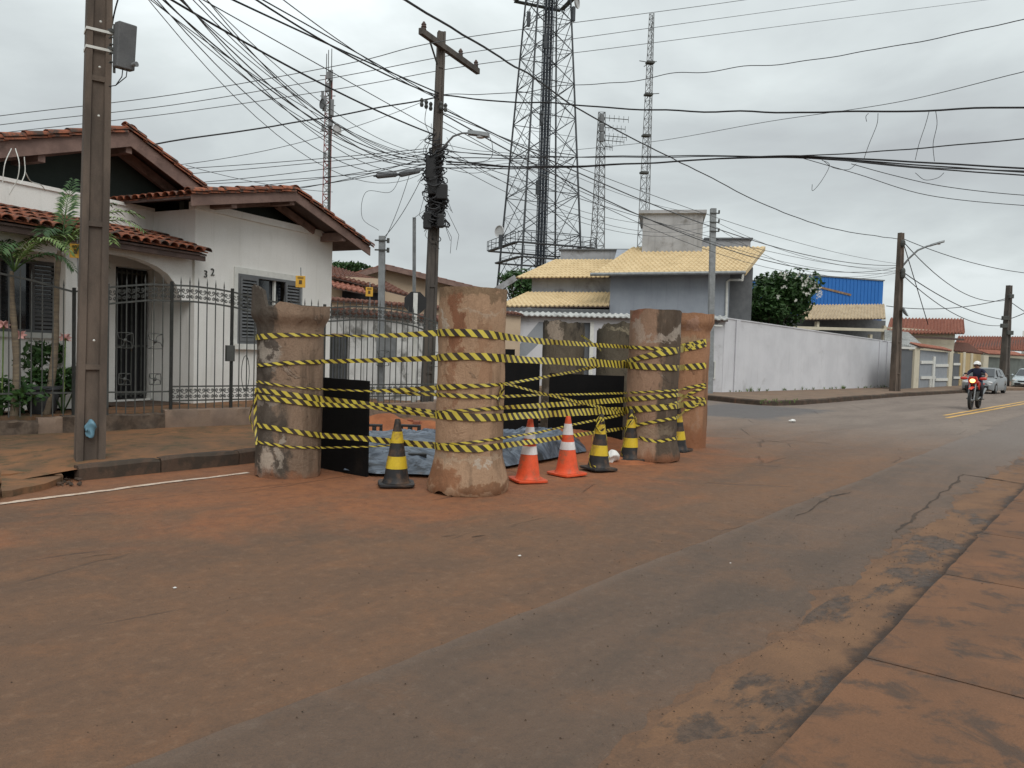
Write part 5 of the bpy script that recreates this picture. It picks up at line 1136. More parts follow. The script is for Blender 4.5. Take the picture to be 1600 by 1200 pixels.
# tree top over the neighbour's roofs
def tree(label, c, rx, rz_, n, size, seed, trunk, cat='tree', flowers=0, name='tree', dens=22):
    root = thing(name, label, cat, (c.x, c.y, 0)); zc = c.z
    m_ = MB(); rd = random.Random(seed)
    m_.tube([(0, 0, -.1), (.05, 0, zc*.35), (-.03, .05, zc*.7)], [trunk, trunk*.8, trunk*.6], 9)
    for i in range(8):
        a = i*2.4; e_ = Vector((cos(a)*rx*.7, sin(a)*rx*.7, zc+rd.uniform(-.3, .55)*rz_)); s0 = Vector((-.03, .05, zc*rd.uniform(.45, .7)))
        m_.tube([s0, s0.lerp(e_, .5)+Vector((0, 0, .2)), e_], [trunk*.45, trunk*.28, trunk*.1], 6)
    m_.build('trunk', MT['bark'], root, smooth=True)
    cm = leafcloud(n, rx, rx*.9, rz_, size, seed, shell=.6, lumps=dens); cm.xf(T(0, 0, zc)); cm.build('crown', MT['leaf'], root)
    if flowers:
        f = MB()
        for i in range(flowers):
            d = Vector((rd.uniform(-.1, 1), rd.uniform(-1, -.5), rd.uniform(-.1, .8))).normalized(); p = Vector((d.x*rx, d.y*rx*.9, zc+d.z*rz_))*1.0
            for q in range(5):
                o_ = Vector((rd.gauss(0, .07), rd.gauss(0, .07), rd.gauss(0, .06))); a = rd.uniform(0, 6)
                for w in range(5):
                    b0 = a+w*1.257; f.add([p+o_, p+o_+Vector((cos(b0)*.035, -.02, sin(b0)*.035)), p+o_+Vector((cos(b0+.3)*.06, -.03, sin(b0+.3)*.06)), p+o_+Vector((cos(b0+.7)*.035, -.02, sin(b0+.7)*.035))], [(0, 1, 2, 3)])
        f.build('flowers', MT['wflower'], root)['kind'] = 'stuff'
    return root
tree('green tree top showing over the old tile roofs right of the white house', P(545, 424, 48), 1.6, .7, 1500, .16, 3, .14)
tree('green tree behind the yellow roofed house at its left end', P(812, 447, 46), 1.7, 1.0, 1600, .16, 5, .15)
# ================================================================== GREY HOUSE WITH YELLOW ROOFS, LONG WALL
c0 = G(1128, 613, .15); c1 = G(1393, 605, .15); cl = P(770, 550, 33.2)
FB = Fr((cl.x, cl.y), th_of(cl, c0)); LB = (Vector((c0.x, c0.y, 0))-Vector((cl.x, cl.y, 0))).length
fw_ = thing('front_wall', 'white front wall with a corrugated cap and grey painted corners, behind the pipes', 'wall', FB.p, FB.rz)
zt = FB.uv(1100, 499)[1]
ox0, ox1 = FB.uv(903, 520)[0], FB.uv(922, 520)[0]
m_ = MB(); wallh(m_, 0, LB-.02, .1, zt, 0, .2, [(ox0, ox1, .15, zt-.25)]); m_.build('wall', MT['longwall'], fw_)
MB().box(ox0, ox1, .1, .13, .15, zt-.25).build('door', MT['greygate'], fw_); MB().box(ox1, ox1+.16, -.03, -.002, .15, zt-.2).build('door_jamb', MT['whitepaint'], fw_)
a_ = (-.1, -.28, zt-.02); b_ = (LB+.1, -.28, zt-.02)
wavy(fw_, 'corrugated_sheet', a_, b_, (LB+.1, .5, zt+.16), (-.1, .5, zt+.16), .24, .06, MT['asbestos'], course=0, round_=False, n_per=6, th=.012)
for pix in ([(797, 556), (842, 503), (878, 503), (822, 556)], [(1040, 500), (1128, 500), (1096, 532), (1060, 560)]):
    MB().prism([FB.uv(u, v, 0) for u, v in pix], -.004, -.0005, 'y').build('painted_band', MT['bandgrey'], fw_)
for (u0, u1, v0, v1) in ((1099, 1115, 535, 561), (1097, 1117, 563, 592)):
    x0, z1 = FB.uv(u0, v0); x1, z0 = FB.uv(u1, v1); mo = MB().box(x0, x1, -.06, -.006, z0, z1).build('meter_box', MT['whitepaint'], fw_); MB().box(x0+.05, x1-.05, -.068, -.061, z0+.05, z1-.05).build('meter_window', MT['shutter'], mo)
FW = Fr((c0.x, c0.y), th_of(c0, c1)); LW = (c1-c0).length
lw2 = thing('garden_wall', 'long pale grey rendered wall running along the street to the concrete pole', 'wall', FW.p, FW.rz)
zA, zB = FW.uv(1136, 498)[1], FW.uv(1392, 535)[1]; n = 60; vs = []; m_ = MB()
for i in range(n+1):
    x = LW*i/n; z = zA+(zB-zA)*i/n; d = .012*noise.noise(Vector((x*.8, 0, 1))); vs += [(x, d, 0), (x, .0+d, z), (x, .2, z+.0), (x, .2, 0)]
m_.add(vs, [(i*4+j, (i+1)*4+j, (i+1)*4+j+1, i*4+j+1) for i in range(n) for j in range(3)]+[(0, 1, 2, 3), (n*4+3, n*4+2, n*4+1, n*4)]); m_.build('wall', MT['longwall'], lw2)
m_ = MB()
for i in range(n): x = LW*i/n; z = zA+(zB-zA)*i/n; z2 = zA+(zB-zA)*(i+1)/n; m_.add([(x, -.03, z), (x, .23, z), (x, .23, z+.05), (x, -.03, z+.05), (x+LW/n, -.03, z2), (x+LW/n, .23, z2), (x+LW/n, .23, z2+.05), (x+LW/n, -.03, z2+.05)], [(0, 4, 7, 3), (3, 7, 6, 2), (0, 1, 5, 4), (1, 2, 6, 5)]+([(0, 3, 2, 1)] if i == 0 else [])+([(4, 5, 6, 7)] if i == n-1 else []))
m_.build('coping', MT['longwall'], lw2)
for u in (1150, 1374, 1386): x = FW.uv(u, 560)[0]; MB().box(x-.15, x+.15, -.06, -.013, 0, zA+(zB-zA)*x/LW-.01).build('pier', MT['longwall'], lw2)
FH = frame(950, 35.2, 1140, 34.2); gh = thing('house', 'grey house with straw yellow tile roofs and a boxy rooftop water tank', 'house', FH.p, FH.rz)
xr, zr = FH.uv(1141, 427)
ebl, ebr = fp(FH, 926, 428, -.7), fp(FH, 1165, 425, -.7); tpr, tpl = fp(FH, 1196, 386, 4.2), fp(FH, 988, 387, 4.2)
zf_ = lambda y: ebl.z+(tpl.z-ebl.z)*(y+.7)/4.9-.09
m_ = MB().prism([(0, 0), (9, 0), (9, zf_(4.2)-.3), (4.2, zf_(4.2)), (0, zf_(0))], 0, xr, 'x'); m_.build('wall', MT['grey'], gh)
wavy(gh, 'roof_tiles', ebl, ebr, tpr, tpl, .22, .06, MT['tile_yel'], course=.4)
MB().prism([(ebr.x-.05, ebr.z-.25), (tpr.x-.02, tpr.z-.2), (tpr.x-.02, tpr.z+.02), (ebr.x-.05, ebr.z+.0)], 3.6, 3.9, 'y')
MB().bar(ebr+Vector((-.03, 0, -.06)), tpr+Vector((-.03, 0, -.06)), .06, .2).build('verge_board', MT['tile_yel'], gh)
MB().tube([ebl+Vector((-.1, -.07, -.03)), ebr+Vector((.0, -.07, -.03))], .075, 8).build('gutter', MT['steel'], gh)
MB().tube([ebr+Vector((-.1, -.05, -.1)), ebr+Vector((-.12, -.0, -.35)), fp(FH, 1141, 437, -.05), fp(FH, 1136, 440, -.06), fp(FH, 1134, 520, -.06)], .055, 8).build('downpipe', MT['whitepaint'], gh)
MB().prism([(1.2, 0), (9, 0), (9, zf_(4.2)-.4), (4.2, zf_(4.2)-.1), (1.2, zf_(1.2)-.1)], xr+.002, xr+1.1, 'x').build('side_wall', MT['shutter'], gh)  # side of the house in shade; the shade is given by a darker grey
bx0, bz1 = FH.uv(1005, 334, 3.2); bx1, _ = FH.uv(1099, 334, 3.2); bz0 = tpl.z-1
tk = MB().box(bx0, bx1, 3.2, 7.6, bz0, bz1).build('tank_tower', MT['greylt'], gh); MB().box(bx0-.22, bx1+.15, 3.05, 7.75, bz1+.002, bz1+.16).build('slab', MT['greylt'], tk)
px0, pz1 = FH.uv(1090, 374, 5.5); px1, _ = FH.uv(1173, 374, 5.5); pr_ = MB().box(max(px0, bx1+.01), px1, 5.5, 9, tpl.z-.5, pz1).build('parapet', MT['greylt'], gh); MB().box(max(px0, bx1+.2), px1+.1, 5.4, 9.1, pz1+.002, pz1+.08).build('coping', MT['shutter'], pr_)
# left wing
e1, e2 = fp(FH, 806, 434, 3.0), fp(FH, 952, 433, 3.0); t1_, t2_ = fp(FH, 990, 406, 6.0), fp(FH, 868, 406, 6.0)
wavy(gh, 'roof_tiles', e1, e2, t1_, t2_, .22, .06, MT['tile_yel'], course=.4)
px0, pz1 = FH.uv(876, 391, 6.6); px1, _ = FH.uv(990, 391, 6.6); pr_ = MB().box(px0, px1, 6.6, 9, 4, pz1).build('parapet', MT['greylt'], gh); MB().box(px0-.1, px1, 6.5, 9.1, pz1+.002, pz1+.08).build('coping', MT['shutter'], pr_)
MB().box(FH.uv(831, 445, 3.6)[0], -.002, 3.6, 9, 0, e1.z+.2*(t1_.z-e1.z)-.09).build('wall', MT['greylt'], gh)
e1, e2 = fp(FH, 776, 479, -.3), fp(FH, 949, 478, -.3); t1_, t2_ = fp(FH, 951, 457, 3.3), fp(FH, 824, 457, 3.3)
wavy(gh, 'roof_tiles', e1, Vector((-.01, e2.y, e2.z)), Vector((-.01, t1_.y, t1_.z)), t2_, .22, .06, MT['tile_yel'], course=.4)
MB().box(e1.x, -.01, -.3, -.1, e1.z-.32, e1.z-.04).build('fascia_beam', MT['shutter'], gh)
MB().box(e1.x+.4, -.01, .5, 3.2, 0, e1.z-.04).build('wall', MT['bandgrey'], gh)
a_ = fp(FH, 762, 462, 6); b_ = fp(FH, 806, 434, 6); MB().bar(a_, b_, .2, .32).build('rake_board', MT['greylt'], gh)
tp = G(1110, 622, .15)
def steelpost(label, u0, v0, u1, v1, D, w, group=None, zb=.15, w2=None):
    a, b = P(u0, v0, D), P(u1, v1, D); z0 = max(zb, a.z); root = thing('service_post', label, 'post', (a.x, a.y, zb), 0, group)
    h = b.z-zb; lx = (b.x-a.x)*(b.z-zb)/(b.z-a.z)*0
    m_ = MB().box(-w/2, w/2, -w/2, w/2, -.05, h); lean_ = (b.x-a.x)/(b.z-a.z)
    m_.v = [(x+lean_*z, y, z) for x, y, z in m_.v]; m_.build('shaft', MT['steel'], root); return root, Vector((a.x, a.y, zb)), lean_, h
s1, _, l1, h1 = steelpost('galvanised service post standing in front of the grey house with yellow roofs', 1109, 610, 1114.5, 326, 30.4, .21)
for z in (h1-.2, h1-.55, h1-.9): MB().box(-.16+l1*z, .22+l1*z, -.14, -.11, z-.02, z+.02).tube([(.2+l1*z, -.125, z), (.2+l1*z, -.125, z+.12)], .035, 8).build('wire_rack', MT['iron'], s1)
z = h1-4.6; MB().box(-.15+l1*z, .45+l1*z, -.02, .02, z, z+.06).build('bracket', MT['whitepaint'], s1)
tree('round dark green frangipani tree with white flowers behind the long wall', P(1208, 468, 41), 2.5, 1.68, 9000, .15, 8, .2, flowers=34, name='frangipani_tree', dens=26)
# ------------------------------------------------------------------ blue and beige sheds
FA = frame(1240, 84, 1381, 88); bl = thing('building', 'windowless bright blue sheet metal building behind the trees', 'building', FA.p, FA.rz)
x0 = FA.uv(1252, 440)[0]; x1, z1 = FA.uv(1381, 439); m_ = MB().box(x0, x1, .05, 12, 0, z1-.02); m_.build('wall', MT['blue'], bl)
vs = MB(); n = int((x1-x0)/.5)
ribm = MB().box(-.04, .04, 0, .048, 0, z1-.05).mesh('panel_rib', MT['blue'])
for i in range(n): inst('panel_rib', ribm, bl, T(x0+.2+i*.5, 0, 0))
MB().box(x0-.1, x1+.1, -.06, 12.1, z1-.018, z1+.12).build('cap_flashing', MT['steel'], bl)
MB().bar(fp(FA, 1258, 443, -.03), fp(FA, 1330, 461, -.03), .03, .22).build('tan_strip', MT['tan_mottle'], bl)  # thin diagonal tan strip laid over the blue wall
FC = frame(1244, 56, 1386, 60); bs_ = thing('carport', 'open carport with a beige sheet metal roof and cream posts behind the long wall', 'carport', FC.p, FC.rz)
e1, e2, t1_, t2_ = fp(FC, 1246, 499, 0), fp(FC, 1384, 498, 0), fp(FC, 1382, 476, 3.4), fp(FC, 1262, 477, 3.4)
wavy(bs_, 'roof_sheets', e1, e2, t1_, t2_, .36, .10, MT['tin'], course=0, round_=False, n_per=6, th=.02)
a_, b_ = fp(FC, 1240, 512, .2), fp(FC, 1385, 516, .2); MB().bar(a_, b_, .15, .22).build('beam', MT['cream'], bs_)
for u in (1278, 1362, 1383): x = FC.uv(u, 520, .3)[0]; MB().box(x-.12, x+.12, .31, .55, 0, e1.z-.05 if u != 1362 else a_.z-.2).build('post', MT['cream'], bs_)
MB().box(a_.x-1, fp(FC, 1384, 500, 3.6).x, 3.6, 3.8, 0, e1.z+.6).build('back_wall', MT['shutter'], bs_); MB().box(a_.x-1, b_.x-.2, .6, 3.5, 0, a_.z-.5).build('side_store', MT['soffit'], bs_)
# ------------------------------------------------------------------ the row of fronts beyond the pole
g0, g1 = G(1403, 608, .15), G(1532, 600.5, .15); FG = Fr((g0.x, g0.y), th_of(g0, g1))
def fg(u, v, y=0): return FG.uv(u, v, y)
def flatbox(F, root, name, mt, u0, u1, v0, v1, y0=0, y1=.2, zb=.1):
    x0, zt0 = F.uv(u0, v0, y0); x1, _ = F.uv(u1, v0, y0); z0 = zb if v1 is None else F.uv(u0, v1, y0)[1]
    return MB().box(x0, x1, y0, y1, z0, zt0).build(name, MT[mt], root)
fr1 = thing('street_front', 'grey street front with white posts and rails and a dark gate beyond the concrete pole', 'wall', FG.p, FG.rz)
flatbox(FG, fr1, 'gate', 'greygate', 1396, 1429.5, 545, None, .05, .1); MB().bar((fg(1394, 543)[0], 0, fg(1396, 543)[1]), (fg(1430, 545)[0], 0, fg(1430, 544)[1]), .12, .12).build('lintel', MT['whitepaint'], fr1)
flatbox(FG, fr1, 'white_column', 'cream', 1430, 1438, 543, None, -.06, .25)
flatbox(FG, fr1, 'wall', 'bandgrey', 1438.5, 1484, 547, None, .04, .2)
for (u0, u1, v) in ((1439, 1461, 566), (1462, 1484, 571), (1439, 1461, 590), (1462, 1484, 593)):
    a, b = fg(u0, v), fg(u1, v); MB().bar((a[0], -.0, a[1]), (b[0], -.0, b[1]-.0), .06, .18).build('rail', MT['whitepaint'], fr1)
flatbox(FG, fr1, 'rail_post', 'whitepaint', 1459.5, 1462.5, 557, None, -.05, .03); flatbox(FG, fr1, 'rail_post', 'whitepaint', 1454, 1456, 590, None, -.05, .03)
flatbox(FG, fr1, 'white_column', 'cream', 1484.5, 1490, 548, None, -.06, .25); flatbox(FG, fr1, 'gate', 'greygate', 1490.5, 1501, 552, None, .05, .1)
for v in (569, 590): a, b = fg(1490.5, v), fg(1500.5, v); MB().bar((a[0], .01, a[1]), (b[0], .01, b[1]), .05, .16).build('rail', MT['whitepaint'], fr1)
a, b = fg(1436, 541, -.2), fg(1487, 549, -.2); wavy(fr1, 'coping_tiles', (a[0], -.2, a[1]), (b[0], -.2, a[1]-.1), (b[0], .3, a[1]+.1), (a[0], .3, a[1]+.2), .25, .06, MT['tile_red'])
fr2 = thing('street_front', 'ochre yellow wall behind the motorcyclist and the silver car', 'wall', FG.p, FG.rz)
flatbox(FG, fr2, 'wall', 'yellowwall', 1501.5, 1533, 551, None, 0, .2); flatbox(FG, fr2, 'pilaster', 'cream', 1506.5, 1509.5, 550, None, -.07, -.01); flatbox(FG, fr2, 'pilaster', 'cream', 1518, 1521, 552, None, -.07, -.01)
flatbox(FG, fr2, 'gate_post', 'cream', 1537, 1545, 555, None, -.06, .25)
FR = frame(1386, 66, 1500, 72); h2 = thing('house', 'cream house with a red clay tile roof right of the concrete pole', 'house', FR.p, FR.rz)
e1, e2, t1_, t2_ = fp(FR, 1384, 521, -.5), fp(FR, 1507, 521, -.5), fp(FR, 1505, 499, 3.4), fp(FR, 1391, 498, 3.4)
wavy(h2, 'roof_tiles', e1, e2, t1_, t2_, .55, .17, MT['tile_red'], course=.6, step=.03)
flatbox(FR, h2, 'wall', 'cream', 1392, 1493, 511, None, .1, 6); MB().box(e1.x, e2.x, -.52, -.45, e1.z-.2, e1.z-.02).build('fascia_board', MT['soffit'], h2)
MB().add([fp(FR, 1507, 521, -.5), fp(FR, 1505, 499, 3.4), fp(FR, 1505, 521, 7)], [(0, 1, 2)]).build('gable_end', MT['cream'], h2)
FO = frame(1384, 50, 1446, 54); sh_ = thing('shed', 'low shed with a weathered grey tile roof between the concrete pole and cream house', 'shed', FO.p, FO.rz)
a_, b_ = fp(FO, 1382, 541, -.3), fp(FO, 1444, 543, -.3); c_, d_ = fp(FO, 1418, 520, 3), fp(FO, 1382, 516, 3)
wavy(sh_, 'roof_tiles', a_, b_, c_, d_, .25, .07, MT['asbestos']); flatbox(FO, sh_, 'wall', 'greylt', 1384, 1436, 543, None, .1, 3)
FE = frame(1490, 78, 1640, 90); h3 = thing('house', 'far house with a long orange tile roof at the right edge', 'house', FE.p, FE.rz)
e1, e2, t1_, t2_ = fp(FE, 1488, 545, -.5), fp(FE, 1640, 549, -.5), fp(FE, 1640, 527, 5), fp(FE, 1497, 526, 5)
wavy(h3, 'roof_tiles', e1, e2, t1_, t2_, .6, .17, MT['tile_red'], course=.7, step=.03); flatbox(FE, h3, 'wall', 'cream', 1492, 1640, 547, None, .2, 6)
FD = frame(1536, 70, 1640, 84); h4 = thing('yard_wall', 'dark green grey wall behind the parked pale car', 'wall', FD.p, FD.rz)
flatbox(FD, h4, 'wall', 'greenwall', 1533, 1640, 557, None, 0, .2); a_, b_ = fp(FD, 1545, 553, -.4), fp(FD, 1602, 556, -.4)
wavy(h4, 'coping_tiles', a_, b_, b_+Vector((0, 1, .35)), a_+Vector((0, 1, .35)), .42, .1, MT['tile_red'])
FK = frame(1492, 64, 1540, 66); h5 = thing('awning', 'dark lean-to roof between the cream house and the ochre wall', 'awning', FK.p, FK.rz)
a_, b_ = fp(FK, 1490, 548, 0), fp(FK, 1536, 553, 0); wavy(h5, 'roof_tiles', a_, b_, fp(FK, 1512, 537, 3), fp(FK, 1492, 535, 3), .3, .08, MT['tile_old']); flatbox(FK, h5, 'wall', 'yellowwall', 1494, 1532, 552, None, .2, 3)
tag(MB().prism([tuple(P(1596, 550, 100).xy), tuple(P(1680, 550, 104).xy), tuple(P(1680, 550, 120).xy), tuple(P(1596, 550, 118).xy)], 0, P(1600, 517, 100).z, 'z').build('building', MT['whitepaint']), 'pale flat roofed building far off at the right edge of the view', 'building')
# grass tufts along the long wall
gm = MB()
for i in range(46):
    x = random.uniform(.3, LW-.3); q = FW.w(x, -random.uniform(.03, .10), .15); hh = random.uniform(.05, .22)*(1.6 if random.random() < .15 else 1)
    for kx in range(9):
        a = random.uniform(0, 6.28); w = Vector((cos(a+1.6), sin(a+1.6), 0))*.012; t_ = Vector((cos(a)*hh*.5, sin(a)*hh*.5, hh*random.uniform(.6, 1)))
        gm.add([q-w, q+w, q+t_*.6+w*.6, q+t_, q+t_*.6-w*.6], [(0, 1, 2, 3, 4)])
tag(gm.build('weeds', MT['leaf2']), kind='stuff')
gm = MB()
for i in range(30):
    q = G(random.uniform(1188, 1250), random.uniform(625, 632), .15); hh = random.uniform(.04, .12)
    for kx in range(7):
        a = random.uniform(0, 6.28); w = Vector((cos(a+1.6), sin(a+1.6), 0))*.01; t_ = Vector((cos(a)*hh*.5, sin(a)*hh*.5, hh)); gm.add([q-w, q+w, q+t_], [(0, 1, 2)])
tag(gm.build('weeds', MT['leaf2']), kind='stuff')
# low far tree line closing the horizon
for (u0, u1, D, v) in ((480, 1000, 170, 520), (1560, 1900, 220, 548), (-500, 300, 90, 490)):
    lm = MB(); a, b = P(u0, 550, D), P(u1, 550, D); rd = random.Random(int(D))
    for i in range(2600):
        t = rd.random(); p = a.lerp(b, t); h = max(1.5, P(800, v, D).z*(.75+.35*noise.noise(Vector((t*14, D, 0))))); z = rd.uniform(0, 1)**.6*h; s = rd.uniform(.4, .9); d = Vector((rd.gauss(0, 1), rd.gauss(0, 1), rd.gauss(0, 1))).normalized(); e_ = d.cross(Vector((0, .3, 1))).normalized()
        c = Vector((p.x+rd.uniform(-1, 1), p.y+rd.uniform(-2, 2), z)); lm.add([c-d*s, c+e_*s*.6, c+d*s, c-e_*s*.6], [(0, 1, 2, 3)])
    tag(lm.build('distant_trees', MT['leaf']), kind='stuff')
# ================================================================== POLES
cpb = P(672, 600, 17.0); cpt = P(690, 50, 17.0); clean = (cpt.x-P(674, 450, 17).x)/(cpt.z-P(674, 450, 17).z)
cx_ = P(674, 450, 17).x-clean*(P(674, 450, 17).z-.15)
CP = h_pole('central concrete pole with a wooden crossarm and a tangle of cables behind the middle pipe', (cx_, 17, .15), cpt.z-.15, .265, .165, (clean, 0), .35, MT['pole_dk'])
CPO = Vector((cx_, 17, .15))
al, ar = P(657, 48, 16.1), P(747, 112, 18.4)
MB().bar(al-CPO, ar-CPO, .10, .13).build('crossarm', MT['pole_dk'], CP, bevel=.006)
MB().bar(P(671, 62, 16.5)-CPO, P(684, 103, 16.95)-CPO, .03, .03).build('brace', MT['iron'], CP)
for (u, v, D) in ((719.5, 91, 17.7), (743.5, 108, 18.3), (662, 50, 16.2)):
    q = P(u, v, D)-CPO; MB().lathe([(.012, -.05), (.014, .04), (.055, .05), (.045, .08), (.06, .10), (.045, .13), (.055, .15), (.03, .19), (.02, .21)], 12, tuple(q)).build('insulator', MT['soffit'], CP, smooth=True)
for (v0, du, n_) in ((160, -22, 3), (165, 8, 2)):
    for i in range(n_): q = P(681+du+i*7, v0+i*3, 16.9)-CPO; MB().lathe([(.03, -.09), (.045, -.05), (.03, 0), (.045, .05), (.02, .09)], 9, tuple(q)).build('cable_clamp', MT['iron'], CP)
rd = random.Random(11); tg = thing('cable_tangle', 'tangle of black cable loops and splice boxes strapped to the central pole', 'cables', P(683, 290, 17))
O_ = P(683, 290, 17); t_ = MB()
def cpol(v, D=17.0): return P(674+(450-v)*16/400, v, D)
for i in range(170):
    v = rd.choice((rd.gauss(262, 20), rd.gauss(300, 18), rd.gauss(330, 14))); c = cpol(v)-O_; r = rd.uniform(.10, .19)*(1 if v < 285 else .85); tl = rd.uniform(-.8, .8); a0 = rd.uniform(0, 6.28); off = Vector((rd.gauss(0, .07)+(-.03 if v < 290 else .05), rd.gauss(-.05, .08), 0)); pts = []
    for k_ in range(10): a = a0+k_/9*rd.uniform(4, 6.2); pts.append(c+off+Vector((cos(a)*r, sin(a)*r, sin(a+tl)*r*.8)))
    t_.tube(pts, rd.uniform(.009, .022), 5)
t_.build('cable_loops', MT['cable'], tg)['kind'] = 'stuff'
for (u, v, w, h, n_) in ((673, 262, .22, .5, 'splice_box'), (690, 300, .26, .34, 'splice_box'), (668, 345, .18, .36, 'terminal_box'), (688, 345, .16, .3, 'terminal_box'), (676, 290, .2, .4, 'splice_box')):
    q = P(u, v, 16.78)-O_; MB().box(q.x-w/2, q.x+w/2, q.y-.07, q.y+.07, q.z-h/2, q.z+h/2).build(n_, MT['rubber'], tg, bevel=.03)
st_ = MB()
for i in range(34):
    u, v = rd.uniform(662, 700), rd.uniform(190, 340); a = P(u, v, 16.9); b = P(u+rd.uniform(-22, 22), v+rd.uniform(15, 70), 16.9); mid = a.lerp(b, .5)+Vector((rd.uniform(-.25, .25), rd.uniform(-.1, .1), -.1))
    st_.tube([a-O_, mid-O_, b-O_], .005, 4)
st_.build('loose_ends', MT['cable'], tg)['kind'] = 'stuff'
# hung closures
for (a, b, lb) in (((588, 275), (620, 272), 'grey cylindrical splice closure, left of the pair hanging left of the central pole'), ((624, 273), (656, 266), 'grey cylindrical splice closure hanging next to the cable tangle')):
    p, q = P(*a, 15.9), P(*b, 16.4); o = p.lerp(q, .5); t = thing('splice_closure', lb, 'splice closure', o); d = (q-p)
    MB().tube([p-o, p-o+d*.08, p-o+d*.92, q-o], [.03, .058, .058, .03], 12).build('body', MT['closure'], t, smooth=True); MB().tube([p-o-d*.12, p-o+d*.01], .016, 6).tube([q-o-d*.01, q-o+d*.12], .016, 6).build('cable_gland', MT['cable'], t)
def lamp(label, pts, head0, head1, D, r=.022, hw=.17):
    pts = [P(u, v, D_) for u, v, D_ in pts]; o = pts[0]; t = thing('street_lamp', label, 'street lamp', o)
    MB().tube([p-o for p in pts], r, 8).build('arm', MT['steel'], t, smooth=True)
    a, b = P(*head0)-o, P(*head1)-o; d = b-a; sd = d.cross(Vector((0, 0, 1))).normalized(); m_ = MB(); vs = []; n = 8
    for i in range(n+1):
        s = i/n; w = hw*(.35+.65*sin(pi*min(1, s*.85+.12))); c = a+d*s
        vs += [c-sd*w/2-Vector((0, 0, .02)), c-sd*w*.35+Vector((0, 0, .06)), c+sd*w*.35+Vector((0, 0, .06)), c+sd*w/2-Vector((0, 0, .02)), c-Vector((0, 0, .05))]
    m_.add(vs, [(i*5+j, (i+1)*5+j, (i+1)*5+(j+1) % 5, i*5+(j+1) % 5) for i in range(n) for j in range(5)]+[(0, 1, 2, 3, 4), tuple(n*5+j for j in (4, 3, 2, 1, 0))]); m_.build('lamp_head', MT['steel'], t, smooth=True)
    MB().sphere(tuple(a+d*.6-Vector((0, 0, .05))), .07, 10, 6, (1.4, 1, .5)).build('lens', MT['lamp'], t, smooth='all'); return t
lamp('street lamp on a curved arm on the central pole', [(688, 235, 16.9), (697, 225, 16.8), (708, 213, 16.7), (722, 208, 16.6), (735, 208, 16.5)], (732, 208, 16.5), (764, 212, 16.3), 16.5)
rpb = G(1398, 611, .15); rpt = P(1408, 364, rpb.y)
RP = h_pole('slim concrete pole at the far end of the long grey wall', (rpb.x, rpb.y, .15), rpt.z-.15, .44, .26, ((rpt.x-rpb.x)/(rpt.z-.15), 0), .5, MT['pole'], step=1.6)
ro = Vector((rpb.x, rpb.y, .15))
for v in (380, 424, 430): q = P(1411, v, rpb.y-.2)-ro; MB().sphere(tuple(q), .12, 8, 6, (1, 1, 1.6)).build('cable_clamp', MT['iron'], RP)
q = P(1411, 489, rpb.y-.2)-ro; MB().lathe([(.02, 0), (.2, .06), (.28, .14), (.26, .15), (.18, .08)], 14, M=Matrix.Translation(q) @ R(1.0, 'Y') @ R(.5, 'X')).build('small_dish', MT['steel'], RP, smooth=True)
D_ = rpb.y; lamp('LED street lamp on a long curved arm on the slim concrete pole', [(1411, 415, D_), (1420, 404, D_-.2), (1434, 391, D_-.4), (1448, 385, D_-.6), (1456, 383, D_-.7)], (1453, 384, D_-.6), (1476, 377, D_-.9), D_, .05, .32)
fb_ = G(1568, 604, .1); ft = P(1577, 446, fb_.y)
FPL = h_pole('farther concrete pole at the right edge, behind the parked cars', (fb_.x, fb_.y, .1), ft.z-.1, .62, .36, ((ft.x-fb_.x)/(ft.z), 0), .5, MT['pole_dk'], step=2)
fo = Vector((fb_.x, fb_.y, .1))
for (u, v, s) in ((1571, 497, .25), (1569, 509, .25), (1580, 463, .16), (1578, 520, .22)): q = P(u, v, fb_.y-.3)-fo; MB().box(q.x-s, q.x+s, q.y-.1, q.y+.1, q.z-.15, q.z+.15).build('bracket', MT['iron'], FPL, bevel=.03)
s2, _, l2, h2_ = steelpost('galvanised post with wires at its top and a meter box, behind the arched fence', 594, 640, 597, 369, 16.3, .125, zb=.4)
q = P(604, 545, 16.1)-Vector((s2.location.x, 16.3, .4)); MB().box(q.x-.2, q.x+.2, q.y-.1, q.y+.1, q.z-.25, q.z+.25).build('meter_box', MT['steel'], s2, bevel=.01)
for z in (h2_-.1, h2_-.3): MB().box(-.14+l2*z, .14+l2*z, -.09, -.07, z-.015, z+.015).tube([(.14+l2*z, -.08, z-.05), (.14+l2*z, -.08, z+.05)], .03, 7).build('wire_rack', MT['iron'], s2)
s3, _, l3, h3_ = steelpost('thin bare steel post behind the stop sign', 647, 620, 647.5, 340, 18.4, .075, zb=.3)
q = P(649, 473, 16.0); ss = thing('road_sign', 'octagonal stop sign seen from its black back, left of the middle pipe', 'sign', (q.x, q.y, .15)); zc = q.z-.15
oc_ = [(.245*cos(pi/8+i*pi/4), zc+.245*sin(pi/8+i*pi/4)) for i in range(8)]; MB().prism(oc_, -.003, .003, 'y').build('sign_plate', MT['rubber'], ss)
MB().box(-.045, .045, -.05, -.006, 0, zc+.2).build('post', MT['whitepaint'], ss)
ss.rotation_euler.z = .15
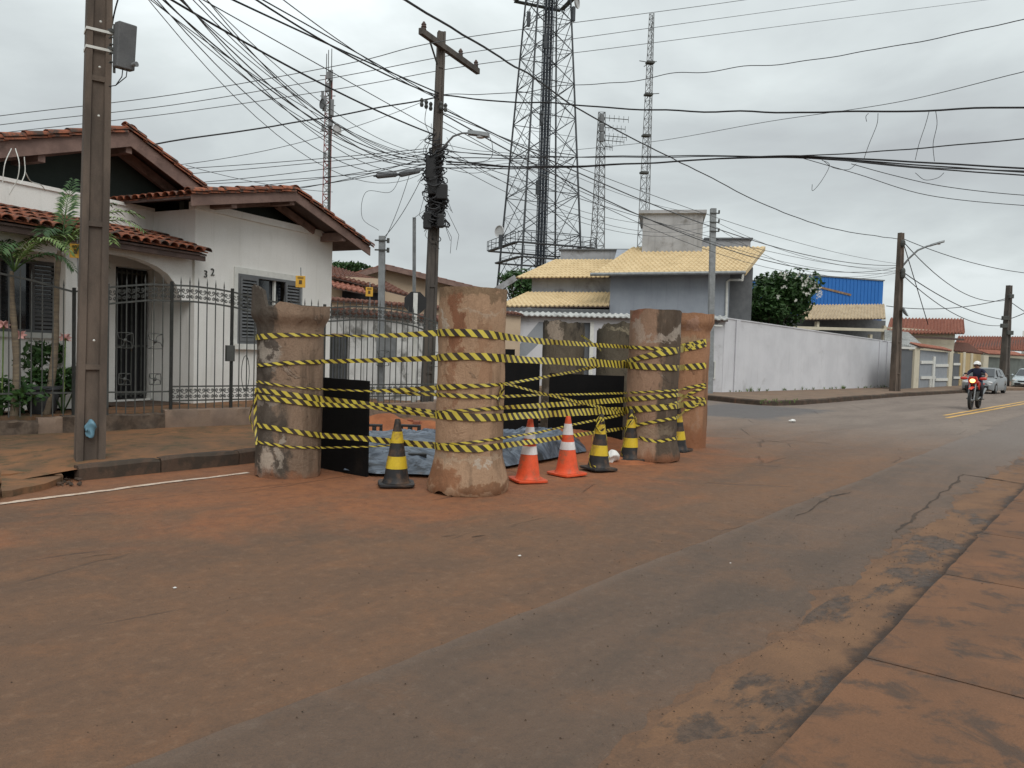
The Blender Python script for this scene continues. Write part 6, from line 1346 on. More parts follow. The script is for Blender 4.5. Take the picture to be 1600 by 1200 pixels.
# ================================================================== LATTICE TOWERS
def tower(label, u, v, D, H_, a0, a1, rot, npan, rl, rb, mt, sides=4, bands=None, name='lattice_tower', sub=False):
    q = P(u, v, D); root = thing(name, label, 'tower', (q.x, q.y, 0), rot)
    R_ = lambda z: (a0+(a1-a0)*z/H_)/(2*sin(pi/sides)); cor = lambda i, z: Vector((R_(z)*cos(2*pi*i/sides+pi/sides), R_(z)*sin(2*pi*i/sides+pi/sides), z))
    zs = [0.0]; 
    for i in range(npan): zs.append(zs[-1]+1)
    w = [(a0+(a1-a0)*(i/npan)) for i in range(npan)]; tot = sum(w); zs = [0]; 
    for x in w: zs.append(zs[-1]+x/tot*H_)
    for i in range(sides): MB().tube([cor(i, 0), cor(i, H_)], [rl, rl*.7], 5).build('leg', MT[mt], root)
    for i in range(sides):
        groups = {}
        for j in range(npan):
            m_ = groups.setdefault(bands[j % 2] if bands else mt, MB()); i2 = (i+1) % sides; A, B, C, D2 = cor(i, zs[j]), cor(i2, zs[j]), cor(i2, zs[j+1]), cor(i, zs[j+1])
            m_.tube([A, C], rb, 4, False).tube([B, D2], rb, 4, False).tube([D2, C], rb, 4, False)
            if sub: Mm = (A+B)/2; X = A.lerp(C, .5); m_.tube([A.lerp(D2, .5), X, B.lerp(C, .5)], rb*.6, 3, False).tube([Mm, A.lerp(D2, .5)], rb*.6, 3, False).tube([Mm, B.lerp(C, .5)], rb*.6, 3, False)
        for k_, m_ in groups.items(): m_.build('bracing', MT[k_], root)
    return root, cor, q
TW, tc_, tq = tower('huge dark lattice telecom tower rising behind the yellow roofed house', 846.5, 300, 80, 52, 7.65, 1.9, radians(45+21-45), 17, .12, .042, 'lattice', sub=True)
def tl(p): return R(-TW.rotation_euler.z, 'Z') @ (Vector(p)-Vector((tq.x, tq.y, 0)))
lad = MB(); a = P(844, 415, 77.6); a.z = 1; b = P(858.5, 0, 78.6); b2_ = a+(b-a)*1.25; a = tl(a); b2_ = tl(b2_)
for i in range(9): o_ = Vector(((i % 3-1)*.30, (i//3-1)*.2, 0)); o_ = R(-TW.rotation_euler.z, 'Z') @ o_; lad.tube([a+o_, b2_+o_], .10+.04*(i % 2), 5)
lad.build('cable_run', MT['lattice_dk'], TW)
ld = MB(); sx = R(-TW.rotation_euler.z, 'Z') @ Vector((1, 0, 0))
for s in (-.52, .52): ld.tube([a+sx*s, b2_+sx*s], .05, 4)
for i in range(130): c = a.lerp(b2_, i/130); ld.tube([c-sx*.52, c+sx*.52], .03, 3, False)
ld.build('ladder', MT['lattice_dk'], TW)
for (z, e_) in ((12.2, 1.0), (10.9, .3), (38.0, .9)):
    m_ = MB(); rr = (7.65+(1.9-7.65)*z/52)/2+e_
    for s in (-1, 1):
        m_.box(-rr, rr, s*rr-.25, s*rr+.25, z-.06, z+.06).box(s*rr-.25, s*rr+.25, -rr+.25, rr-.25, z-.06, z+.06)
        if e_ > .95:
            for h in (.5, 1.0): m_.bar((-rr, s*(rr+.2), z+h), (rr, s*(rr+.2), z+h), .05).bar((s*(rr+.2), -rr, z+h), (s*(rr+.2), rr, z+h), .05)
            for k_ in range(7): x = -rr+2*rr*k_/6; m_.bar((x, s*(rr+.2), z), (x, s*(rr+.2), z+1), .05).bar((s*(rr+.2), x, z), (s*(rr+.2), x, z+1), .05)
    m_.v = [tuple(R(pi/4*0, 'Z') @ Vector(v)) for v in m_.v]; m_.build('platform', MT['lattice'], TW)
def dish(root, p, r, az, mt='mast_white'):
    m_ = MB().lathe([(.02, 0), (r*.6, r*.12), (r, r*.35), (r*1.0, r*.55), (r*.94, r*.55), (r*.9, r*.35)], 16, M=Matrix.Translation(p) @ R(az, 'Z') @ R(pi/2, 'Y')); m_.build('dish', MT[mt], root, smooth=True)
dish(TW, tl(P(783, 362, 78)), .6, 3.6); dish(TW, tl(P(898, 4, 78)), .6, -.8)
for (u, v) in ((782, 378), (905, 396), (826, 30), (896, 22), (852, 65), (846, 185), (840, 293)): q = tl(P(u, v, 77.5)); MB().box(q.x-.15, q.x+.15, q.y-.15, q.y+.15, q.z-.7, q.z+.7).build('panel_antenna', MT['lattice'], TW)
T2, c2_, q2 = tower('thin red and white radio mast crowded with antennas above the white house', 512, 300, 60, 22.3, .75, .55, .3, 34, .045, .022, 'mast_red', 3, ('mast_red', 'mast_white'), 'radio_mast')
def tl2(p): return R(-T2.rotation_euler.z, 'Z') @ (Vector(p)-Vector((q2.x, q2.y, 0)))
for (u, v, w, h) in ((507, 162, .3, 1.1), (519, 168, .25, 1.2), (513, 118, .35, .5), (504, 150, .2, .7), (505, 200, .25, .5), (518, 118, .2, .8), (507, 242, .2, .4), (511, 137, .3, .6), (517, 192, .3, .5)): q = tl2(P(u, v, 59.6)); MB().box(q.x-w/2, q.x+w/2, q.y-.1, q.y+.1, q.z-h/2, q.z+h/2).build('panel_antenna', MT['mast'], T2)
dish(T2, tl2(P(524, 203, 59.5)), .42, -.9); dish(T2, tl2(P(507, 163, 59.5)), .4, 3.6, 'shutter')
m_ = MB()
for (u, v0, v1) in ((510, 112, 84), (513, 112, 78), (518, 112, 76)): m_.tube([tl2(P(u, v0, 60)), tl2(P(u+.5, v1, 60))], .03, 4)
for v in (118, 150, 165, 205): m_.bar(tl2(P(500, v, 60)), tl2(P(524, v, 60)), .05)
m_.tube([tl2(P(513, 385, 59.7)), tl2(P(516, 110, 59.7))], .11, 5); m_.build('whips_and_arms', MT['iron'], T2)
T3, _, q3 = tower('middle sized lattice mast with yagi antennas right of the huge tower', 936, 300, 100, 32.6, 2.6, .85, .5, 22, .085, .035, 'mast', 3, None, 'radio_mast')
def tl3(p): return R(-T3.rotation_euler.z, 'Z') @ (Vector(p)-Vector((q3.x, q3.y, 0)))
m_ = MB()
for v, L in ((184, 37), (199, 32), (212, 34), (219, 30), (228, 12)):
    a, b = tl3(P(945, v, 99)), tl3(P(945+L, v+3, 99)); m_.tube([a, b], .05, 4)
    for k_ in range(5): c = a.lerp(b, .2+.2*k_); m_.tube([c-Vector((0, 0, .4)), c+Vector((0, 0, .4))], .03, 3)
m_.build('yagi_antennas', MT['iron'], T3)
for v in (185, 200, 215): q = tl3(P(940, v, 99)); MB().box(q.x-.25, q.x+.25, q.y-.2, q.y+.2, q.z-.5, q.z+.5).build('panel_antenna', MT['mast'], T3)
T4, _, q4 = tower('slim tall guyed mast farthest right of the towers', 1008.5, 300, 100, 45.2, 1.9, .6, .2, 36, .06, .026, 'mast', 3, None, 'radio_mast')
def tl4(p): return R(-T4.rotation_euler.z, 'Z') @ (Vector(p)-Vector((q4.x, q4.y, 0)))
m_ = MB()
for (u, v, u2, v2) in ((1018, 98, 999, 95), (1016, 98, 1006, 104), (1020, 34, 1016, 48), (1013, 147, 1030, 146), (1012, 100, 1026, 96)): m_.tube([tl4(P(u, v, 99.5)), tl4(P(u2, v2, 99.5))], .05, 4)
m_.build('side_antenna', MT['iron'], T4)
for v in (98, 148, 212, 270): q = tl4(P(1020-(v-22)*.055, v, 99.6)); MB().box(q.x-.5, q.x+.5, q.y-.4, q.y+.4, q.z-.12, q.z+.12).build('collar', MT['iron'], T4)
# ================================================================== CARS, MOTORCYCLE, RIDER
def interp(tab, y):
    for (a, *va), (b, *vb) in zip(tab, tab[1:]):
        if a <= y <= b: t = (y-a)/(b-a); t = t*t*(3-2*t) if False else t; return [p+(q-p)*t for p, q in zip(va, vb)]
    return list((tab[0] if y < tab[0][0] else tab[-1])[1:])
def car(label, loc, rz, paint, hatch=True):
    root = thing('parked_car', label, 'car', loc, rz)
    # stations along y (front = 0): half width, belt height, bonnet/deck height, underside
    low = [(0, .62, .52, .60, .26), (.12, .76, .60, .68, .20), (.45, .82, .70, .78, .18), (1.05, .835, .84, .93, .18), (1.4, .84, .87, .95, .18), (3.1, .84, .90, .95, .18), (3.55, .82, .92, 1.0, .2), (3.8, .76, .88, .98, .24), (3.9, .70, .6, .8, .30)]
    m_ = MB(); vs = []; n = 36; k_ = 10
    for i in range(n+1):
        y = 3.9*i/n; w, bz, tz, uz = interp(low, y)
        arch = max(0, .33**2-(y-.75)**2, .33**2-(y-3.05)**2)**.5; ub = max(uz, arch+.26) if arch > 0 else uz
        vs += [(-w*.82, y, uz), (-w, y, ub), (-w, y, max(bz-.1, ub+.02)), (-w*.96, y, max(bz, ub+.04)), (-w*.72, y, tz), (w*.72, y, tz), (w*.96, y, max(bz, ub+.04)), (w, y, max(bz-.1, ub+.02)), (w, y, ub), (w*.82, y, uz)]
    m_.add(vs, [(i*k_+j, i*k_+(j+1) % k_, (i+1)*k_+(j+1) % k_, (i+1)*k_+j) for i in range(n) for j in range(k_)]+[tuple(range(k_-1, -1, -1)), tuple(n*k_+j for j in range(k_))]); m_.build('body', paint, root, smooth=True)
    cab = [(1.0, .90, .70, .70), (1.25, 1.10, .70, .64), (1.75, 1.40, .68, .56), (2.2, 1.45, .68, .55), (2.9, 1.43, .67, .54), (3.35, 1.33, .66, .53), (3.75, .98, .64, .6)]
    g_ = MB(); vs = []; n2 = 22
    for i in range(n2+1):
        y = 1.0+2.75*i/n2; tz, wb, wt = interp([(a, b, c, d) for a, b, c, d in cab], y); vs += [(-wb-.08, y, .88), (-wt, y, tz), (-wt*.8, y, tz+.02), (wt*.8, y, tz+.02), (wt, y, tz), (wb+.08, y, .88)]
    g_.add(vs, [(i*6+j, i*6+(j+1) % 6, (i+1)*6+(j+1) % 6, (i+1)*6+j) for i in range(n2) for j in range(6)]+[(5, 4, 3, 2, 1, 0), tuple(n2*6+j for j in range(6))]); g_.build('cabin', paint, root, smooth=True)
    ws = MB().add([(-.66, 1.035, .955), (.66, 1.035, .955), (.52, 1.70, 1.395), (-.52, 1.70, 1.395)], [(0, 1, 2, 3)]); ws.xf(T(0, -.018, .018)); ws.build('windscreen', MT['glass'], root)
    for s in (-1, 1):
        for (y0, y1) in ((1.45, 2.3), (2.38, 3.2)):
            z0, z1 = .98, 1.36; q = MB().add([(s*.772, y0-(.1 if y0 < 2 else 0), z0), (s*.772, y1, z0), (s*.605, y1-.08, z1), (s*.605, y0+(.32 if y0 < 2 else .02), z1)], [(0, 1, 2, 3)]); q.build('side_window', MT['glass'], root)
        hl = MB().sphere((s*.60, .10, .62), .15, 10, 6, (1.1, .5, .55)); hl.build('headlight', MT['lamp'], root, smooth='all')
        mr = MB().sphere((s*.93, 1.35, .98), .1, 8, 6, (1, .6, .75)); mr.build('mirror', paint, root, smooth='all')
        for y in (.75, 3.05):
            wh = MB().lathe([(.20, -.09), (.29, -.09), (.305, -.06), (.305, .06), (.29, .09), (.2, .09)], 20, M=T(s*.74, y, .30) @ R(pi/2, 'Y'), closed=False).build('wheel', MT['tyre'], root, smooth=True)
            MB().lathe([(.0, -.0), (.05, .02), (.18, .0), (.2, -.03)], 14, M=T(s*.835, y, .30) @ R(s*pi/2, 'Y')).build('rim', MT['steel'], wh, smooth=True)
    MB().box(-.58, .58, -.035, .06, .27, .44).build('bumper', MT['rubber'], root, bevel=.02); MB().box(-.38, .38, -.01, .07, .50, .60).build('grille', MT['rubber'], root)
    MB().box(-.2, .2, -.055, -.036, .36, .45).build('number_plate', MT['whitepaint'], root)
    return root
g = G(1514, 614); car('silver hatchback parked behind the motorcyclist', (g.x+.35, g.y-.1, 0), radians(-43), MT['silver'])
g = G(1594, 608); car('pale blue grey car parked at the right edge of the view', (g.x+.25, g.y, 0), radians(-41), MT['white_car'])
# motorcycle facing the camera
g = G(1524, 641); MY = radians(-41)
mo = thing('motorcycle', 'red trail motorcycle with its headlight on, ridden towards the camera', 'motorcycle', (g.x, g.y+.3, 0), MY)
def wheel(y, r=.33, w=.045):
    prof = [(r-w*1.6*0-.07, -w), (r-.03, -w*1.05), (r-.004, -w*.6), (r, 0), (r-.004, w*.6), (r-.03, w*1.05), (r-.07, w)]
    wh = MB().lathe(prof+[(r-.085, 0)], 28, M=T(0, y, r) @ R(pi/2, 'Y'), closed=True).build('wheel', MT['tyre'], mo, smooth=True)
    s = MB()
    for i in range(12): a = i*pi/6; s.tube([(0, y, r), (0, y+cos(a)*(r-.07), r+sin(a)*(r-.07))], .004, 3, False)
    s.tube([(-.06, y, r), (.06, y, r)], .04, 10); s.build('spokes', MT['steel'], wh)
wheel(0); wheel(1.34, .32, .055)
f = MB()
for s in (-1, 1): f.tube([(s*.09, 0, .33), (s*.09, .14, .72), (s*.085, .27, 1.02)], [.022, .026, .022], 8)
f.build('fork', MT['steel'], mo, smooth=True)
MB().tube([(-.36, .36, 1.12), (-.2, .30, 1.10), (-.07, .27, 1.04), (.07, .27, 1.04), (.2, .30, 1.10), (.36, .36, 1.12)], .013, 7).build('handlebar', MT['iron'], mo)
for s in (-1, 1):
    MB().sphere((s*.30, .27, 1.10), .1, 10, 7, (1.25, .4, .55)).build('hand_guard', MT['red'], mo, smooth='all'); MB().sphere((s*.27, .34, 1.27), .05, 8, 5, (1.1, .3, .7)).build('mirror', MT['rubber'], mo, smooth='all')
m_ = MB().prism([(-.12, .93), (.12, .93), (.15, 1.06), (.12, 1.17), (-.12, 1.17), (-.15, 1.06)], .12, .24, 'y'); m_.build('headlight_cowl', MT['red'], mo, bevel=.02)
MB().sphere((-.0, .12, 1.02), .078, 14, 8, (1.15, .35, .9)).build('headlight', MT['lit'], mo, smooth='all')
ff = MB(); vs = []
for i in range(11): t = i/10; y = -.30+.75*t; z = .73+.05*sin(pi*t)+.06*t; w = .045+.035*sin(pi*t); vs += [(-w, y, z-.03), (-w*.5, y, z), (w*.5, y, z), (w, y, z-.03)]
ff.add(vs, [(i*4+j, i*4+j+1, (i+1)*4+j+1, (i+1)*4+j) for i in range(10) for j in range(3)]); ff.build('front_fender', MT['red'], mo, smooth=True)
m_ = MB().sphere((0, .62, .92), .2, 14, 9, (.75, 1.35, .65)); m_.build('fuel_tank', MT['red'], mo, smooth='all')
for s in (-1, 1): MB().prism([(.35, .80), (.52, .70), (.70, .86), (.62, .98), (.4, .97)], s*.13, s*.16, 'x').build('tank_shroud', MT['red'], mo)
MB().box(-.12, .12, .85, 1.65, .80, .87).build('seat', MT['rubber'], mo, bevel=.03); MB().box(-.12, .12, .45, .82, .30, .62).build('engine', MT['iron'], mo, bevel=.03)
MB().tube([(-.0, .33, .95), (0, .5, .5), (0, .8, .35), (0, 1.34, .33)], .03, 7).tube([(.07, .8, .4), (.07, 1.34, .33)], .025, 6).tube([(-.07, .8, .4), (-.07, 1.34, .33)], .025, 6).build('frame', MT['iron'], mo)
MB().tube([(.12, .5, .35), (.17, .8, .45), (.18, 1.5, .72)], [.02, .035, .045], 9).build('exhaust', MT['steel'], mo)
MB().tube([(-.28, .78, .36), (.28, .78, .36)], .015, 6).build('foot_pegs', MT['iron'], mo)
MB().prism([(1.4, .82), (1.95, .88), (1.95, .91), (1.4, .86)], -.08, .08, 'x').build('rear_fender', MT['red'], mo)
# rider
pe = thing('person', 'motorcyclist in a white helmet, dark blue T-shirt and dark trousers riding the red motorcycle', 'person', (g.x, g.y+.3, 0), MY)
J = {'pel': (0, 1.02, .92, .15), 'wai': (0, .98, 1.08, .135), 'che': (0, .90, 1.28, .165), 'nk0': (0, .87, 1.42, .075), 'nk': (0, .84, 1.48, .055), 'hd': (0, .80, 1.57, .09)}
edges = [('pel', 'wai'), ('wai', 'che'), ('che', 'nk0'), ('nk0', 'nk'), ('nk', 'hd')]
for s, n_ in ((-1, 'L'), (1, 'R')):
    J.update({'sh'+n_: (s*.19, .87, 1.38, .07), 'el'+n_: (s*.34, .66, 1.19, .045), 'wr'+n_: (s*.33, .42, 1.13, .032), 'ha'+n_: (s*.31, .35, 1.12, .035),
              'hp'+n_: (s*.10, 1.0, .90, .10), 'kn'+n_: (s*.22, .58, .80, .07), 'an'+n_: (s*.19, .78, .45, .045), 'ft'+n_: (s*.2, .70, .37, .045), 'to'+n_: (s*.22, .58, .37, .035)})
    edges += [('nk0', 'sh'+n_), ('sh'+n_, 'el'+n_), ('el'+n_, 'wr'+n_), ('wr'+n_, 'ha'+n_), ('pel', 'hp'+n_), ('hp'+n_, 'kn'+n_), ('kn'+n_, 'an'+n_), ('an'+n_, 'ft'+n_), ('ft'+n_, 'to'+n_)]
def skin(name, names, edges_, scale, mats, parent, pick=None):
    nm = list(names); me = bpy.data.meshes.new(name); me.from_pydata([J[k_][:3] for k_ in nm], [(nm.index(a), nm.index(b)) for a, b in edges_], [])
    o = bpy.data.objects.new(name, me); COL.objects.link(o); o.parent = parent
    mod = o.modifiers.new('skin', 'SKIN'); sv = me.skin_vertices[0].data
    for i, k_ in enumerate(nm): r = J[k_][3]*scale; sv[i].radius = (r, r)
    sv[0].use_root = True; sub = o.modifiers.new('sub', 'SUBSURF'); sub.levels = sub.render_levels = 2
    for m_ in mats: me.materials.append(m_)
    dg = bpy.context.evaluated_depsgraph_get(); me2 = bpy.data.meshes.new_from_object(o.evaluated_get(dg)); o.modifiers.clear(); o.data = me2; me2.materials.clear()
    for m_ in mats: me2.materials.append(m_)
    for p in me2.polygons: p.material_index = pick(p.center) if pick else 0; p.use_smooth = True
    return o
body = skin('body', J.keys(), edges, 1.0, [MT['skin'], MT['navy'], MT['jean'], MT['rubber']], pe, lambda c: 3 if c.z < .46 else (2 if c.z < .95 else (1 if (c.z < 1.47 and not (abs(c.x) > .28 and c.y < .72)) else 0)))
hm = MB().sphere((0, .80, 1.60), .135, 18, 12, (.92, 1.05, 1.0)); hm.f = [f_ for f_ in hm.f if not (sum(hm.v[i][2] for i in f_)/len(f_) < 1.60 and sum(hm.v[i][1] for i in f_)/len(f_) < .80) and sum(hm.v[i][2] for i in f_)/len(f_) > 1.50]
hm.build('helmet', MT['helmet'], pe, smooth='all'); MB().prism([(.66, 1.63), (.58, 1.615), (.58, 1.625), (.66, 1.66)], -.08, .08, 'x').build('helmet_peak', MT['helmet'], pe)
fc = MB(); fc.box(-.055, .055, .695, .705, 1.575, 1.60); fc.build('sunglasses', MT['rubber'], pe)
fg_ = MB()
for s in (-1, 1):
    for k_ in range(4): x = s*(.275+.022*k_); fg_.tube([(x, .36, 1.145), (x, .325, 1.14), (x, .315, 1.115), (x, .335, 1.10)], .0095, 6)
    fg_.tube([(s*.265, .38, 1.12), (s*.25, .35, 1.105), (s*.262, .33, 1.10)], .010, 6)
fg_.build('fingers', MT['skin'], pe, smooth='all')
MB().sphere((0, .70, 1.555), .016, 6, 5, (1, 1.2, 1.6)).build('nose', MT['skin'], pe, smooth='all')
# ================================================================== OVERHEAD WIRES
def crom(pts, n=8):
    out = []; p = [pts[0]*2-pts[1]]+pts+[pts[-1]*2-pts[-2]]
    for i in range(1, len(p)-2):
        for j in range(n):
            t = j/n; out.append(.5*((2*p[i])+(p[i+1]-p[i-1])*t+(2*p[i-1]-5*p[i]+4*p[i+1]-p[i+2])*t*t+(3*p[i]-p[i-1]-3*p[i+1]+p[i+2])*t**3))
    return out+[pts[-1]]
def wire(label, pts, r=.008, group=None, wav=0.0, n=8, mt='cable', sides=5):
    P3 = [P(u, v, D) for u, v, D in pts]; c = crom(P3, n) if len(P3) > 2 else P3
    if wav: c = [p+Vector((0, 0, wav*noise.noise(p*1.1))) for p in c]
    o = c[0].copy(); m_ = MB().tube([p-o for p in c], r, sides, False)
    return tag(m_.build('cable', MT[mt], loc=o, smooth='all'), label, 'cable', group)
def sagw(label, a, b, sag, r=.008, group=None, n=18, mt='cable'):
    A, B = P(*a), P(*b); c = [A.lerp(B, i/n)-Vector((0, 0, 4*sag*(i/n)*(1-i/n))) for i in range(n+1)]; m_ = MB().tube([p-A for p in c], r, 5, False)
    return tag(m_.build('cable', MT[mt], loc=A, smooth='all'), label, 'cable', group)
# three thin medium voltage lines right across the sky
for (lb, pp) in (('highest of the three thin power lines crossing the whole sky through the pole top', ((-300, 222, 17), (0, 181, 17), (270, 148, 17), (540, 100, 16.6), (661, 70, 16.2), (800, 48, 18), (1000, 22, 22), (1190, -4, 26), (1500, -50, 34))),
                 ('middle one of the three thin power lines crossing the whole sky', ((-300, 236, 18), (0, 195, 17.8), (270, 164, 17.7), (540, 118, 17.6), (719, 84, 17.6), (900, 60, 21), (1130, 28, 27), (1380, -6, 34), (1600, -35, 40))),
                 ('lowest of the three thin power lines crossing the whole sky', ((-300, 246, 19), (0, 208, 18.7), (270, 177, 18.5), (540, 137, 18.3), (743, 101, 18.2), (950, 76, 22), (1250, 37, 29), (1540, 0, 37), (1750, -26, 42)))):
    wire(lb, pp, .0085, None, 0, mt='cable_g')
wire('thick twisted dark cable from above the white house to the central pole', ((150, 243, 15), (240, 226, 15.4), (480, 188, 16.4), (600, 167, 16.8), (686, 152, 17)), .016, None, .03)
wire('highest thick dark cable running level from the central pole to the right edge', ((687, 149, 17), (760, 155, 17), (850, 161, 16.5), (950, 168, 16), (1100, 174, 15), (1250, 175, 14), (1400, 173, 13), (1600, 168, 12), (1800, 160, 11)), .016, None, .04)
wire('wavy thin cable climbing from the central pole to the upper right corner', ((690, 150, 17), (760, 144, 17), (850, 139, 17), (980, 126, 16.5), (1100, 112, 16), (1250, 93, 15), (1400, 70, 14), (1600, 32, 12.5), (1750, 0, 11.5)), .008, None, .09, n=14)
wire('thick dark cable falling diagonally from the top edge to the slim right pole', ((560, -50, 9), (633, 0, 11), (770, 82, 14), (850, 132, 17), (900, 168, 19), (1000, 222, 23), (1100, 272, 28), (1200, 322, 33), (1300, 357, 38), (1405, 374, 42)), .019, None, .03)
sagw('cable from the slim right pole top towards the far pole, upper strand', (1410, 376, 42), (1576, 468, 62), 1.2, .024)
sagw('cable from the slim right pole to the far pole, lower strand', (1411, 425, 42), (1574, 500, 62), .5, .028)
sagw('second lower cable between the slim right pole and the far pole', (1411, 430, 42), (1572, 508, 62), .9, .024)
sagw('thin cable running off right from the slim right pole top', (1409, 372, 42), (1660, 430, 50), .5, .02)
sagw('guy wire slanting down from the slim right pole beside the cream house', (1411, 378, 42), (1450, 507, 48), .0, .025)
sagw('cable from the blue building side to the far pole', (1385, 478, 60), (1574, 466, 62), .5, .03)
sagw('far cable crossing right of the far pole, rising', (1577, 470, 62), (1680, 520, 50), .3, .03); sagw('far cable crossing right of the far pole, falling', (1572, 500, 62), (1680, 440, 50), .3, .03)
# from the central pole to the right: heavy bundle
for i, (lb, pp, r) in enumerate((
        ('topmost heavy black cable of the level bundle right of the central pole', ((697, 246, 17), (800, 247, 17), (950, 244, 16.5), (1150, 244, 15.5), (1245, 243, 15), (1400, 235, 14), (1600, 216, 12.5), (1800, 195, 11)), .011),
        ('heavy black cable dipping through the middle of the level bundle', ((697, 252, 17), (800, 260, 16.9), (900, 259, 16.6), (1050, 253, 16), (1150, 247, 15.5), (1240, 243, 15), (1400, 252, 14.5), (1600, 262, 13.6), (1800, 270, 12.8)), .017),
        ('black cable lying against the dipping one in the level bundle', ((697, 256, 17.05), (820, 261, 16.95), (960, 257, 16.45), (1100, 250, 15.8), (1240, 244, 15.03), (1400, 256, 14.5), (1600, 268, 13.6), (1800, 278, 12.8)), .013),
        ('lowest heavy cable of the level bundle at the right edge', ((697, 262, 17.1), (830, 263, 17), (1000, 256, 16.4), (1240, 245, 15.06), (1400, 260, 14.4), (1600, 273, 13.5), (1800, 285, 12.8)), .013),
        ('thin cable hanging just under the level bundle', ((697, 236, 17), (800, 243, 17), (1000, 246, 16.5), (1240, 246, 15.1), (1450, 262, 14.4), (1600, 266, 13.7), (1800, 272, 13)), .009))):
    wire(lb, pp, r, 'heavy cables running level to the right', .02)
wire('faint thin wire climbing to the right edge from behind the guyed mast', ((880, 236, 30), (1030, 220, 27), (1200, 190, 24), (1400, 160, 20), (1600, 112, 16), (1750, 80, 14)), .009, mt='cable_g')
wire('thin slack wire dropping from the level bundle to the right edge, upper', ((1330, 256, 14.8), (1400, 275, 14.6), (1480, 292, 14.4), (1600, 305, 14), (1750, 310, 13.6)), .007); wire('thin slack wire dropping from the level bundle to the right edge, lower', ((1250, 246, 15), (1340, 272, 15), (1450, 305, 15), (1600, 321, 14.8), (1750, 326, 14.6)), .007)
for lb, pp in (('loose cut wire hanging from the level bundle, leftmost', ((1284, 250, 14.9), (1296, 258, 14.9), (1284, 282, 14.9), (1270, 298, 14.9), (1269, 288, 14.9))), ('loose wire loop hanging near the leftmost cut end', ((1285, 250, 14.9), (1302, 262, 14.9), (1325, 265, 14.8), (1338, 256, 14.8))), ('loose wire hanging between the thick cable and the bundle, left of the two', ((1372, 177, 13.4), (1370, 195, 13.5), (1358, 225, 13.8), (1350, 248, 14.4))),
               ('short curled wire end under the thick level cable', ((1357, 177, 13.4), (1353, 182, 13.4), (1354, 190, 13.4))), ('loose wire hanging between the thick cable and the bundle, middle one', ((1452, 173, 12.9), (1446, 195, 13.2), (1436, 225, 13.7), (1430, 250, 14.1))), ('loose wire hanging between the thick cable and the bundle, rightmost one', ((1462, 173, 12.9), (1464, 195, 13.2), (1458, 225, 13.7), (1460, 252, 14.0))),
               ('loose wire loop below the bundle near the right edge', ((1430, 270, 14.3), (1445, 281, 14.3), (1465, 278, 14.2), (1475, 270, 14.2))), ('wavy thin wire hanging beside the radio mast above the service post', ((627, 272, 16), (610, 300, 16.1), (572, 300, 16.2), (566, 340, 16.3), (592, 360, 16.3)))):
    wire(lb, pp, .005, None, .0)
# the fan from the upper left down to the central pole
rd = random.Random(21); GR = 'telecom cables fanning from the upper left to the central pole'
fan = [(205, 247, .35, .010), (222, 252, .55, .010), (236, 250, .50, .015), (247, 256, .65, .011), (262, 249, .40, .010), (240, 262, .85, .010), (273, 258, .55, .014), (290, 246, .5, .010), (300, 255, .45, .011), (283, 265, .75, .010), (320, 262, .6, .010), (230, 268, 1.0, .008), (310, 240, .4, .009)]
for i, (u0, v1, sg, r) in enumerate(fan): sagw('dark telecom cable in the dense fan sweeping from the top edge to the cable tangle', (u0-45, -60, 8.2+rd.uniform(-.2, .2)), (666+rd.uniform(-3, 3), v1, 16.9), sg, r*.62, GR, mt=('cable' if i % 3 == 2 else 'cable_g'))
for i, (u0, v0, u1, v1, sg, r) in enumerate(((262, -4, 683, 212, .12, .016), (352, -6, 687, 146, .02, .014), (404, -4, 687, 155, .0, .010), (395, -4, 686, 150, .12, .014), (300, -10, 683, 205, .0, .008), (430, -10, 680, 152, .1, .008))):
    sagw(('thick cable running from the top edge to the lower clamp of the central pole', 'dark cable from the top edge reaching the central pole at its upper clamp', 'thin cable just above the dark one reaching the upper clamp of the central pole', 'dark cable just below its twin reaching the upper clamp of the central pole', 'thin wire beside the thick cable, ending at the lower clamp of the central pole', 'rightmost thin wire from the top edge to the upper clamp of the central pole')[i], (u0, v0, 10), (u1, v1, 17), sg, r)
# lower left level strands
GL = 'low telecom cables arriving level from the left'
for i, (v0, v1, sg) in enumerate(((286, 240, .1), (290, 250, .25), (275, 236, .05), (294, 256, .3), (284, 262, .1), (298, 246, .4), (262, 232, .05))):
    sagw('low dark telecom cable arriving nearly level from over the white house roof', (150+rd.uniform(0, 60), v0+6, 20+rd.uniform(-1, 1)), (668, v1, 17), sg, .008, GL)
sagw('thin wire sloping up from the house gable to the central pole clamp', (275, 258, 15.5), (668, 156, 17), .2, .006)
sagw('thin wire crossing low over the white house roof', (290, 258, 17), (520, 300, 19), .1, .006)
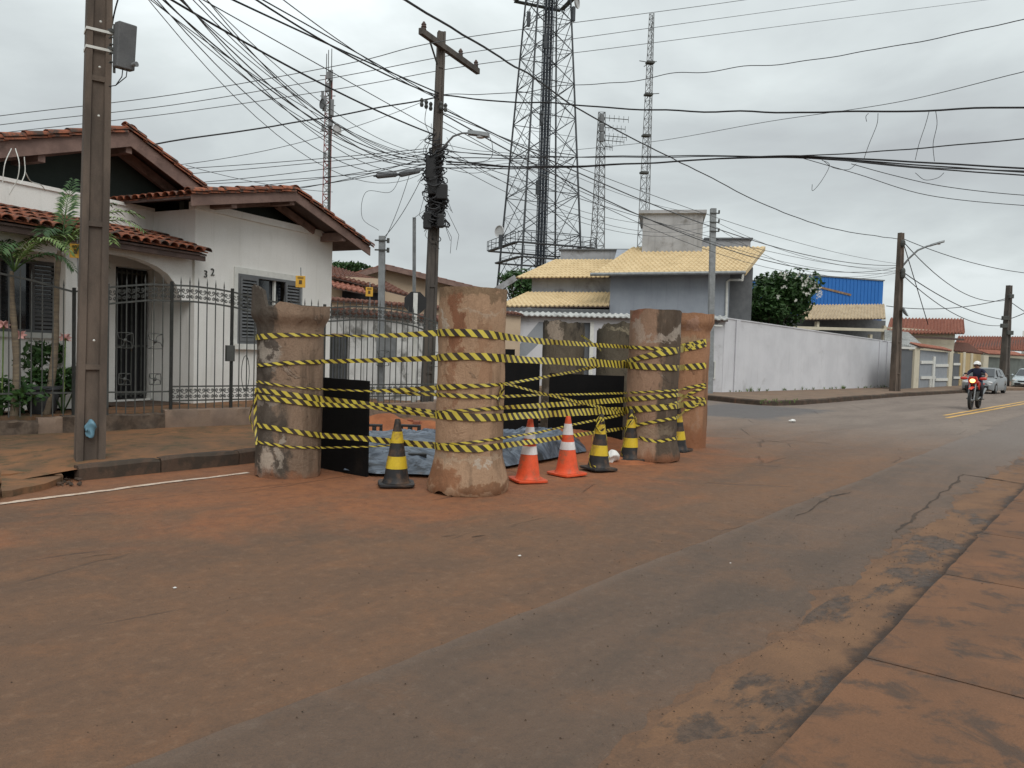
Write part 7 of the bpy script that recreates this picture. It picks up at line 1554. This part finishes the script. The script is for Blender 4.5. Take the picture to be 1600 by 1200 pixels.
# to the right: strands spreading from the central pole down to the service post and right pole
GD = 'telecom cables descending from the central pole to the slim right pole'
for i, (v0, v1, sg) in enumerate(((170, 415, .9), (178, 418, 1.4), (190, 422, 1.5), (200, 426, 1.0), (240, 424, .5), (176, 412, .5))):
    sagw('dark telecom cable descending from the central pole to the slim pole at right', (692, v0, 17), (1402, v1, 42), sg, (.016 if i < 2 else .009), GD, mt='cable_g')
GS = 'drop wires from the central pole to the service post before the grey house'
for i, (v0, v1, sg) in enumerate(((166, 335, .5), (238, 345, .7), (228, 352, .9), (248, 360, .8))):
    sagw(('highest', 'third highest', 'second highest', 'lowest')[i]+' at the central pole of four drop wires to the service post', (692, v0, 17), (1113, v1, 30.4), sg, .007, GS, mt='cable_g')
GR2 = 'drop wires from the service post to the slim right pole'
for v0, v1, sg in ((345, 418, .6), (352, 426, 1.0)): sagw(('upper' if v0 < 350 else 'lower')+' thin drop wire from the service post to the slim right pole', (1115, v0, 30.4), (1402, v1, 42), sg, .009, GR2, mt='cable_g')
sagw('drop wire from the cable tangle down to the galvanised post on the left', (666, 262, 16.9), (597, 374, 16.3), .15, .007); sagw('second drop wire curving from a splice closure down to the galvanised post', (640, 272, 16.2), (600, 376, 16.3), .1, .006)
wire('thin wire running down the face of the central pole', ((668, 160, 16.85), (664, 190, 16.85), (672, 215, 16.8), (664, 240, 16.85)), .007); wire('thin cable looping from the lamp head back to the central pole', ((764, 212, 16.4), (769, 225, 16.4), (768, 245, 16.5), (750, 253, 16.7), (700, 254, 16.9)), .007)
for i in range(5): wire('thin slack wire strung just right of the cable tangle', ((692, 225+i*9, 17), (740, 226+i*9+rd.uniform(4, 10), 17.5), (800, 240+i*5, 19), (860, 250+i*4, 21)), .006, 'slack wires just right of the cable tangle')
for lb, pp in (('white loose service wire under the upper left gable, leftmost', ((18, 232, 11.2), (8, 255, 11.1), (4, 285, 11.1))), ('white loose service wire under the upper left gable, middle', ((24, 232, 11.2), (30, 255, 11.1), (27, 280, 11.1), (14, 305, 11.1))), ('white loose service wire under the upper left gable, rightmost', ((38, 245, 11.2), (39, 270, 11.2), (32, 288, 11.1))), ('pale cable curving from the gable to the wing wall coping', ((39, 268, 11.3), (48, 283, 11.5), (64, 289, 11.9), (71, 298, 12.2)))):
    wire(lb, pp, .007, None, mt='whitepaint')
wire('service cable entering behind the thick left pole from the top edge', ((190, -20, 9), (180, 15, 9.05), (174, 45, 9.1)), .009)
